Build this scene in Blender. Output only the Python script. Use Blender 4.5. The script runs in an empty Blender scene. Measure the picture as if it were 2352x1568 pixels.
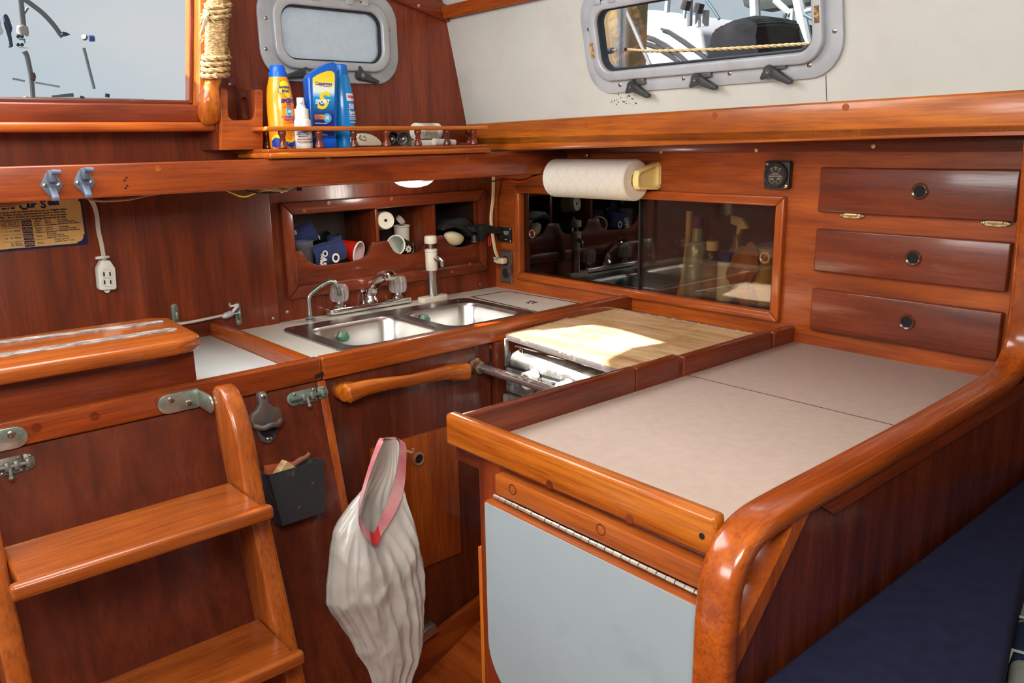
import bpy, bmesh, math, random
from mathutils import Vector as V, Matrix, noise
random.seed(7)
SC = bpy.context.scene
COL = SC.collection
PI = math.pi

# ---------------------------------------------------------------- camera
W_, H_, FPX = 2352.0, 1568.0, 1875.0
CAM = V((-1.544, -1.853, 1.34))
yaw, pit, rol = 0.71285, 0.23986, -0.01841
FWD = V((math.sin(yaw) * math.cos(pit), math.cos(yaw) * math.cos(pit), -math.sin(pit)))
_r = V((math.cos(yaw), -math.sin(yaw), 0)); _u = _r.cross(FWD)
RGT = math.cos(rol) * _r + math.sin(rol) * _u
UPV = -math.sin(rol) * _r + math.cos(rol) * _u
cam = bpy.data.cameras.new('camera'); cam.lens = 36 * FPX / W_; cam.sensor_width = 36
cam.clip_start = 0.02; cam.clip_end = 500
co = bpy.data.objects.new('camera', cam); COL.objects.link(co)
M = Matrix.Identity(4)
for i in range(3):
    M[i][0], M[i][1], M[i][2], M[i][3] = RGT[i], UPV[i], -FWD[i], CAM[i]
co.matrix_world = M
SC.camera = co

# surveying helpers: the point where the photograph's sight line meets a real plane
def ray(x, y): return RGT * ((x - W_ / 2) / FPX) - UPV * ((y - H_ / 2) / FPX) + FWD
def onX(x, y, X=0.0): d = ray(x, y); return CAM + d * ((X - CAM.x) / d.x)
def onY(x, y, Y=0.0): d = ray(x, y); return CAM + d * ((Y - CAM.y) / d.y)
def onZ(x, y, Z=0.92): d = ray(x, y); return CAM + d * ((Z - CAM.z) / d.z)
def onP(x, y, p0, n): d = ray(x, y); return CAM + d * ((V(p0) - CAM).dot(V(n)) / d.dot(V(n)))

# ---------------------------------------------------------------- world, sun, lights, exposure
SC.view_settings.view_transform = 'Standard'
SC.view_settings.look = 'None'
SC.view_settings.gamma = 1.0
SC.view_settings.use_curve_mapping = False
SC.view_settings.exposure = 0.0
wd = bpy.data.worlds.new('World'); SC.world = wd; wd.use_nodes = True
nt = wd.node_tree; N = nt.nodes; L = nt.links
bg = N['Background']
tc = N.new('ShaderNodeTexCoord'); mp = N.new('ShaderNodeMapping')
mp.inputs['Scale'].default_value = (1, 1, 2.2)
nz = N.new('ShaderNodeTexNoise'); nz.inputs['Scale'].default_value = 2.2; nz.inputs['Detail'].default_value = 7
cr = N.new('ShaderNodeValToRGB')
cr.color_ramp.elements[0].position = .34; cr.color_ramp.elements[0].color = (.49, .575, .64, 1)
cr.color_ramp.elements[1].position = .62; cr.color_ramp.elements[1].color = (.62, .645, .66, 1)
L.new(tc.outputs['Generated'], mp.inputs['Vector']); L.new(mp.outputs[0], nz.inputs['Vector'])
L.new(nz.outputs['Fac'], cr.inputs['Fac']); L.new(cr.outputs[0], bg.inputs['Color'])
bg.inputs['Strength'].default_value = 1.0

SUN_DIR = V((.62, -.36, -.70)).normalized()
sl = bpy.data.lights.new('sun', 'SUN'); sl.energy = 24.0; sl.angle = .0095; sl.color = (1, .965, .91)
so = bpy.data.objects.new('sun', sl); COL.objects.link(so)
so.rotation_euler = (-SUN_DIR).to_track_quat('Z', 'Y').to_euler()

def area(name, loc, tgt, sx, sy, power, col):
    l = bpy.data.lights.new(name, 'AREA'); l.shape = 'RECTANGLE'; l.size = sx; l.size_y = sy
    l.energy = power; l.color = col
    o = bpy.data.objects.new(name, l); COL.objects.link(o); o.location = loc
    o.rotation_euler = (V(loc) - V(tgt)).to_track_quat('Z', 'Y').to_euler()
    return o
# daylight at the companionway, then two added fill lights that brighten the cabin
area('companionway_daylight', (-1.30, -.50, 1.78), (-1.15, -.75, .8), .62, .6, 12.0, (.93, .97, 1.0))
area('overhead_fill', (-1.6, -1.75, 1.85), (-.95, -.55, .95), .75, .65, 33.0, (1, .97, .92))
area('side_fill', (-2.95, -1.05, 1.6), (-.4, -.8, 1.0), 1.2, .4, 20.0, (.96, .98, 1.0))

# ---------------------------------------------------------------- geometry helpers
ROOT = {}
class G:
    """collects shapes (world coordinates) into one mesh"""
    def __init__(s): s.bm = bmesh.new(); s.mi = 0
    def take(s, b, bev=0, seg=2, M=None, ang=.55):
        if bev > 0:
            b.normal_update()
            es = [e for e in b.edges if len(e.link_faces) == 2 and e.calc_face_angle(0) > ang]
            if es: bmesh.ops.bevel(b, geom=es, offset=bev, segments=seg, profile=.5, affect='EDGES', clamp_overlap=True)
        if M is not None: bmesh.ops.transform(b, matrix=M, verts=b.verts)
        bmesh.ops.recalc_face_normals(b, faces=b.faces)
        for f in b.faces: f.material_index = s.mi
        me = bpy.data.meshes.new('t'); b.to_mesh(me); b.free()
        s.bm.from_mesh(me); bpy.data.meshes.remove(me)
        return s
    def box(s, a, c, bev=.0015, seg=2, M=None):
        b = bmesh.new(); bmesh.ops.create_cube(b, size=1)
        a, c = V(a), V(c); m = (a + c) / 2; d = c - a
        for v in b.verts: v.co = V((v.co.x * abs(d.x) + m.x, v.co.y * abs(d.y) + m.y, v.co.z * abs(d.z) + m.z))
        return s.take(b, bev, seg, M)
    def prism(s, pts, ax, lo, hi, bev=0, seg=2, M=None):
        f = {'x': lambda p, t: (t, p[0], p[1]), 'y': lambda p, t: (p[0], t, p[1]), 'z': lambda p, t: (p[0], p[1], t)}[ax]
        b = bmesh.new(); A = [b.verts.new(f(p, lo)) for p in pts]; B = [b.verts.new(f(p, hi)) for p in pts]
        b.faces.new(A); b.faces.new(B[::-1]); n = len(pts)
        for i in range(n): b.faces.new((A[i], B[i], B[(i + 1) % n], A[(i + 1) % n]))
        return s.take(b, bev, seg, M, .6)
    def ring(s, out, inn, ax, lo, hi, bev=0, seg=2, M=None):
        f = {'x': lambda p, t: (t, p[0], p[1]), 'y': lambda p, t: (p[0], t, p[1]), 'z': lambda p, t: (p[0], p[1], t)}[ax]
        b = bmesh.new(); n = len(out)
        q = [[b.verts.new(f(p, t)) for p in P] for P in (out, inn) for t in (lo, hi)]
        for i in range(n):
            j = (i + 1) % n
            for a, c in ((0, 1), (1, 3), (3, 2), (2, 0)): b.faces.new((q[a][i], q[a][j], q[c][j], q[c][i]))
        return s.take(b, bev, seg, M, .6)
    def poly_holes(s, out, holes, ax, lo, hi, M=None):
        """flat plate with holes, given thickness"""
        f = {'x': lambda p, t: (t, p[0], p[1]), 'y': lambda p, t: (p[0], t, p[1]), 'z': lambda p, t: (p[0], p[1], t)}[ax]
        b = bmesh.new(); es = []
        for P in [out] + holes:
            vs = [b.verts.new(f(p, lo)) for p in P]
            es += [b.edges.new((vs[i], vs[(i + 1) % len(vs)])) for i in range(len(vs))]
        bmesh.ops.triangle_fill(b, use_beauty=True, use_dissolve=False, edges=es)
        r = bmesh.ops.extrude_face_region(b, geom=b.faces[:])
        k = 'xyz'.index(ax)
        for v in [g for g in r['geom'] if isinstance(g, bmesh.types.BMVert)]: v.co[k] = hi
        return s.take(b, 0, 1, M)
    def loft(s, loops, closed=True, caps=True, M=None, smooth=True):
        b = bmesh.new(); R = [[b.verts.new(p) for p in lp] for lp in loops]; n = len(R[0])
        for a, c in zip(R, R[1:]):
            for i in range(n if closed else n - 1):
                j = (i + 1) % n
                try: b.faces.new((a[i], a[j], c[j], c[i]))
                except ValueError: pass
        if caps and closed:
            b.faces.new(R[0][::-1]); b.faces.new(R[-1])
        return s.take(b, 0, 1, M)
    def tube(s, pts, r, seg=10, caps=True, sq=None, M=None, closed=False, up=None):
        pts = [V(p) for p in pts]; n = len(pts); rr = r if isinstance(r, (list, tuple)) else [r] * n
        loops = []; pn = None
        for i, p in enumerate(pts):
            t = (pts[(i + 1) % n] - pts[i - 1]) if closed else (pts[min(i + 1, n - 1)] - pts[max(i - 1, 0)])
            t.normalize()
            if pn is None:
                a = V(up) if up else (V((0, 0, 1)) if abs(t.z) < .9 else V((1, 0, 0)))
                pn = (a - t * a.dot(t)).normalized()
            else:
                pn = (pn - t * pn.dot(t)).normalized()
            bn = t.cross(pn)
            lp = []
            for k in range(seg):
                a = 2 * PI * k / seg; c, d = math.cos(a), math.sin(a)
                if sq:
                    e = sq[2]; c = math.copysign(abs(c) ** e, c) * sq[0]; d = math.copysign(abs(d) ** e, d) * sq[1]
                lp.append(p + (pn * c + bn * d) * rr[i])
            loops.append(lp)
        if closed: loops.append(loops[0])
        if closed:
            b = bmesh.new(); R = [[b.verts.new(q) for q in lp] for lp in loops[:-1]]; R.append(R[0])
            for a, c in zip(R, R[1:]):
                for i in range(seg): b.faces.new((a[i], a[(i + 1) % seg], c[(i + 1) % seg], c[i]))
            return s.take(b, 0, 1, M)
        return s.loft(loops, True, caps, M)
    def lathe(s, prof, c, ax=(0, 0, 1), seg=24, caps=True, M=None):
        ax = V(ax).normalized(); q = V((0, 0, 1)).rotation_difference(ax).to_matrix(); c = V(c)
        loops = [[c + q @ V((r * math.cos(2 * PI * k / seg), r * math.sin(2 * PI * k / seg), h)) for k in range(seg)] for r, h in prof]
        return s.loft(loops, True, caps, M)
    def ball(s, c, r, sc=(1, 1, 1), seg=14, M=None):
        b = bmesh.new(); bmesh.ops.create_uvsphere(b, u_segments=seg, v_segments=max(6, seg // 2), radius=r)
        for v in b.verts: v.co = V((v.co.x * sc[0] + c[0], v.co.y * sc[1] + c[1], v.co.z * sc[2] + c[2]))
        return s.take(b, 0, 1, M)
    def screw(s, c, n, r=.003):
        s.lathe([(r, -.0005), (r, .0004), (r * .7, .0012), (r * .15, .0014)], c, n, 10)
        return s
    def grid(s, fn, nu, nv, M=None):
        b = bmesh.new(); R = [[b.verts.new(fn(i / nu, j / nv)) for j in range(nv + 1)] for i in range(nu + 1)]
        for i in range(nu):
            for j in range(nv): b.faces.new((R[i][j], R[i + 1][j], R[i + 1][j + 1], R[i][j + 1]))
        return s.take(b, 0, 1, M)

def rrect(x0, x1, y0, y1, r, n=6):
    P = []
    for cx, cy, a0 in ((x1 - r, y1 - r, 0), (x0 + r, y1 - r, 90), (x0 + r, y0 + r, 180), (x1 - r, y0 + r, 270)):
        for k in range(n + 1):
            a = math.radians(a0 + 90 * k / n); P.append((cx + r * math.cos(a), cy + r * math.sin(a)))
    return P
def circ(cx, cy, r, n=20, e=1.0): return [(cx + r * math.cos(2 * PI * k / n), cy + r * e * math.sin(2 * PI * k / n)) for k in range(n)]
def smooth_path(pts, n=8, closed=False):
    pts = [V(p) for p in pts]; m = len(pts); out = []
    for i in range(m if closed else m - 1):
        p0 = pts[i - 1] if (i > 0 or closed) else pts[0] * 2 - pts[1]
        p1, p2 = pts[i], pts[(i + 1) % m]
        p3 = pts[(i + 2) % m] if (closed or i + 2 < m) else pts[-1] * 2 - pts[-2]
        for k in range(n):
            t = k / n
            out.append(.5 * ((2 * p1) + (p2 - p0) * t + (2 * p0 - 5 * p1 + 4 * p2 - p3) * t * t + (3 * p1 - p0 - 3 * p2 + p3) * t ** 3))
    if not closed: out.append(pts[-1])
    return out

def finish(bm, angle=.6):
    bm.normal_update()
    for f in bm.faces: f.smooth = True
    for e in bm.edges:
        if len(e.link_faces) == 2 and e.calc_face_angle(0) > angle: e.smooth = False
def root_of(p):
    while p.parent: p = p.parent
    return p
SPLIT = {'screw', 'wood_plug', 'screw_hole', 'rim_screw', 'slot', 'indicator', 'clamp_bolt', 'guide', 'pot_rail', 'coaming', 'rib'}
def obj(name, g, mat, parent=None, label=None, cat=None, group=None, kind=None, loc=None, angle=.6):
    if name in SPLIT and parent is not None:
        left = set(g.bm.verts); parts = []
        while left:
            st = [left.pop()]; isl = list(st)
            while st:
                for e in st.pop().link_edges:
                    for w in e.verts:
                        if w in left: left.discard(w); st.append(w); isl.append(w)
            parts.append(isl)
        if len(parts) > 1:
            out = None
            for isl in parts:
                b = bmesh.new(); mp_ = {v: b.verts.new(v.co) for v in isl}
                for f in {f for v in isl for f in v.link_faces}: b.faces.new([mp_[v] for v in f.verts])
                g2 = G(); g2.bm.free(); g2.bm = b; bmesh.ops.recalc_face_normals(b, faces=b.faces)
                out = obj(name, g2, mat, parent, angle=angle)
            g.bm.free()
            return out
    finish(g.bm, angle)
    me = bpy.data.meshes.new(name); bm = g.bm
    if parent is None:
        if loc is None:
            xs = [v.co for v in bm.verts]
            loc = V(((min(v.x for v in xs) + max(v.x for v in xs)) / 2, (min(v.y for v in xs) + max(v.y for v in xs)) / 2, min(v.z for v in xs)))
        off = V(loc)
    else: off = ROOT[root_of(parent)]
    bmesh.ops.translate(bm, verts=bm.verts, vec=-off)
    bm.to_mesh(me); bm.free()
    for m in (mat if isinstance(mat, (list, tuple)) else [mat]): me.materials.append(m)
    o = bpy.data.objects.new(name, me); COL.objects.link(o)
    if parent is None: o.location = off; ROOT[o] = off
    else: o.parent = parent
    tag(o, label, cat, group, kind)
    return o
def tag(o, label=None, cat=None, group=None, kind=None):
    if label: o['label'] = label
    if cat: o['category'] = cat
    if group: o['group'] = group
    if kind: o['kind'] = kind
    return o
def thing(name, label, cat, loc, group=None, kind=None):
    o = bpy.data.objects.new(name, None); o.empty_display_size = .05; COL.objects.link(o)
    o.location = V(loc); ROOT[o] = V(loc)
    return tag(o, label, cat, group, kind)
def copy_tree(o, loc, label=None):
    r = o.copy(); COL.objects.link(r); r.location = V(loc); ROOT[r] = V(loc)
    if label: r['label'] = label
    for ch in o.children:
        c = ch.copy(); COL.objects.link(c); c.parent = r
        for gc in ch.children:
            d = gc.copy(); COL.objects.link(d); d.parent = c
    return r

def text(body, size, mat, o, xd, yd, parent, name='lettering', align='LEFT', shear=0, sp=1.0, off=0.0, wrap=None, bold=0.0, xs=1.0, ls=1.0):
    """flat lettering; o = world origin, xd/yd = baseline and up directions; wrap=(centre, radius) bends it round an upright cylinder"""
    cu = bpy.data.curves.new(name, 'FONT'); cu.body = body; cu.size = size; cu.align_x = align
    cu.shear = shear; cu.space_character = sp; cu.extrude = .00015; cu.offset = bold; cu.resolution_u = 3; cu.space_line = ls
    to = bpy.data.objects.new('t', cu); COL.objects.link(to)
    bpy.context.view_layer.update()
    me = bpy.data.meshes.new_from_object(to.evaluated_get(bpy.context.evaluated_depsgraph_get()))
    bpy.data.objects.remove(to); bpy.data.curves.remove(cu)
    me.name = name
    xd, yd = V(xd).normalized(), V(yd).normalized(); nd = xd.cross(yd)
    b = ROOT[root_of(parent)]
    if wrap:
        c, R = V(wrap[0]), wrap[1]
        for v in me.vertices:
            p = v.co.copy(); a0 = math.atan2((V(o) - c).y, (V(o) - c).x); a = a0 + p.x * xs / R
            rr = (wrap[2](V(o).z + p.y) if len(wrap) > 2 else R) + .0006 + p.z
            v.co = V((c.x + rr * math.cos(a), c.y + rr * math.sin(a), V(o).z + p.y)) - b
    else:
        for v in me.vertices:
            p = v.co.copy(); v.co = V(o) + xd * (p.x * xs) + yd * p.y + nd * (p.z + .0004 + off) - b
    me.materials.append(mat)
    ob = bpy.data.objects.new(name, me); COL.objects.link(ob); ob.parent = parent
    return ob

# ---------------------------------------------------------------- materials
def srgb(r, g, b):
    f = lambda c: (c / 255 / 12.92) if c / 255 <= .04045 else ((c / 255 + .055) / 1.055) ** 2.4
    return (f(r), f(g), f(b), 1)
def newmat(name):
    m = bpy.data.materials.new(name); m.use_nodes = True
    return m, m.node_tree.nodes, m.node_tree.links, m.node_tree.nodes['Principled BSDF']
def seti(b, **k):
    for n, v in k.items(): b.inputs[n.replace('_', ' ')].default_value = v
def vnode(Nn, Ll, sc, rand=True):
    t = Nn.new('ShaderNodeTexCoord'); m = Nn.new('ShaderNodeMapping'); m.inputs['Scale'].default_value = sc
    Ll.new(t.outputs['Object'], m.inputs['Vector'])
    if rand:
        oi = Nn.new('ShaderNodeObjectInfo'); mu = Nn.new('ShaderNodeMath'); mu.operation = 'MULTIPLY'; mu.inputs[1].default_value = 23.
        Ll.new(oi.outputs['Random'], mu.inputs[0]); Ll.new(mu.outputs[0], m.inputs['Location'])
    return m.outputs[0]
def noise_n(Nn, Ll, vec, scale, det=4, dist=0, rough=.55):
    n = Nn.new('ShaderNodeTexNoise'); n.inputs['Scale'].default_value = scale; n.inputs['Detail'].default_value = det
    n.inputs['Distortion'].default_value = dist; n.inputs['Roughness'].default_value = rough
    Ll.new(vec, n.inputs['Vector']); return n.outputs['Fac']
def ramp(Nn, Ll, fac, stops):
    r = Nn.new('ShaderNodeValToRGB'); e = r.color_ramp.elements
    e[0].position, e[0].color = stops[0][0], stops[0][1]; e[1].position, e[1].color = stops[-1][0], stops[-1][1]
    for p, c in stops[1:-1]:
        q = e.new(p); q.color = c
    Ll.new(fac, r.inputs['Fac']); return r.outputs['Color']
def mixc(Nn, Ll, mode, fac, a, b):
    m = Nn.new('ShaderNodeMix'); m.data_type = 'RGBA'; m.blend_type = mode
    if isinstance(fac, (int, float)): m.inputs[0].default_value = fac
    else: Ll.new(fac, m.inputs[0])
    for s, v in ((m.inputs[6], a), (m.inputs[7], b)):
        if isinstance(v, tuple): s.default_value = v
        else: Ll.new(v, s)
    return m.outputs[2]
WOODS = {
    'panel': ((.105, .0165, .0050), (.180, .0290, .0072), (.240, .042, .0100)),
    'beam': ((.150, .0240, .0055), (.270, .0470, .0075), (.370, .075, .0105)),
    'dark': ((.070, .014, .006), (.120, .022, .009), (.165, .033, .012)),
    'drawer': ((.105, .019, .008), (.175, .032, .011), (.235, .046, .015)),
    'trim': ((.240, .042, .006), (.350, .068, .008), (.440, .098, .012)),
    'orange': ((.300, .062, .006), (.470, .118, .010), (.610, .190, .018)),
    'step': ((.240, .050, .007), (.350, .080, .011), (.450, .118, .017)),
    'board': ((.30, .17, .07), (.52, .34, .17), (.64, .46, .27)),
}
_wc = {}
def wood(kind, ax='x', rough=.27, coat=.35, wear=0.0):
    key = (kind, ax, rough, coat, wear)
    if key in _wc: return _wc[key]
    m, Nn, Ll, b = newmat('varnished_wood_%s_%s' % (kind, ax))
    d, mi, li = [c + (1,) for c in WOODS[kind]]
    k = 'xyz'.index(ax)
    s1 = [13., 13., 13.]; s1[k] = 1.3
    s2 = [95., 95., 95.]; s2[k] = 3.5
    s3 = [3., 3., 3.]; s3[k] = 1.2
    v1, v2, v3 = vnode(Nn, Ll, s1), vnode(Nn, Ll, s2), vnode(Nn, Ll, s3)
    n1 = noise_n(Nn, Ll, v1, 2.2, 6, .6, .6); n2 = noise_n(Nn, Ll, v2, 3., 4, .2, .65); n3 = noise_n(Nn, Ll, v3, 1.6, 3)
    c = ramp(Nn, Ll, n1, [(.30, d), (.5, mi), (.70, li)])
    c = mixc(Nn, Ll, 'MULTIPLY', .75, c, ramp(Nn, Ll, n2, [(.36, (.60, .52, .50, 1)), (.52, (1, 1, 1, 1)), (.7, (1.12, 1.12, 1.1, 1))]))
    c = mixc(Nn, Ll, 'MULTIPLY', .8, c, ramp(Nn, Ll, n3, [(.3, (.66, .62, .6, 1)), (.7, (1.2, 1.22, 1.2, 1))]))
    if wear:
        vw = vnode(Nn, Ll, [9. if i != k else 2. for i in range(3)]); nw = noise_n(Nn, Ll, vw, 4., 8, .3, .7)
        c = mixc(Nn, Ll, 'MIX', ramp(Nn, Ll, nw, [(.62, (0, 0, 0, 1)), (.78, (wear, wear, wear, 1))]), c, (.28, .17, .13, 1))
    Ll.new(c, b.inputs['Base Color'])
    rr = ramp(Nn, Ll, n2, [(.3, (rough + .2,) * 3 + (1,)), (.6, (rough,) * 3 + (1,))]); Ll.new(rr, b.inputs['Roughness'])
    bu = Nn.new('ShaderNodeBump'); bu.inputs['Strength'].default_value = .10; bu.inputs['Distance'].default_value = .0006
    Ll.new(n2, bu.inputs['Height']); Ll.new(bu.outputs[0], b.inputs['Normal'])
    seti(b, Specular_IOR_Level=.35, Coat_Weight=coat, Coat_Roughness=.13)
    _wc[key] = m; return m
_pc = {}
def plain(name, col, rough=.45, metal=0, var=.08, scale=14, bump=0.0, spec=.5, coat=0, trans=0, ior=1.45, sub=0, sheen=0):
    if name in _pc: return _pc[name]
    m, Nn, Ll, b = newmat(name)
    col = tuple(col[:3]) + (1,)
    v = vnode(Nn, Ll, (1, 1, 1)); n = noise_n(Nn, Ll, v, scale, 6, .2, .6)
    lo = tuple(max(0, c * (1 - 2 * var)) for c in col[:3]) + (1,); hi = tuple(min(1, c * (1 + var)) for c in col[:3]) + (1,)
    Ll.new(ramp(Nn, Ll, n, [(.3, lo), (.65, hi)]), b.inputs['Base Color'])
    seti(b, Roughness=rough, Metallic=metal, Specular_IOR_Level=spec, Coat_Weight=coat, Transmission_Weight=trans, IOR=ior, Sheen_Weight=sheen)
    if bump:
        bu = Nn.new('ShaderNodeBump'); bu.inputs['Strength'].default_value = bump; bu.inputs['Distance'].default_value = .001
        n2 = noise_n(Nn, Ll, v, scale * 12, 4); Ll.new(n2, bu.inputs['Height']); Ll.new(bu.outputs[0], b.inputs['Normal'])
    _pc[name] = m; return m
def spotted(name, base, spot, scale, lo, hi, rough=.4, metal=0, det=8, stretch=(1, 1, 1), bump=0.0, spec=.5, rough2=None):
    """base colour with patches of a second colour (stains, tarnish, worn spots)"""
    if name in _pc: return _pc[name]
    m, Nn, Ll, b = newmat(name)
    v = vnode(Nn, Ll, stretch); n = noise_n(Nn, Ll, v, scale, det, .4, .68)
    f = ramp(Nn, Ll, n, [(lo, (0, 0, 0, 1)), (hi, (1, 1, 1, 1))])
    n2 = noise_n(Nn, Ll, v, scale * .37, 4)
    bc = mixc(Nn, Ll, 'MULTIPLY', .5, tuple(base[:3]) + (1,), ramp(Nn, Ll, n2, [(.3, (.75, .75, .75, 1)), (.7, (1.12, 1.12, 1.12, 1))]))
    Ll.new(mixc(Nn, Ll, 'MIX', f, bc, tuple(spot[:3]) + (1,)), b.inputs['Base Color'])
    seti(b, Roughness=rough, Metallic=metal, Specular_IOR_Level=spec)
    if rough2 is not None:
        mm = Nn.new('ShaderNodeMapRange'); mm.inputs['To Min'].default_value = rough; mm.inputs['To Max'].default_value = rough2
        Ll.new(f, mm.inputs['Value']); Ll.new(mm.outputs[0], b.inputs['Roughness'])
    if bump:
        bu = Nn.new('ShaderNodeBump'); bu.inputs['Strength'].default_value = bump; bu.inputs['Distance'].default_value = .001
        Ll.new(n, bu.inputs['Height']); Ll.new(bu.outputs[0], b.inputs['Normal'])
    _pc[name] = m; return m
def thin_glass(name, tint, gloss=.5, haze=0.0, rough=.02):
    if name in _pc: return _pc[name]
    m, Nn, Ll, b = newmat(name); Nn.remove(b); out = Nn['Material Output']
    tr = Nn.new('ShaderNodeBsdfTransparent'); tr.inputs['Color'].default_value = tuple(tint) + (1,)
    gl = Nn.new('ShaderNodeBsdfGlossy'); gl.inputs['Roughness'].default_value = rough; gl.inputs['Color'].default_value = (1, 1, 1, 1)
    fr = Nn.new('ShaderNodeFresnel'); fr.inputs['IOR'].default_value = 1.5
    mu = Nn.new('ShaderNodeMath'); mu.operation = 'MULTIPLY'; mu.inputs[1].default_value = gloss; Ll.new(fr.outputs[0], mu.inputs[0])
    mx = Nn.new('ShaderNodeMixShader'); Ll.new(mu.outputs[0], mx.inputs[0]); Ll.new(tr.outputs[0], mx.inputs[1]); Ll.new(gl.outputs[0], mx.inputs[2])
    last = mx
    if haze:
        df = Nn.new('ShaderNodeBsdfDiffuse'); df.inputs['Color'].default_value = (.75, .78, .8, 1)
        tl = Nn.new('ShaderNodeBsdfTranslucent'); tl.inputs['Color'].default_value = (.85, .9, .95, 1)
        ad = Nn.new('ShaderNodeMixShader'); ad.inputs[0].default_value = .6; Ll.new(df.outputs[0], ad.inputs[1]); Ll.new(tl.outputs[0], ad.inputs[2])
        v = vnode(Nn, Ll, (1, 1, 1)); n = noise_n(Nn, Ll, v, 18, 8, .3, .7)
        hr = ramp(Nn, Ll, n, [(.35, (haze * .5,) * 3 + (1,)), (.7, (min(1, haze * 1.5),) * 3 + (1,))])
        m2 = Nn.new('ShaderNodeMixShader'); Ll.new(hr, m2.inputs[0]); Ll.new(mx.outputs[0], m2.inputs[1]); Ll.new(ad.outputs[0], m2.inputs[2]); last = m2
    Ll.new(last.outputs[0], out.inputs['Surface']); _pc[name] = m; return m

WHITE_PAINT = spotted('white_cabin_paint', srgb(197, 197, 191), srgb(182, 180, 172), 6, .5, .8, .5, 0, 5, bump=.02)
LAMINATE = plain('white_laminate', srgb(214, 208, 196), .35, var=.03)
BEIGE = plain('beige_laminate', srgb(188, 168, 158), .5, var=.035, scale=60, spec=.3)
LEAF = spotted('blue_grey_laminate', srgb(146, 158, 164), srgb(132, 143, 148), 5, .55, .75, .42, 0, 5)
GLEAF = plain('white_inlay_laminate', srgb(205, 208, 204), .4, var=.03)
ALU = spotted('portlight_aluminium', srgb(182, 186, 192), srgb(150, 153, 158), 8, .45, .75, .42, .2, 6)
STEEL = plain('stainless_steel', (.62, .61, .59), .24, 1, var=.12, scale=9)
SINKST = plain('brushed_sink_steel', (.66, .64, .61), .30, 1, var=.10, scale=7)
RIMST = plain('sink_rim_steel', (.34, .31, .31), .34, 1, var=.1, scale=9)
CHROME = plain('chrome', (.78, .78, .78), .08, 1, var=.04)
WORNCH = spotted('worn_chrome', (.66, .64, .62), (.36, .32, .29), 60, .52, .64, .14, .9, 8, rough2=.55)
VERDI = spotted('verdigris_bronze', (.25, .27, .235), (.14, .25, .21), 45, .45, .62, .42, .6, 8, bump=.2)
OLDBR = spotted('old_bronze', (.17, .16, .14), (.14, .22, .19), 40, .5, .66, .42, .6, 8, bump=.2)
GALV = spotted('tarnished_bracket_metal', (.48, .52, .46), (.30, .38, .32), 60, .45, .62, .3, .8, 8, bump=.15)
SCREWM = plain('screw_metal', (.42, .38, .33), .3, 1, var=.15)
BRASS = spotted('aged_brass', (.70, .52, .26), (.42, .33, .22), 60, .5, .65, .3, .8)
BLACKP = plain('black_plastic', (.016, .017, .018), .42, var=.2)
BLACKM = plain('black_rubber', (.012, .012, .013), .6, var=.2)
DKGREY = plain('dark_grey_plastic', (.045, .05, .054), .45, var=.15)
GREYP = plain('grey_blue_plastic', srgb(84, 93, 110), .45, var=.12, scale=40)
HOLE = plain('hole_black', (.004, .003, .003), .8, var=0)
WHITEP = plain('white_plastic', srgb(225, 222, 212), .4, var=.03)
IVORY = plain('ivory_plastic', srgb(222, 200, 160), .45, var=.05)
SETTEE = plain('navy_settee_cloth', srgb(31, 34, 60), .92, var=.12, scale=50, bump=.2, spec=.2)
NAVYC = plain('navy_neoprene', srgb(34, 46, 90), .85, var=.15, scale=60, sheen=.1)
RINGW = plain('varnished_ring', (.10, .028, .012), .25, var=.2, coat=.4)
RINGCU = plain('copper_brown_ring', (.30, .13, .07), .3, var=.2, coat=.3)

# ================================================================ SETTING
def struct(name, g, mat, parent=None, **k):
    return obj(name, g, mat, parent, kind=None if parent else 'structure', **k)

# cabin sole, sloping up towards the hull beside the galley
def sole_z(x): return .280 + (x + .498) * .434
g = G()
g.prism([(-.95, sole_z(-.95) - .03), (-.95, sole_z(-.95)), (-.3, sole_z(-.3)), (-.3, sole_z(-.3) - .03)], 'y', -1.45, -.45)
g.box((-2.6, -2.6, .03), (-.949, -.45, sole_z(-.95)), 0)
floor = struct('floor', g, wood('trim', 'y', .3, .3, .25))

# aft bulkhead, lower: a proud panel on the companionway side and one with the cubby hole behind the sink
SEAM = onY(627, 600).x
cub_o = (onY(641, 464), onY(1111, 621))
CX0, CX1, CZ0, CZ1 = -.672, -.044, .974, 1.209
IX0, IX1 = onY(672, 550).x, onY(1093.5, 520).x
IZ0, IZ1 = onY(682, 655.5).z, onY(672, 493).z
wb = struct('wall_back', G().poly_holes([(SEAM, .3), (.03, .3), (.03, 1.33), (SEAM, 1.33)],
            [[(IX0, IZ0), (IX1, IZ0), (IX1, IZ1), (IX0, IZ1)]], 'y', 0, .012), wood('panel', 'z', .3, .3))
obj('panel', G().box((-1.75, -.012, .3), (SEAM - .001, .012, 1.33), .002), wood('panel', 'z', .3, .3), wb)
g = G()
for px in [(395, 620 - 0), (534, 496), (404, 505)][1:]: g.lathe([(.0016, 0), (.0016, .0012)], onY(*px, -.0125), (0, -1, 0), 8)
obj('screw_hole', g, HOLE, wb)
g = G()
for p in [(660, 717)]: g.screw(onY(*p, -.0005), (0, -1, 0), .004)
g.screw(onY(628, 731, -.0125), (0, -1, 0), .004); g.screw(onY(1103, 652, -.0005), (0, -1, 0), .0035)
obj('screw', g, SCREWM, wb)

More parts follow.
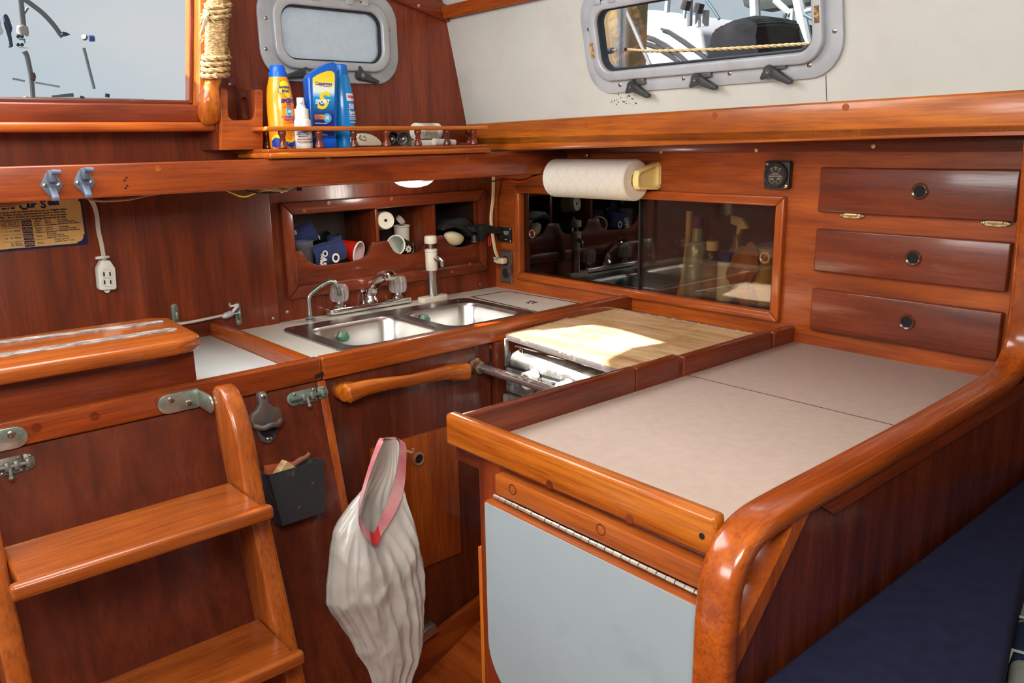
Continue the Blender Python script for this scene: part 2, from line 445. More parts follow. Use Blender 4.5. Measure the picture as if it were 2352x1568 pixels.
# hull-side face (starboard) with the opening of the sliding-door locker
FY0, FY1, FZ0, FZ1 = -.943, -.100, .9565, 1.2215
m_ = .019
wr = struct('wall_right', G().poly_holes([(-1.40, .86), (.0, .86), (.0, 1.345), (-1.40, 1.345)],
            [[(FY0 + m_, FZ0 + m_), (FY1 - m_, FZ0 + m_), (FY1 - m_, FZ1 - m_), (FY0 + m_, FZ1 - m_)]], 'x', 0, .014), wood('trim', 'y', .3, .3))
struct('wall_hull', G().box((.24, -2.6, .0), (.26, .3, 1.345), 0).box((-1.75, .02, .0), (.24, .035, .96), 0), wood('dark', 'y'))

# side deck soffit and rail beam under the cabin side
struct('ceiling_side_deck', G().box((-.2, -2.6, 1.336), (.26, -.13, 1.35), 0), wood('trim', 'y'))
def sheer_bar(x0, x1, ya, za0, za1, yb, zb0, zb1):
    b = bmesh.new(); q = []
    for y, z0, z1 in ((ya, za0, za1), (yb, zb0, zb1)):
        q.append([b.verts.new(p) for p in ((x0, y, z0), (x1, y, z0), (x1, y, z1), (x0, y, z1))])
    b.faces.new(q[0]); b.faces.new(q[1][::-1])
    for i in range(4): b.faces.new((q[0][i], q[1][i], q[1][(i + 1) % 4], q[0][(i + 1) % 4]))
    return b
kz = lambda y, a, b_: a + (b_ - a) * (-.13 - y) / 1.29
g = G(); g.take(sheer_bar(-.2, -.165, -.13, 1.3165, 1.386, -2.4, kz(-2.4, 1.3165, 1.337), kz(-2.4, 1.386, 1.400)), .005, 3)
struct('trim_1', g, wood('orange', 'y', .25, .4))
g = G()
for x, y in [(1345, 288), (1641, 265), (1942, 246)]: g.lathe([(.006, -.001), (.006, .0004)], onX(x, y, -.2004), (-1, 0, 0), 14)
tr1 = bpy.data.objects['trim_1']; obj('wood_plug', g, wood('trim', 'y'), tr1)
# screwed cleat below the beam
g = G(); g.take(sheer_bar(-.012, .0, -.302, 1.308, 1.336, -2.4, 1.312, 1.340), .0015, 2)
tr2 = struct('trim_2', g, wood('panel', 'y', .3, .3))
g = G()
for p in [(1347, 357), (1518, 349), (1737, 344), (2006, 335)]: g.screw(onX(*p, -.0125), (-1, 0, 0), .0045)
obj('screw', g, BRASS, tr2)

# aft beam over the sink, its soffit and the ledge on top of it
g = G(); g.box((-1.75, -.30, 1.258), (-.001, -.268, 1.3155), .004, 3)
tr3 = struct('trim_3', g, wood('beam', 'x', .26, .35))
g = G()
for p in [(363, 387), (753, 363), (1073, 365)]: g.lathe([(.0055, -.001), (.0055, .0005)], onY(*p, -.3003), (0, -1, 0), 14)
obj('wood_plug', g, wood('step', 'x'), tr3)
g = G()
for p in [(290, 408), (286, 414), (292, 426), (288, 432)]: g.lathe([(.0018, 0), (.0018, .0008)], onY(*p, -.3003), (0, -1, 0), 8)
obj('screw_hole', g, HOLE, tr3)
struct('trim_4', G().box((-1.75, -.268, 1.27), (-.001, .0, 1.278), 0), wood('dark', 'x'))
struct('trim_5', G().box((-1.75, -.268, 1.30), (-.001, -.10, 1.3145), .001), wood('panel', 'x'))

# upper aft bulkhead with the companionway opening and the aft portlight
AX0, AX1, AZ0, AZ1 = -.747, -.401, 1.476, 1.678
acx, acz = (AX0 + AX1) / 2, (AZ0 + AZ1) / 2
JX = -.915
UWM = wood('panel', 'z', .28, .3)
wa = struct('wall_aft', G().poly_holes([(-1.9, 1.30), (-.178, 1.30), (-.297, 1.86), (-.835, 1.86), (-.884, 1.41), (-1.9, 1.41)],
            [rrect(acx - .142, acx + .142, acz - .072, acz + .072, .05)], 'y', -.13, -.105), UWM)
# stain and worn varnish below the portlight corner are in the varnish itself
struct('trim_6', G().prism([(-.62, 1.745), (-.62, 1.715), (-.247, 1.628), (-.257, 1.668)], 'y', -.145, -.13, .002), wood('panel', 'x'))
g = G(); g.screw(onY(962, 13, -.1455), (0, -1, 0), .004); obj('screw', g, BRASS, bpy.data.objects['trim_6'])

# white cabin side leaning inboard, with the side portlight
O_B = V((-.196, 0, 1.388)); eS = V((-.22, 0, 1)).normalized(); eU = V((0, -1, 0)); eW = eU.cross(eS)
MB_ = Matrix.Identity(4)
for i in range(3): MB_[i][0], MB_[i][1], MB_[i][2], MB_[i][3] = eU[i], eS[i], eW[i], O_B[i]
bu0, bu1, bv0, bv1 = .588, 1.157, .049, .258
bcx, bcv = (bu0 + bu1) / 2, (bv0 + bv1) / 2
g = G(); g.poly_holes([(.13, -.012), (2.5, -.012), (2.5, .48), (.13, .48)], [rrect(bcx - .252, bcx + .252, bcv - .074, bcv + .074, .05)], 'z', -.02, 0)
bmesh.ops.transform(g.bm, matrix=MB_, verts=g.bm.verts)
ws = struct('wall_starboard', g, WHITE_PAINT)
g = G()
def wB(px, py, off=0): return onP(px, py, O_B + eW * off, eW)
pA, pB = wB(1897, 172), wB(1899, 232)
g.tube([pA, pB], .0008, 6); obj('seam', g, plain('dark_seam', (.10, .09, .08), .8), ws)  # thin dark joint line on the white side
g = G()
random.seed(3)
for k in range(26):
    c = wB(1402 + random.random() * 62, 216 + random.random() * 24, .0003); g.ball(c, .0007 + random.random() * .0008, (1, 1, 1), 6)
obj('mould_specks', g, plain('mould', (.03, .03, .03), .9), ws, kind='stuff')
g = G(); g.box((0, 0, 0), (1, 1, 1), 0); g.bm.clear()
g.prism([(.13, .255), (.13, .285), (2.4, .30), (2.4, .27)], 'z', 0, .018, .002)
bmesh.ops.transform(g.bm, matrix=MB_, verts=g.bm.verts); struct('trim_7', g, wood('trim', 'y'))

# cabin top: run on aft to block sun, added openings shape the sun patches
RZ = 1.86
def lift(p): s = (RZ - p.z) / -SUN_DIR.z; return (p.x - SUN_DIR.x * s, p.y - SUN_DIR.y * s)
patch = [onZ(1128, 752, .935) + V((-.02, .075, 0)), onZ(1285, 733, .935) + V((0, .07, 0)), onZ(1285, 733, .935), onZ(1420, 757, .935), onZ(1525, 788, .935), onZ(1450, 800, .935), onZ(1392, 828, .935), onZ(1400, 862, .935), onZ(1300, 905, .935)]
hole1 = [lift(p) for p in patch]
stripe = [onX(a, b_, -1.0895) for a, b_ in ((603, 1245), (612, 1226), (626, 1226), (650, 1320), (668, 1400), (676, 1462), (660, 1462), (640, 1425), (616, 1350), (606, 1290))]
nose = [onZ(a, b_, .815) for a, b_ in ((440, 1232), (510, 1203), (560, 1182), (604, 1164), (607, 1174), (545, 1204), (470, 1236))]
g = G(); g.poly_holes([(-3.2, -3.2), (-.18, -3.2), (-.18, .55), (-3.2, .55)],
    [hole1, [lift(p) for p in nose]], 'z', RZ, RZ + .012)
ceiling = struct('ceiling', g, plain('cream_headliner', srgb(226, 214, 180), .6))
struct('wall_left', G().box((-3.2, -3.2, 0), (-3.17, 1.0, 1.9), 0), plain('cream_liner_side', srgb(206, 190, 165), .6))
struct('wall_front', G().box((-3.2, -3.2, 0), (.3, -3.17, 1.9), 0), plain('cream_liner_front', srgb(180, 150, 125), .6))

# companionway frame
d1 = thing('door_1', None, None, (-1.25, -.2, 1.37), kind='structure')
SZ = wood('panel', 'x', .28, .45, .5)
obj('sill', G().box((-1.9, -.205, 1.387), (-.884, -.105, 1.421), .004, 3), SZ, d1)
obj('sill_moulding', G().box((-1.9, -.215, 1.3705), (-.882, -.12, 1.388), .006, 3), wood('trim', 'x', .26, .4, .3), d1)
obj('sill_lip', G().box((-1.9, -.17, 1.419), (-.91, -.105, 1.431), .004, 3), wood('dark', 'x', .35, .3, .6), d1)
obj('jamb', G().prism([(-.917, 1.40), (-.874, 1.40), (-.822, 1.86), (-.865, 1.86)], 'y', -.205, -.128, .004, 3), wood('orange', 'z', .25, .45), d1)
obj('washboard_channel', G().prism([(-.9215, 1.425), (-.9150, 1.425), (-.864, 1.86), (-.8705, 1.86)], 'y', -.176, -.170, .001), wood('panel', 'z'), d1)

# ---------------------------------------------------------------- portlights
def portlight(name, Mx, w, h, r, dogs, hinges, screws, glass, nd):
    root = thing(name, None, None, Mx.translation, kind='structure')
    def P(g): bmesh.ops.transform(g.bm, matrix=Mx, verts=g.bm.verts); return g
    hw, hh = w / 2, h / 2
    obj('flange', P(G().ring(rrect(-hw, hw, -hh, hh, r, 8), rrect(-hw + .03, hw - .03, -hh + .028, hh - .028, r - .022, 8), 'z', 0, .008, .0025)), ALU, root)
    sw, sh = hw - .029, hh - .026
    sash = obj('sash', P(G().ring(rrect(-sw, sw, -sh, sh, r - .02, 8), rrect(-sw + .019, sw - .019, -sh + .019, sh - .019, r - .034, 8), 'z', -.008, .02, .004, 3)), ALU, root)
    obj('gasket', P(G().ring(rrect(-sw + .0185, sw - .0185, -sh + .0185, sh - .0185, r - .034, 8), rrect(-sw + .0225, sw - .0225, -sh + .0225, sh - .0225, r - .037, 8), 'z', -.007, .011, .001)), plain('gasket', (.012, .016, .026), .5), sash)
    obj('glass', P(G().prism(rrect(-sw + .02, sw - .02, -sh + .02, sh - .02, r - .036, 8), 'z', -.004, .001)), glass, sash)
    for hx in hinges:
        g = G()
        for k in (-1, 1): g.tube([(hx + k * .010, hh - .0245, .015), (hx + k * .027, hh - .0245, .015)], .0075, 12)
        g.box((hx - .028, hh - .034, .012), (hx - .010, hh - .024, .023), .001); g.box((hx + .010, hh - .034, .012), (hx + .028, hh - .024, .023), .001)
        g.box((hx - .009, hh - .026, .004), (hx + .009, hh - .006, .014), .001)
        hg = obj('hinge', P(g), ALU, root)
        obj('hinge_pin', P(G().tube([(hx - .030, hh - .0245, .015), (hx + .030, hh - .0245, .015)], .004, 10)), STEEL, hg)
    for (sx, sy) in screws:
        obj('screw', P(G().screw((sx, sy, .008), (0, 0, 1), .0042)), SCREWM, root)
    for (dx, dy, ang, ln) in dogs:
        g = G(); Q = Matrix.Translation((dx, dy, 0)) @ Matrix.Rotation(ang, 4, 'Z')
        g.lathe([(.011, .006), (.011, .022), (.0095, .026)], (dx, dy, 0), (0, 0, 1), 18)
        g.prism([(-.004, -.0085), (.012, -.0078), (.044, -.0045), (.0475, -.001), (.047, .004), (.0435, .0042), (.012, .0078), (-.004, .0085)], 'z', .014, .025, .002, 2, M=Q)
        Q2 = Matrix.Translation((dx, dy, 0)) @ Matrix.Rotation(ang + (2.05 if nd else -2.05), 4, 'Z')
        g.prism([(-.002, -.008), (.012, -.006), (.021, -.002), (.021, .003), (.010, .008), (-.002, .008)], 'z', .013, .024, .002, 2, M=Q2)
        dg = obj('dog_latch', P(g), DKGREY, root)
        obj('pivot_screw', P(G().lathe([(.0048, .026), (.0048, .0275), (.002, .0275), (.002, .0262)], (dx, dy, 0), (0, 0, 1), 14)), SCREWM, dg)
        obj('catch', P(G().box((dx + .006, dy + .001, .008), (dx + .028, dy + .013, .016), .001)), OLDBR, dg)
    return root
MA = Matrix(((1, 0, 0, acx), (0, 0, -1, -.13), (0, 1, 0, acz), (0, 0, 0, 1)))
def locA(px, py): p = onY(px, py, -.14); return (p.x - acx, p.z - acz)
a1, a2 = locA(698, 167), locA(825, 174)
w1 = portlight('window_1', MA, .346, .202, .066, [(a1[0], a1[1], PI + .22, .04), (a2[0], a2[1], -.30, .04)], [-.062, .062],
          [locA(612, 41), locA(612, 112), locA(895, 70), locA(893, 134), locA(853, 176), (-.012, .088), (.035, .088), (.115, .088), (-.06, -.088)],
          thin_glass('hazy_glass', (.85, .9, .95), .6, .62), True)
MBw = MB_ @ Matrix.Translation((bcx, bcv, 0))
MBi = MBw.inverted()
def locB(px, py): q = MBi @ wB(px, py, .012); return (q.x, q.y)
dl = []
for a, b_ in (((1458, 196), (1500, 222)), ((1606, 180), (1658, 204)), ((1773, 161), (1826, 189))):
    q, t = locB(*a), locB(*b_); dl.append((q[0], q[1], math.atan2(t[1] - q[1], t[0] - q[0]), .045))
w2 = portlight('window_2', MBw, bu1 - bu0, bv1 - bv0, .062, dl, [-.20, .05], [locB(1349, 68), locB(1367, 147), locB(1421, 196), locB(1567, 181), locB(1673, 170), locB(1856, 151), locB(1914, 72)],
          thin_glass('clear_glass', (.93, .96, .98), .5), False)
g = G()
for x0, y0, x1, y1 in ((1360, 98, 1372, 132), (1875, 12, 1888, 50)):
    q0, q1 = locB(x0, y0), locB(x1, y1)
    g.box((min(q0[0], q1[0]), min(q0[1], q1[1]), .0196), (max(q0[0], q1[0]), max(q0[1], q1[1]), .0206), 0)
bmesh.ops.transform(g.bm, matrix=MBw, verts=g.bm.verts)
obj('rust_patch', g, spotted('rust', (.16, .07, .04), (.55, .33, .08), 90, .5, .6, .7), w2)

# ================================================================ GALLEY COUNTERS
CT = .92
FT = .962          # fiddle tops
# --- sink counter
sk = [onZ(645, 757, CT), onZ(1055, 690, CT), onZ(1230, 718, CT), onZ(775, 806, CT)]
SX0, SX1, SY0, SY1 = -.733, -.185, -.395, -.083
sc_ = thing('sink_counter', 'white laminate counter with wooden fiddle holding the double sink in the corner', 'counter', (-.43, -.27, .90))
obj('worktop', G().poly_holes([(-.862, -.51), (-.001, -.51), (-.001, -.001), (-.862, -.001)], [rrect(SX0 + .012, SX1 - .012, SY0 + .012, SY1 - .012, .03)], 'z', CT - .02, CT), LAMINATE, sc_)
g = G(); g.box((-.862, -.53, .9185), (-.001, -.508, FT), .004, 3)
fd = obj('fiddle', g, wood('trim', 'x', .24, .45, .15), sc_)
nk = onY(732, 863, -.5305)
g = G(); g.prism([(nk.x - .009, nk.z - .004), (nk.x - .006, nk.z + .003), (nk.x + .010, nk.z + .006), (nk.x + .010, nk.z - .0025)], 'y', -.5306, -.5285); obj('dark_notch', g, HOLE, sc_)
g = G(); g.box((-.870, -.51, CT - .01), (-.850, -.012, .950), .003, 3)
obj('divider_fiddle', g, wood('trim', 'y', .26, .4, .3), sc_)
q = [onZ(1080, 682, CT), onZ(1165, 668, CT), onZ(1335, 696, CT), onZ(1235, 717, CT)]
HX0, HX1, HY0, HY1 = -.165, -.012, -.40, -.10
g = G(); g.ring([(q[0].x, q[0].y), (q[1].x, q[1].y), (q[2].x, q[2].y), (q[3].x, q[3].y)], [(q[0].x + .006, q[0].y - .004), (q[1].x - .003, q[1].y - .004), (q[2].x - .006, q[2].y + .004), (q[3].x + .004, q[3].y + .003)], 'z', CT, CT + .0008)
lid = obj('locker_lid', g, plain('brown_seam', (.06, .025, .012), .6), sc_, label='white counter hatch outlined by a dark brown seam')
rl = onZ(1221, 696, CT)
g = G(); g.prism(rrect(rl.x - .014, rl.x + .014, rl.y - .011, rl.y + .011, .004, 3), 'z', CT, CT + .0025, .0008); g.tube([V((rl.x + .007 * math.cos(a), rl.y + .007 * math.sin(a), CT + .004)) for a in [k * PI / 8 for k in range(16)]], .0014, 6, closed=True)
obj('ring_pull', g, STEEL, lid)

# --- double sink
sink = thing('sink', 'stainless steel double bowl sink set in the white corner counter', 'sink', (-.46, -.24, .78))
mid = onZ(905, 722, CT).x
mx = -.449
b1 = (SX0 + .032, mx - .014, SY0 + .03, SY1 - .058); b2 = (mx + .014, SX1 - .030, SY0 + .03, SY1 - .058)
g = G(); g.poly_holes(rrect(SX0, SX1, SY0, SY1, .028), [rrect(*b1, .04, 8), rrect(*b2, .04, 8)], 'z', CT, CT + .004)
rim = obj('rim', g, RIMST, sink)
for bb in (b1, b2):
    L_ = []
    for dz, ins, r in ((.0042, -.001, .04), (.001, .002, .04), (-.006, .004, .04), (-.09, .010, .04), (-.125, .018, .045), (-.138, .032, .05), (-.142, .05, .045)):
        L_.append([V((x, y, CT + dz)) for x, y in rrect(bb[0] + ins, bb[1] - ins, bb[2] + ins, bb[3] - ins, r, 8)])
    g = G(); g.loft(L_, True, False)
    b_ = bmesh.new()
    f_ = b_.faces.new([b_.verts.new(p) for p in L_[-1]]); g.take(b_)
    bowl = obj('bowl', g, SINKST, sink, angle=1.2)
    cx = (bb[0] + bb[1]) / 2
    g = G(); g.lathe([(.020, CT - .1418), (.021, CT - .1405), (.017, CT - .1405), (.015, CT - .1425)], (cx, (bb[2] + bb[3]) / 2, 0), (0, 0, 1), 20); obj('drain', g, STEEL, bowl)
for px, py in ((788, 772), (974, 733)):
    c = onY(px, py, b1[3] - .011)
    g = G(); g.lathe([(.0135, -.002), (.0135, .008), (.012, .010)], c, (0, -1, 0), 6)
    g.lathe([(.010, .008), (.010, .014), (.0085, .0145)], c, (0, -1, 0), 18)
    obj('overflow_fitting', g, spotted('green_copper', (.10, .33, .22), (.45, .44, .36), 70, .45, .6, .5, .4), sink)
g = G()
for px, py in ((671, 754), (1052, 690), (770, 801)): g.screw(onZ(px, py, CT + .004), (0, 0, 1), .003)
obj('rim_screw', g, CHROME, sink)

# --- mixer tap on the back rim
fz = CT + .004
f0, f1 = onZ(765, 722, fz), onZ(930, 693, fz)
fy = (f0.y + f1.y) / 2 + .004
fx0, fx1 = f0.x - .012, f1.x + .012
fmid = onY(853, 706, fy).x
tap = thing('mixer_tap', 'chrome two-handle mixer tap with fluted clear knobs behind the sink', 'tap', (fmid, fy, fz))
g = G(); g.prism(rrect(fx0, fx1, fy - .022, fy + .022, .01, 4), 'z', fz, fz + .016, .005, 3)
obj('base_plate', g, CHROME, tap)
for px in (781, 915):
    kx = onY(px, 706 if px < 800 else 690, fy); kx = V((kx.x, fy, fz + .014))
    g = G(); g.lathe([(.016, 0), (.015, .006), (.010, .010), (.010, .016)], kx, (0, 0, 1), 20)
    st = obj('handle_stem', g, CHROME, tap)
    loops = []
    for r, h in ((.010, .014), (.0195, .017), (.0225, .026), (.0235, .040), (.0215, .054), (.017, .059), (.004, .060)):
        loops.append([kx + V((r * (1 + .055 * (1 if k % 2 else -1)) * math.cos(2 * PI * k / 28), r * (1 + .055 * (1 if k % 2 else -1)) * math.sin(2 * PI * k / 28), h)) for k in range(28)])
    obj('knob', G().loft(loops), plain('clear_acrylic', (.95, .92, .90), .14, trans=.72, ior=1.4, var=.02), st)
g = G(); c = V((fmid, fy, fz + .014)); g.lathe([(.019, 0), (.018, .010), (.014, .017), (.014, .024)], c, (0, 0, 1), 20)
tip = V((fmid + .010, fy - .085, fz + .112))
pth = smooth_path([c + V((0, 0, .018)), c + V((.002, -.012, .045)), c + V((.006, -.044, .068)), c + V((.009, -.062, .079)), c + V((.0105, -.080, .080)), c + V((.011, -.087, .071))], 6)
g.tube(pth, [.013 + .003 * min(1, i / 8) for i in range(len(pth))], 12, sq=(.62, 1.0, .5), up=(0, 1, 0))
sp_ = obj('spout', g, CHROME, tap)
g = G(); rc = V((fmid - .014, fy + .016, fz + .012)); g.tube([rc, rc + V((0, 0, .03))], .003, 8); g.lathe([(.004, .026), (.009, .030), (.010, .040), (.008, .046), (.003, .047)], rc, (0, 0, 1), 14)
obj('lift_rod', g, CHROME, tap)

# --- thin water spout with green patina
wz = CT
w0 = onZ(713, 738, wz)
g = G(); g.lathe([(.0125, 0), (.0125, .006), (.009, .008), (.009, .014), (.0068, .016)], w0, (0, 0, 1), 8)
ht = .075
p_ = smooth_path([w0 + V((0, 0, .01)), w0 + V((0, 0, .052)), w0 + V((.008, -.003, .070)), w0 + V((.034, -.016, .090)), w0 + V((.052, -.026, .097)), w0 + V((.062, -.032, .088)), w0 + V((.066, -.036, .060))], 7)
g.tube(p_, .0052, 12)
obj('water_spout', g, spotted('patina_chrome', (.52, .53, .50), (.22, .33, .28), 40, .45, .6, .25, .85), label='thin bent water spout with green patina left of the mixer tap', cat='spout')

# --- hand pump
h0 = onZ(985, 688, CT + .002); h0 = V((h0.x, -.052, CT))
hp = thing('hand_pump', 'white and steel hand water pump standing behind the right sink bowl', 'pump', h0)
g = G(); g.prism([(h0.x - .034 + .012 * math.cos(a), h0.y + .016 * math.sin(a)) for a in [PI / 2 + k * PI / 8 for k in range(9)]] + [(h0.x + .034 + .012 * math.cos(a), h0.y + .016 * math.sin(a)) for a in [-PI / 2 + k * PI / 8 for k in range(9)]], 'z', CT, CT + .016, .004, 3)
obj('base', g, plain('cream_pump_plastic', srgb(214, 205, 190), .4), hp)
obj('tube', G().tube([h0 + V((0, 0, .01)), h0 + V((0, 0, .105))], .0125, 18), STEEL, hp)
g = G(); g.lathe([(.0155, .086), (.0165, .090), (.0165, .134), (.0158, .136), (.0175, .137), (.0175, .142), (.012, .144)], h0, (0, 0, 1), 20)
bd = obj('body', g, plain('cream_pump_plastic', srgb(214, 205, 190), .4), hp)
pb = h0 + V((.003, -.014, .118))
g = G(); g.lathe([(.008, 0), (.008, .006)], pb, (.2, -1, 0), 12); g.tube(smooth_path([pb, pb + V((.003, -.012, .002)), pb + V((.007, -.020, -.003)), pb + V((.008, -.022, -.020))], 5), .0058, 12)
obj('spout', g, STEEL, bd)
obj('plunger', G().tube([h0 + V((0, 0, .14)), h0 + V((0, 0, .165))], .008, 14), STEEL, hp)
obj('knob', G().lathe([(.010, .158), (.0165, .159), (.0175, .163), (.017, .176), (.014, .179), (.004, .180)], h0, (0, 0, 1), 20), plain('cream_pump_plastic', srgb(214, 205, 190), .4), hp)

# --- engine box counter, ledge and its cord
ec = thing('engine_box_counter', 'white topped engine box counter with a wooden front fiddle beside the top step', 'counter', (-1.3, -.27, .90))
obj('worktop', G().box((-1.75, -.51, CT - .02), (-.871, -.013, CT), .001), GLEAF, ec)
g = G(); g.box((-1.75, -.53, .9195), (-.8635, -.508, FT), .004, 3)
efd = obj('fiddle', g, wood('beam', 'x', .24, .45), ec)
g = G()
for p in [(217, 956), (84, 982), (365, 922)]: g.lathe([(.007, -.001), (.007, .0004)], onY(*p, -.5303), (0, -1, 0), 14)
obj('wood_plug', g, wood('panel', 'x'), efd)
g = G(); g.box((-1.2, -.016, CT), (-.871, -.0125, .955), .001); obj('back_ledge', g, wood('panel', 'x'), ec)
def eye_strap(px, py, Y, label):
    c = onY(px, py, Y)
    g = G(); g.prism([(c.x + .007 * math.cos(a), c.z + .02 + .007 * math.sin(a)) for a in [k * PI / 8 for k in range(9)]] + [(c.x + .007 * math.cos(a), c.z - .02 + .007 * math.sin(a)) for a in [PI + k * PI / 8 for k in range(9)]], 'y', Y - .003, Y, .0008)
    g.tube(smooth_path([c + V((0, -.002, .012)), c + V((0, -.010, .006)), c + V((0, -.010, -.006)), c + V((0, -.002, -.012))], 5), .003, 8)
    g.screw(c + V((0, -.003, .02)), (0, -1, 0), .0035); g.screw(c + V((0, -.003, -.02)), (0, -1, 0), .0035)
    return obj('eye_strap', g, VERDI, label=label, cat='fitting'), c
e1, c1 = eye_strap(402, 724, -.012, 'green tarnished eye strap half hidden behind the top step')
e2, c2 = eye_strap(546, 720, -.012, 'green tarnished eye strap on the panel at the sink end of the cord')
rope = thing('retaining_cord', 'thin pale cord with a knot stretched between the two eye straps', 'cord', c2)
a_, b_ = onY(415, 743, -.03), onY(518, 723, -.03)
obj('cord', G().tube(smooth_path([c1 + V((-.06, -.012, -.008)), a_, b_], 8), .0032, 8), plain('grey_cord', srgb(188, 178, 168), .8, bump=.3), rope)
kn = onY(525, 722, -.03)
g = G(); g.lathe([(.0035, -.016), (.0075, -.008), (.0075, .006), (.004, .012)], kn, (1, 0, .25), 12); obj('ferrule', g, ALU, rope)
g = G()
for d in ((0, 0, 0), (.004, -.004, .003)): g.tube(smooth_path([kn + V((.008, 0, .002)), onY(536, 712, -.034) + V(d), onY(541, 703, -.03) + V(d), onY(530, 703, -.03)], 6), .0022, 7)
for k in range(7): g.tube([onY(530, 704, -.03), onY(527 + random.uniform(-4, 4), 700 + random.uniform(-5, 5), -.034)], .0006, 4)
g.tube([kn, onY(552, 718, -.028)], .0012, 6)
obj('knot', g, plain('pale_cord', srgb(222, 212, 205), .85), rope)

# --- top step on the engine box
ST = wood('step', 'x', .24, .5, .12)
st = thing('top_step', 'varnished top companionway step with two worn grip strips on the engine box', 'step', (-1.4, -.43, CT))
px_end = -1.085
obj('riser', G().box((-1.75, -.515, CT), (px_end, -.495, 1.026), .001), wood('panel', 'x', .26, .4), st)
obj('side_board', G().box((px_end - .018, -.495, CT), (px_end, -.31, 1.026), .001), wood('panel', 'y', .26, .4), st)
p4 = [onZ(370, 727, 1.045), onZ(445, 772, 1.045)]
g = G(); g.prism([(-1.8, -.315), (-1.095, -.338)] + [(-1.068, -.365)] + [(-1.078, -.535), (-1.10, -.556), (-1.13, -.563), (-1.8, -.545)], 'z', 1.021, 1.045, .007, 3)
slab = obj('tread', g, ST, st)
for (xa, xb, ya, yb) in ((360, 0, 740, 786), (390, 0, 757, 816)):
    A, B = onZ(xa, ya, 1.0455), onZ(xb, yb, 1.0455); d = (B - A).normalized(); B = A + d * .55; n = V((-d.y, d.x, 0)) * .0115
    pl = [A + n] + [A + V((-d.x * .0115 * math.sin(t) + n.x * math.cos(t), -d.y * .0115 * math.sin(t) + n.y * math.cos(t), 0)) for t in [k * PI / 8 for k in range(1, 8)]] + [A - n, B - n, B + n]
    obj('grip_strip', G().prism([(p.x, p.y) for p in pl], 'z', 1.0445, 1.0462), spotted('worn_grip_strip', (.17, .135, .125), (.46, .42, .38), 25, .46, .62, .85, 0, 8, (1, 3, 1), spec=.15), slab)

# --- engine box front, sloped like the ladder
def slope_y(z): return -.531 - (.911 - z) * .2329
g = G(); g.prism([(slope_y(.9185), .9185), (slope_y(.05), .05), (slope_y(.05) + .018, .05), (slope_y(.9185) + .018, .9185)], 'x', -1.75, -.8745)
eb = obj('engine_box', g, wood('dark', 'z', .26, .3, .12), label='sloping varnished engine box front behind the companionway ladder', cat='panel')
g = G(); g.prism([(slope_y(.9185) - .002, .9185), (slope_y(.05) - .002, .05), (slope_y(.05) + .02, .05), (slope_y(.9185) + .02, .9185)], 'x', -.874, -.858, .002)
obj('edge_stile', g, wood('trim', 'z', .24, .5), eb)

def on_slope(px, py, off=0.0):
    n = V((0, -1, .2329)).normalized(); return onP(px, py, V((0, -.531, .911)) + n * off, n)
NS = V((0, -1, .2329)).normalized(); DS = V((0, -.2329, 1)); DS = (V((0, 0, 1)) - NS * NS.z).normalized()
MS = lambda c: Matrix(((1, 0, 0, c.x), (0, DS.y, NS.y, c.y), (0, DS.z, NS.z, c.z), (0, 0, 0, 1)))  # local x right, y up the slope, z out

# --- companionway ladder
LR = thing('companionway_ladder', 'varnished wooden companionway ladder with two visible treads', 'ladder', (-1.25, -.75, .05))
def rail_prof():
    P = [(-.585, .962), (-.60, .972), (-.622, .968), (-.640, .955), (-.655, .935), (-.667, .905), (-.676, .87), (-.688, .80)]
    P += [(-.688 - (.80 - .05) * .31, .05), (-.60 - (.80 - .05) * .2329 + -.018, .05), (-.612, .80), (-.592, .88)]
    return P
obj('stringer', G().prism(rail_prof(), 'x', -1.089, -1.058, .006, 3), wood('step', 'z', .24, .5), LR)
obj('stringer', G().prism(rail_prof(), 'x', -1.441, -1.412, .006, 3), wood('step', 'z', .24, .5), LR)
def tread(yb, yf, zt):
    xa, xb = -1.4115, -1.0895
    g = G(); g.prism([(xa, yb), (xb, yb), (xb, yf + .02), (xb + .012, yf + .016), (xb + .012, yf), (xa - .012, yf), (xa - .012, yf + .016), (xa, yf + .02)], 'z', zt - .022, zt, .006, 3)
    return obj('tread', g, ST, LR)
tread(-.628, -.762, .818)
tread(-.690, -.825, .602)
tread(-.760, -.895, .386)
# mounting brackets
def bracket(cx, cz, flip, label):
    root = thing('mounting_bracket', label, 'bracket', (cx, -.533, cz))
    g = G(); s = -1 if not flip else 1
    x1 = cx - s * .0; pl = [(cx + s * .05 + s * .016 * math.sin(t), cz + .0165 * math.cos(t)) for t in [k * PI / 10 for k in range(11)]]
    g.prism(pl + [(cx, cz - .0165), (cx, cz + .0165)], 'y', -.536, -.530, .0015)
    pl = [(-.536 - .045 - .015 * math.sin(t), cz + .015 * math.cos(t)) for t in [k * PI / 10 for k in range(11)]]
    g.prism(pl + [(-.534, cz - .015), (-.534, cz + .015)], 'x', cx - .002, cx + .002, .001)
    obj('plate', g, GALV, root)
    g = G()
    for t in (.018, .045): g.screw((cx + s * t, -.536, cz + (.006 if t > .03 else -.005)), (0, -1, 0), .0055)
    obj('screw', g, SCREWM, root)
    return root
bracket(-1.0915, .938, False, 'tarnished angle bracket at the sink-side top of the ladder')
bracket(-1.408, .937, True, 'tarnished angle bracket cut off by the picture edge at the ladder top')

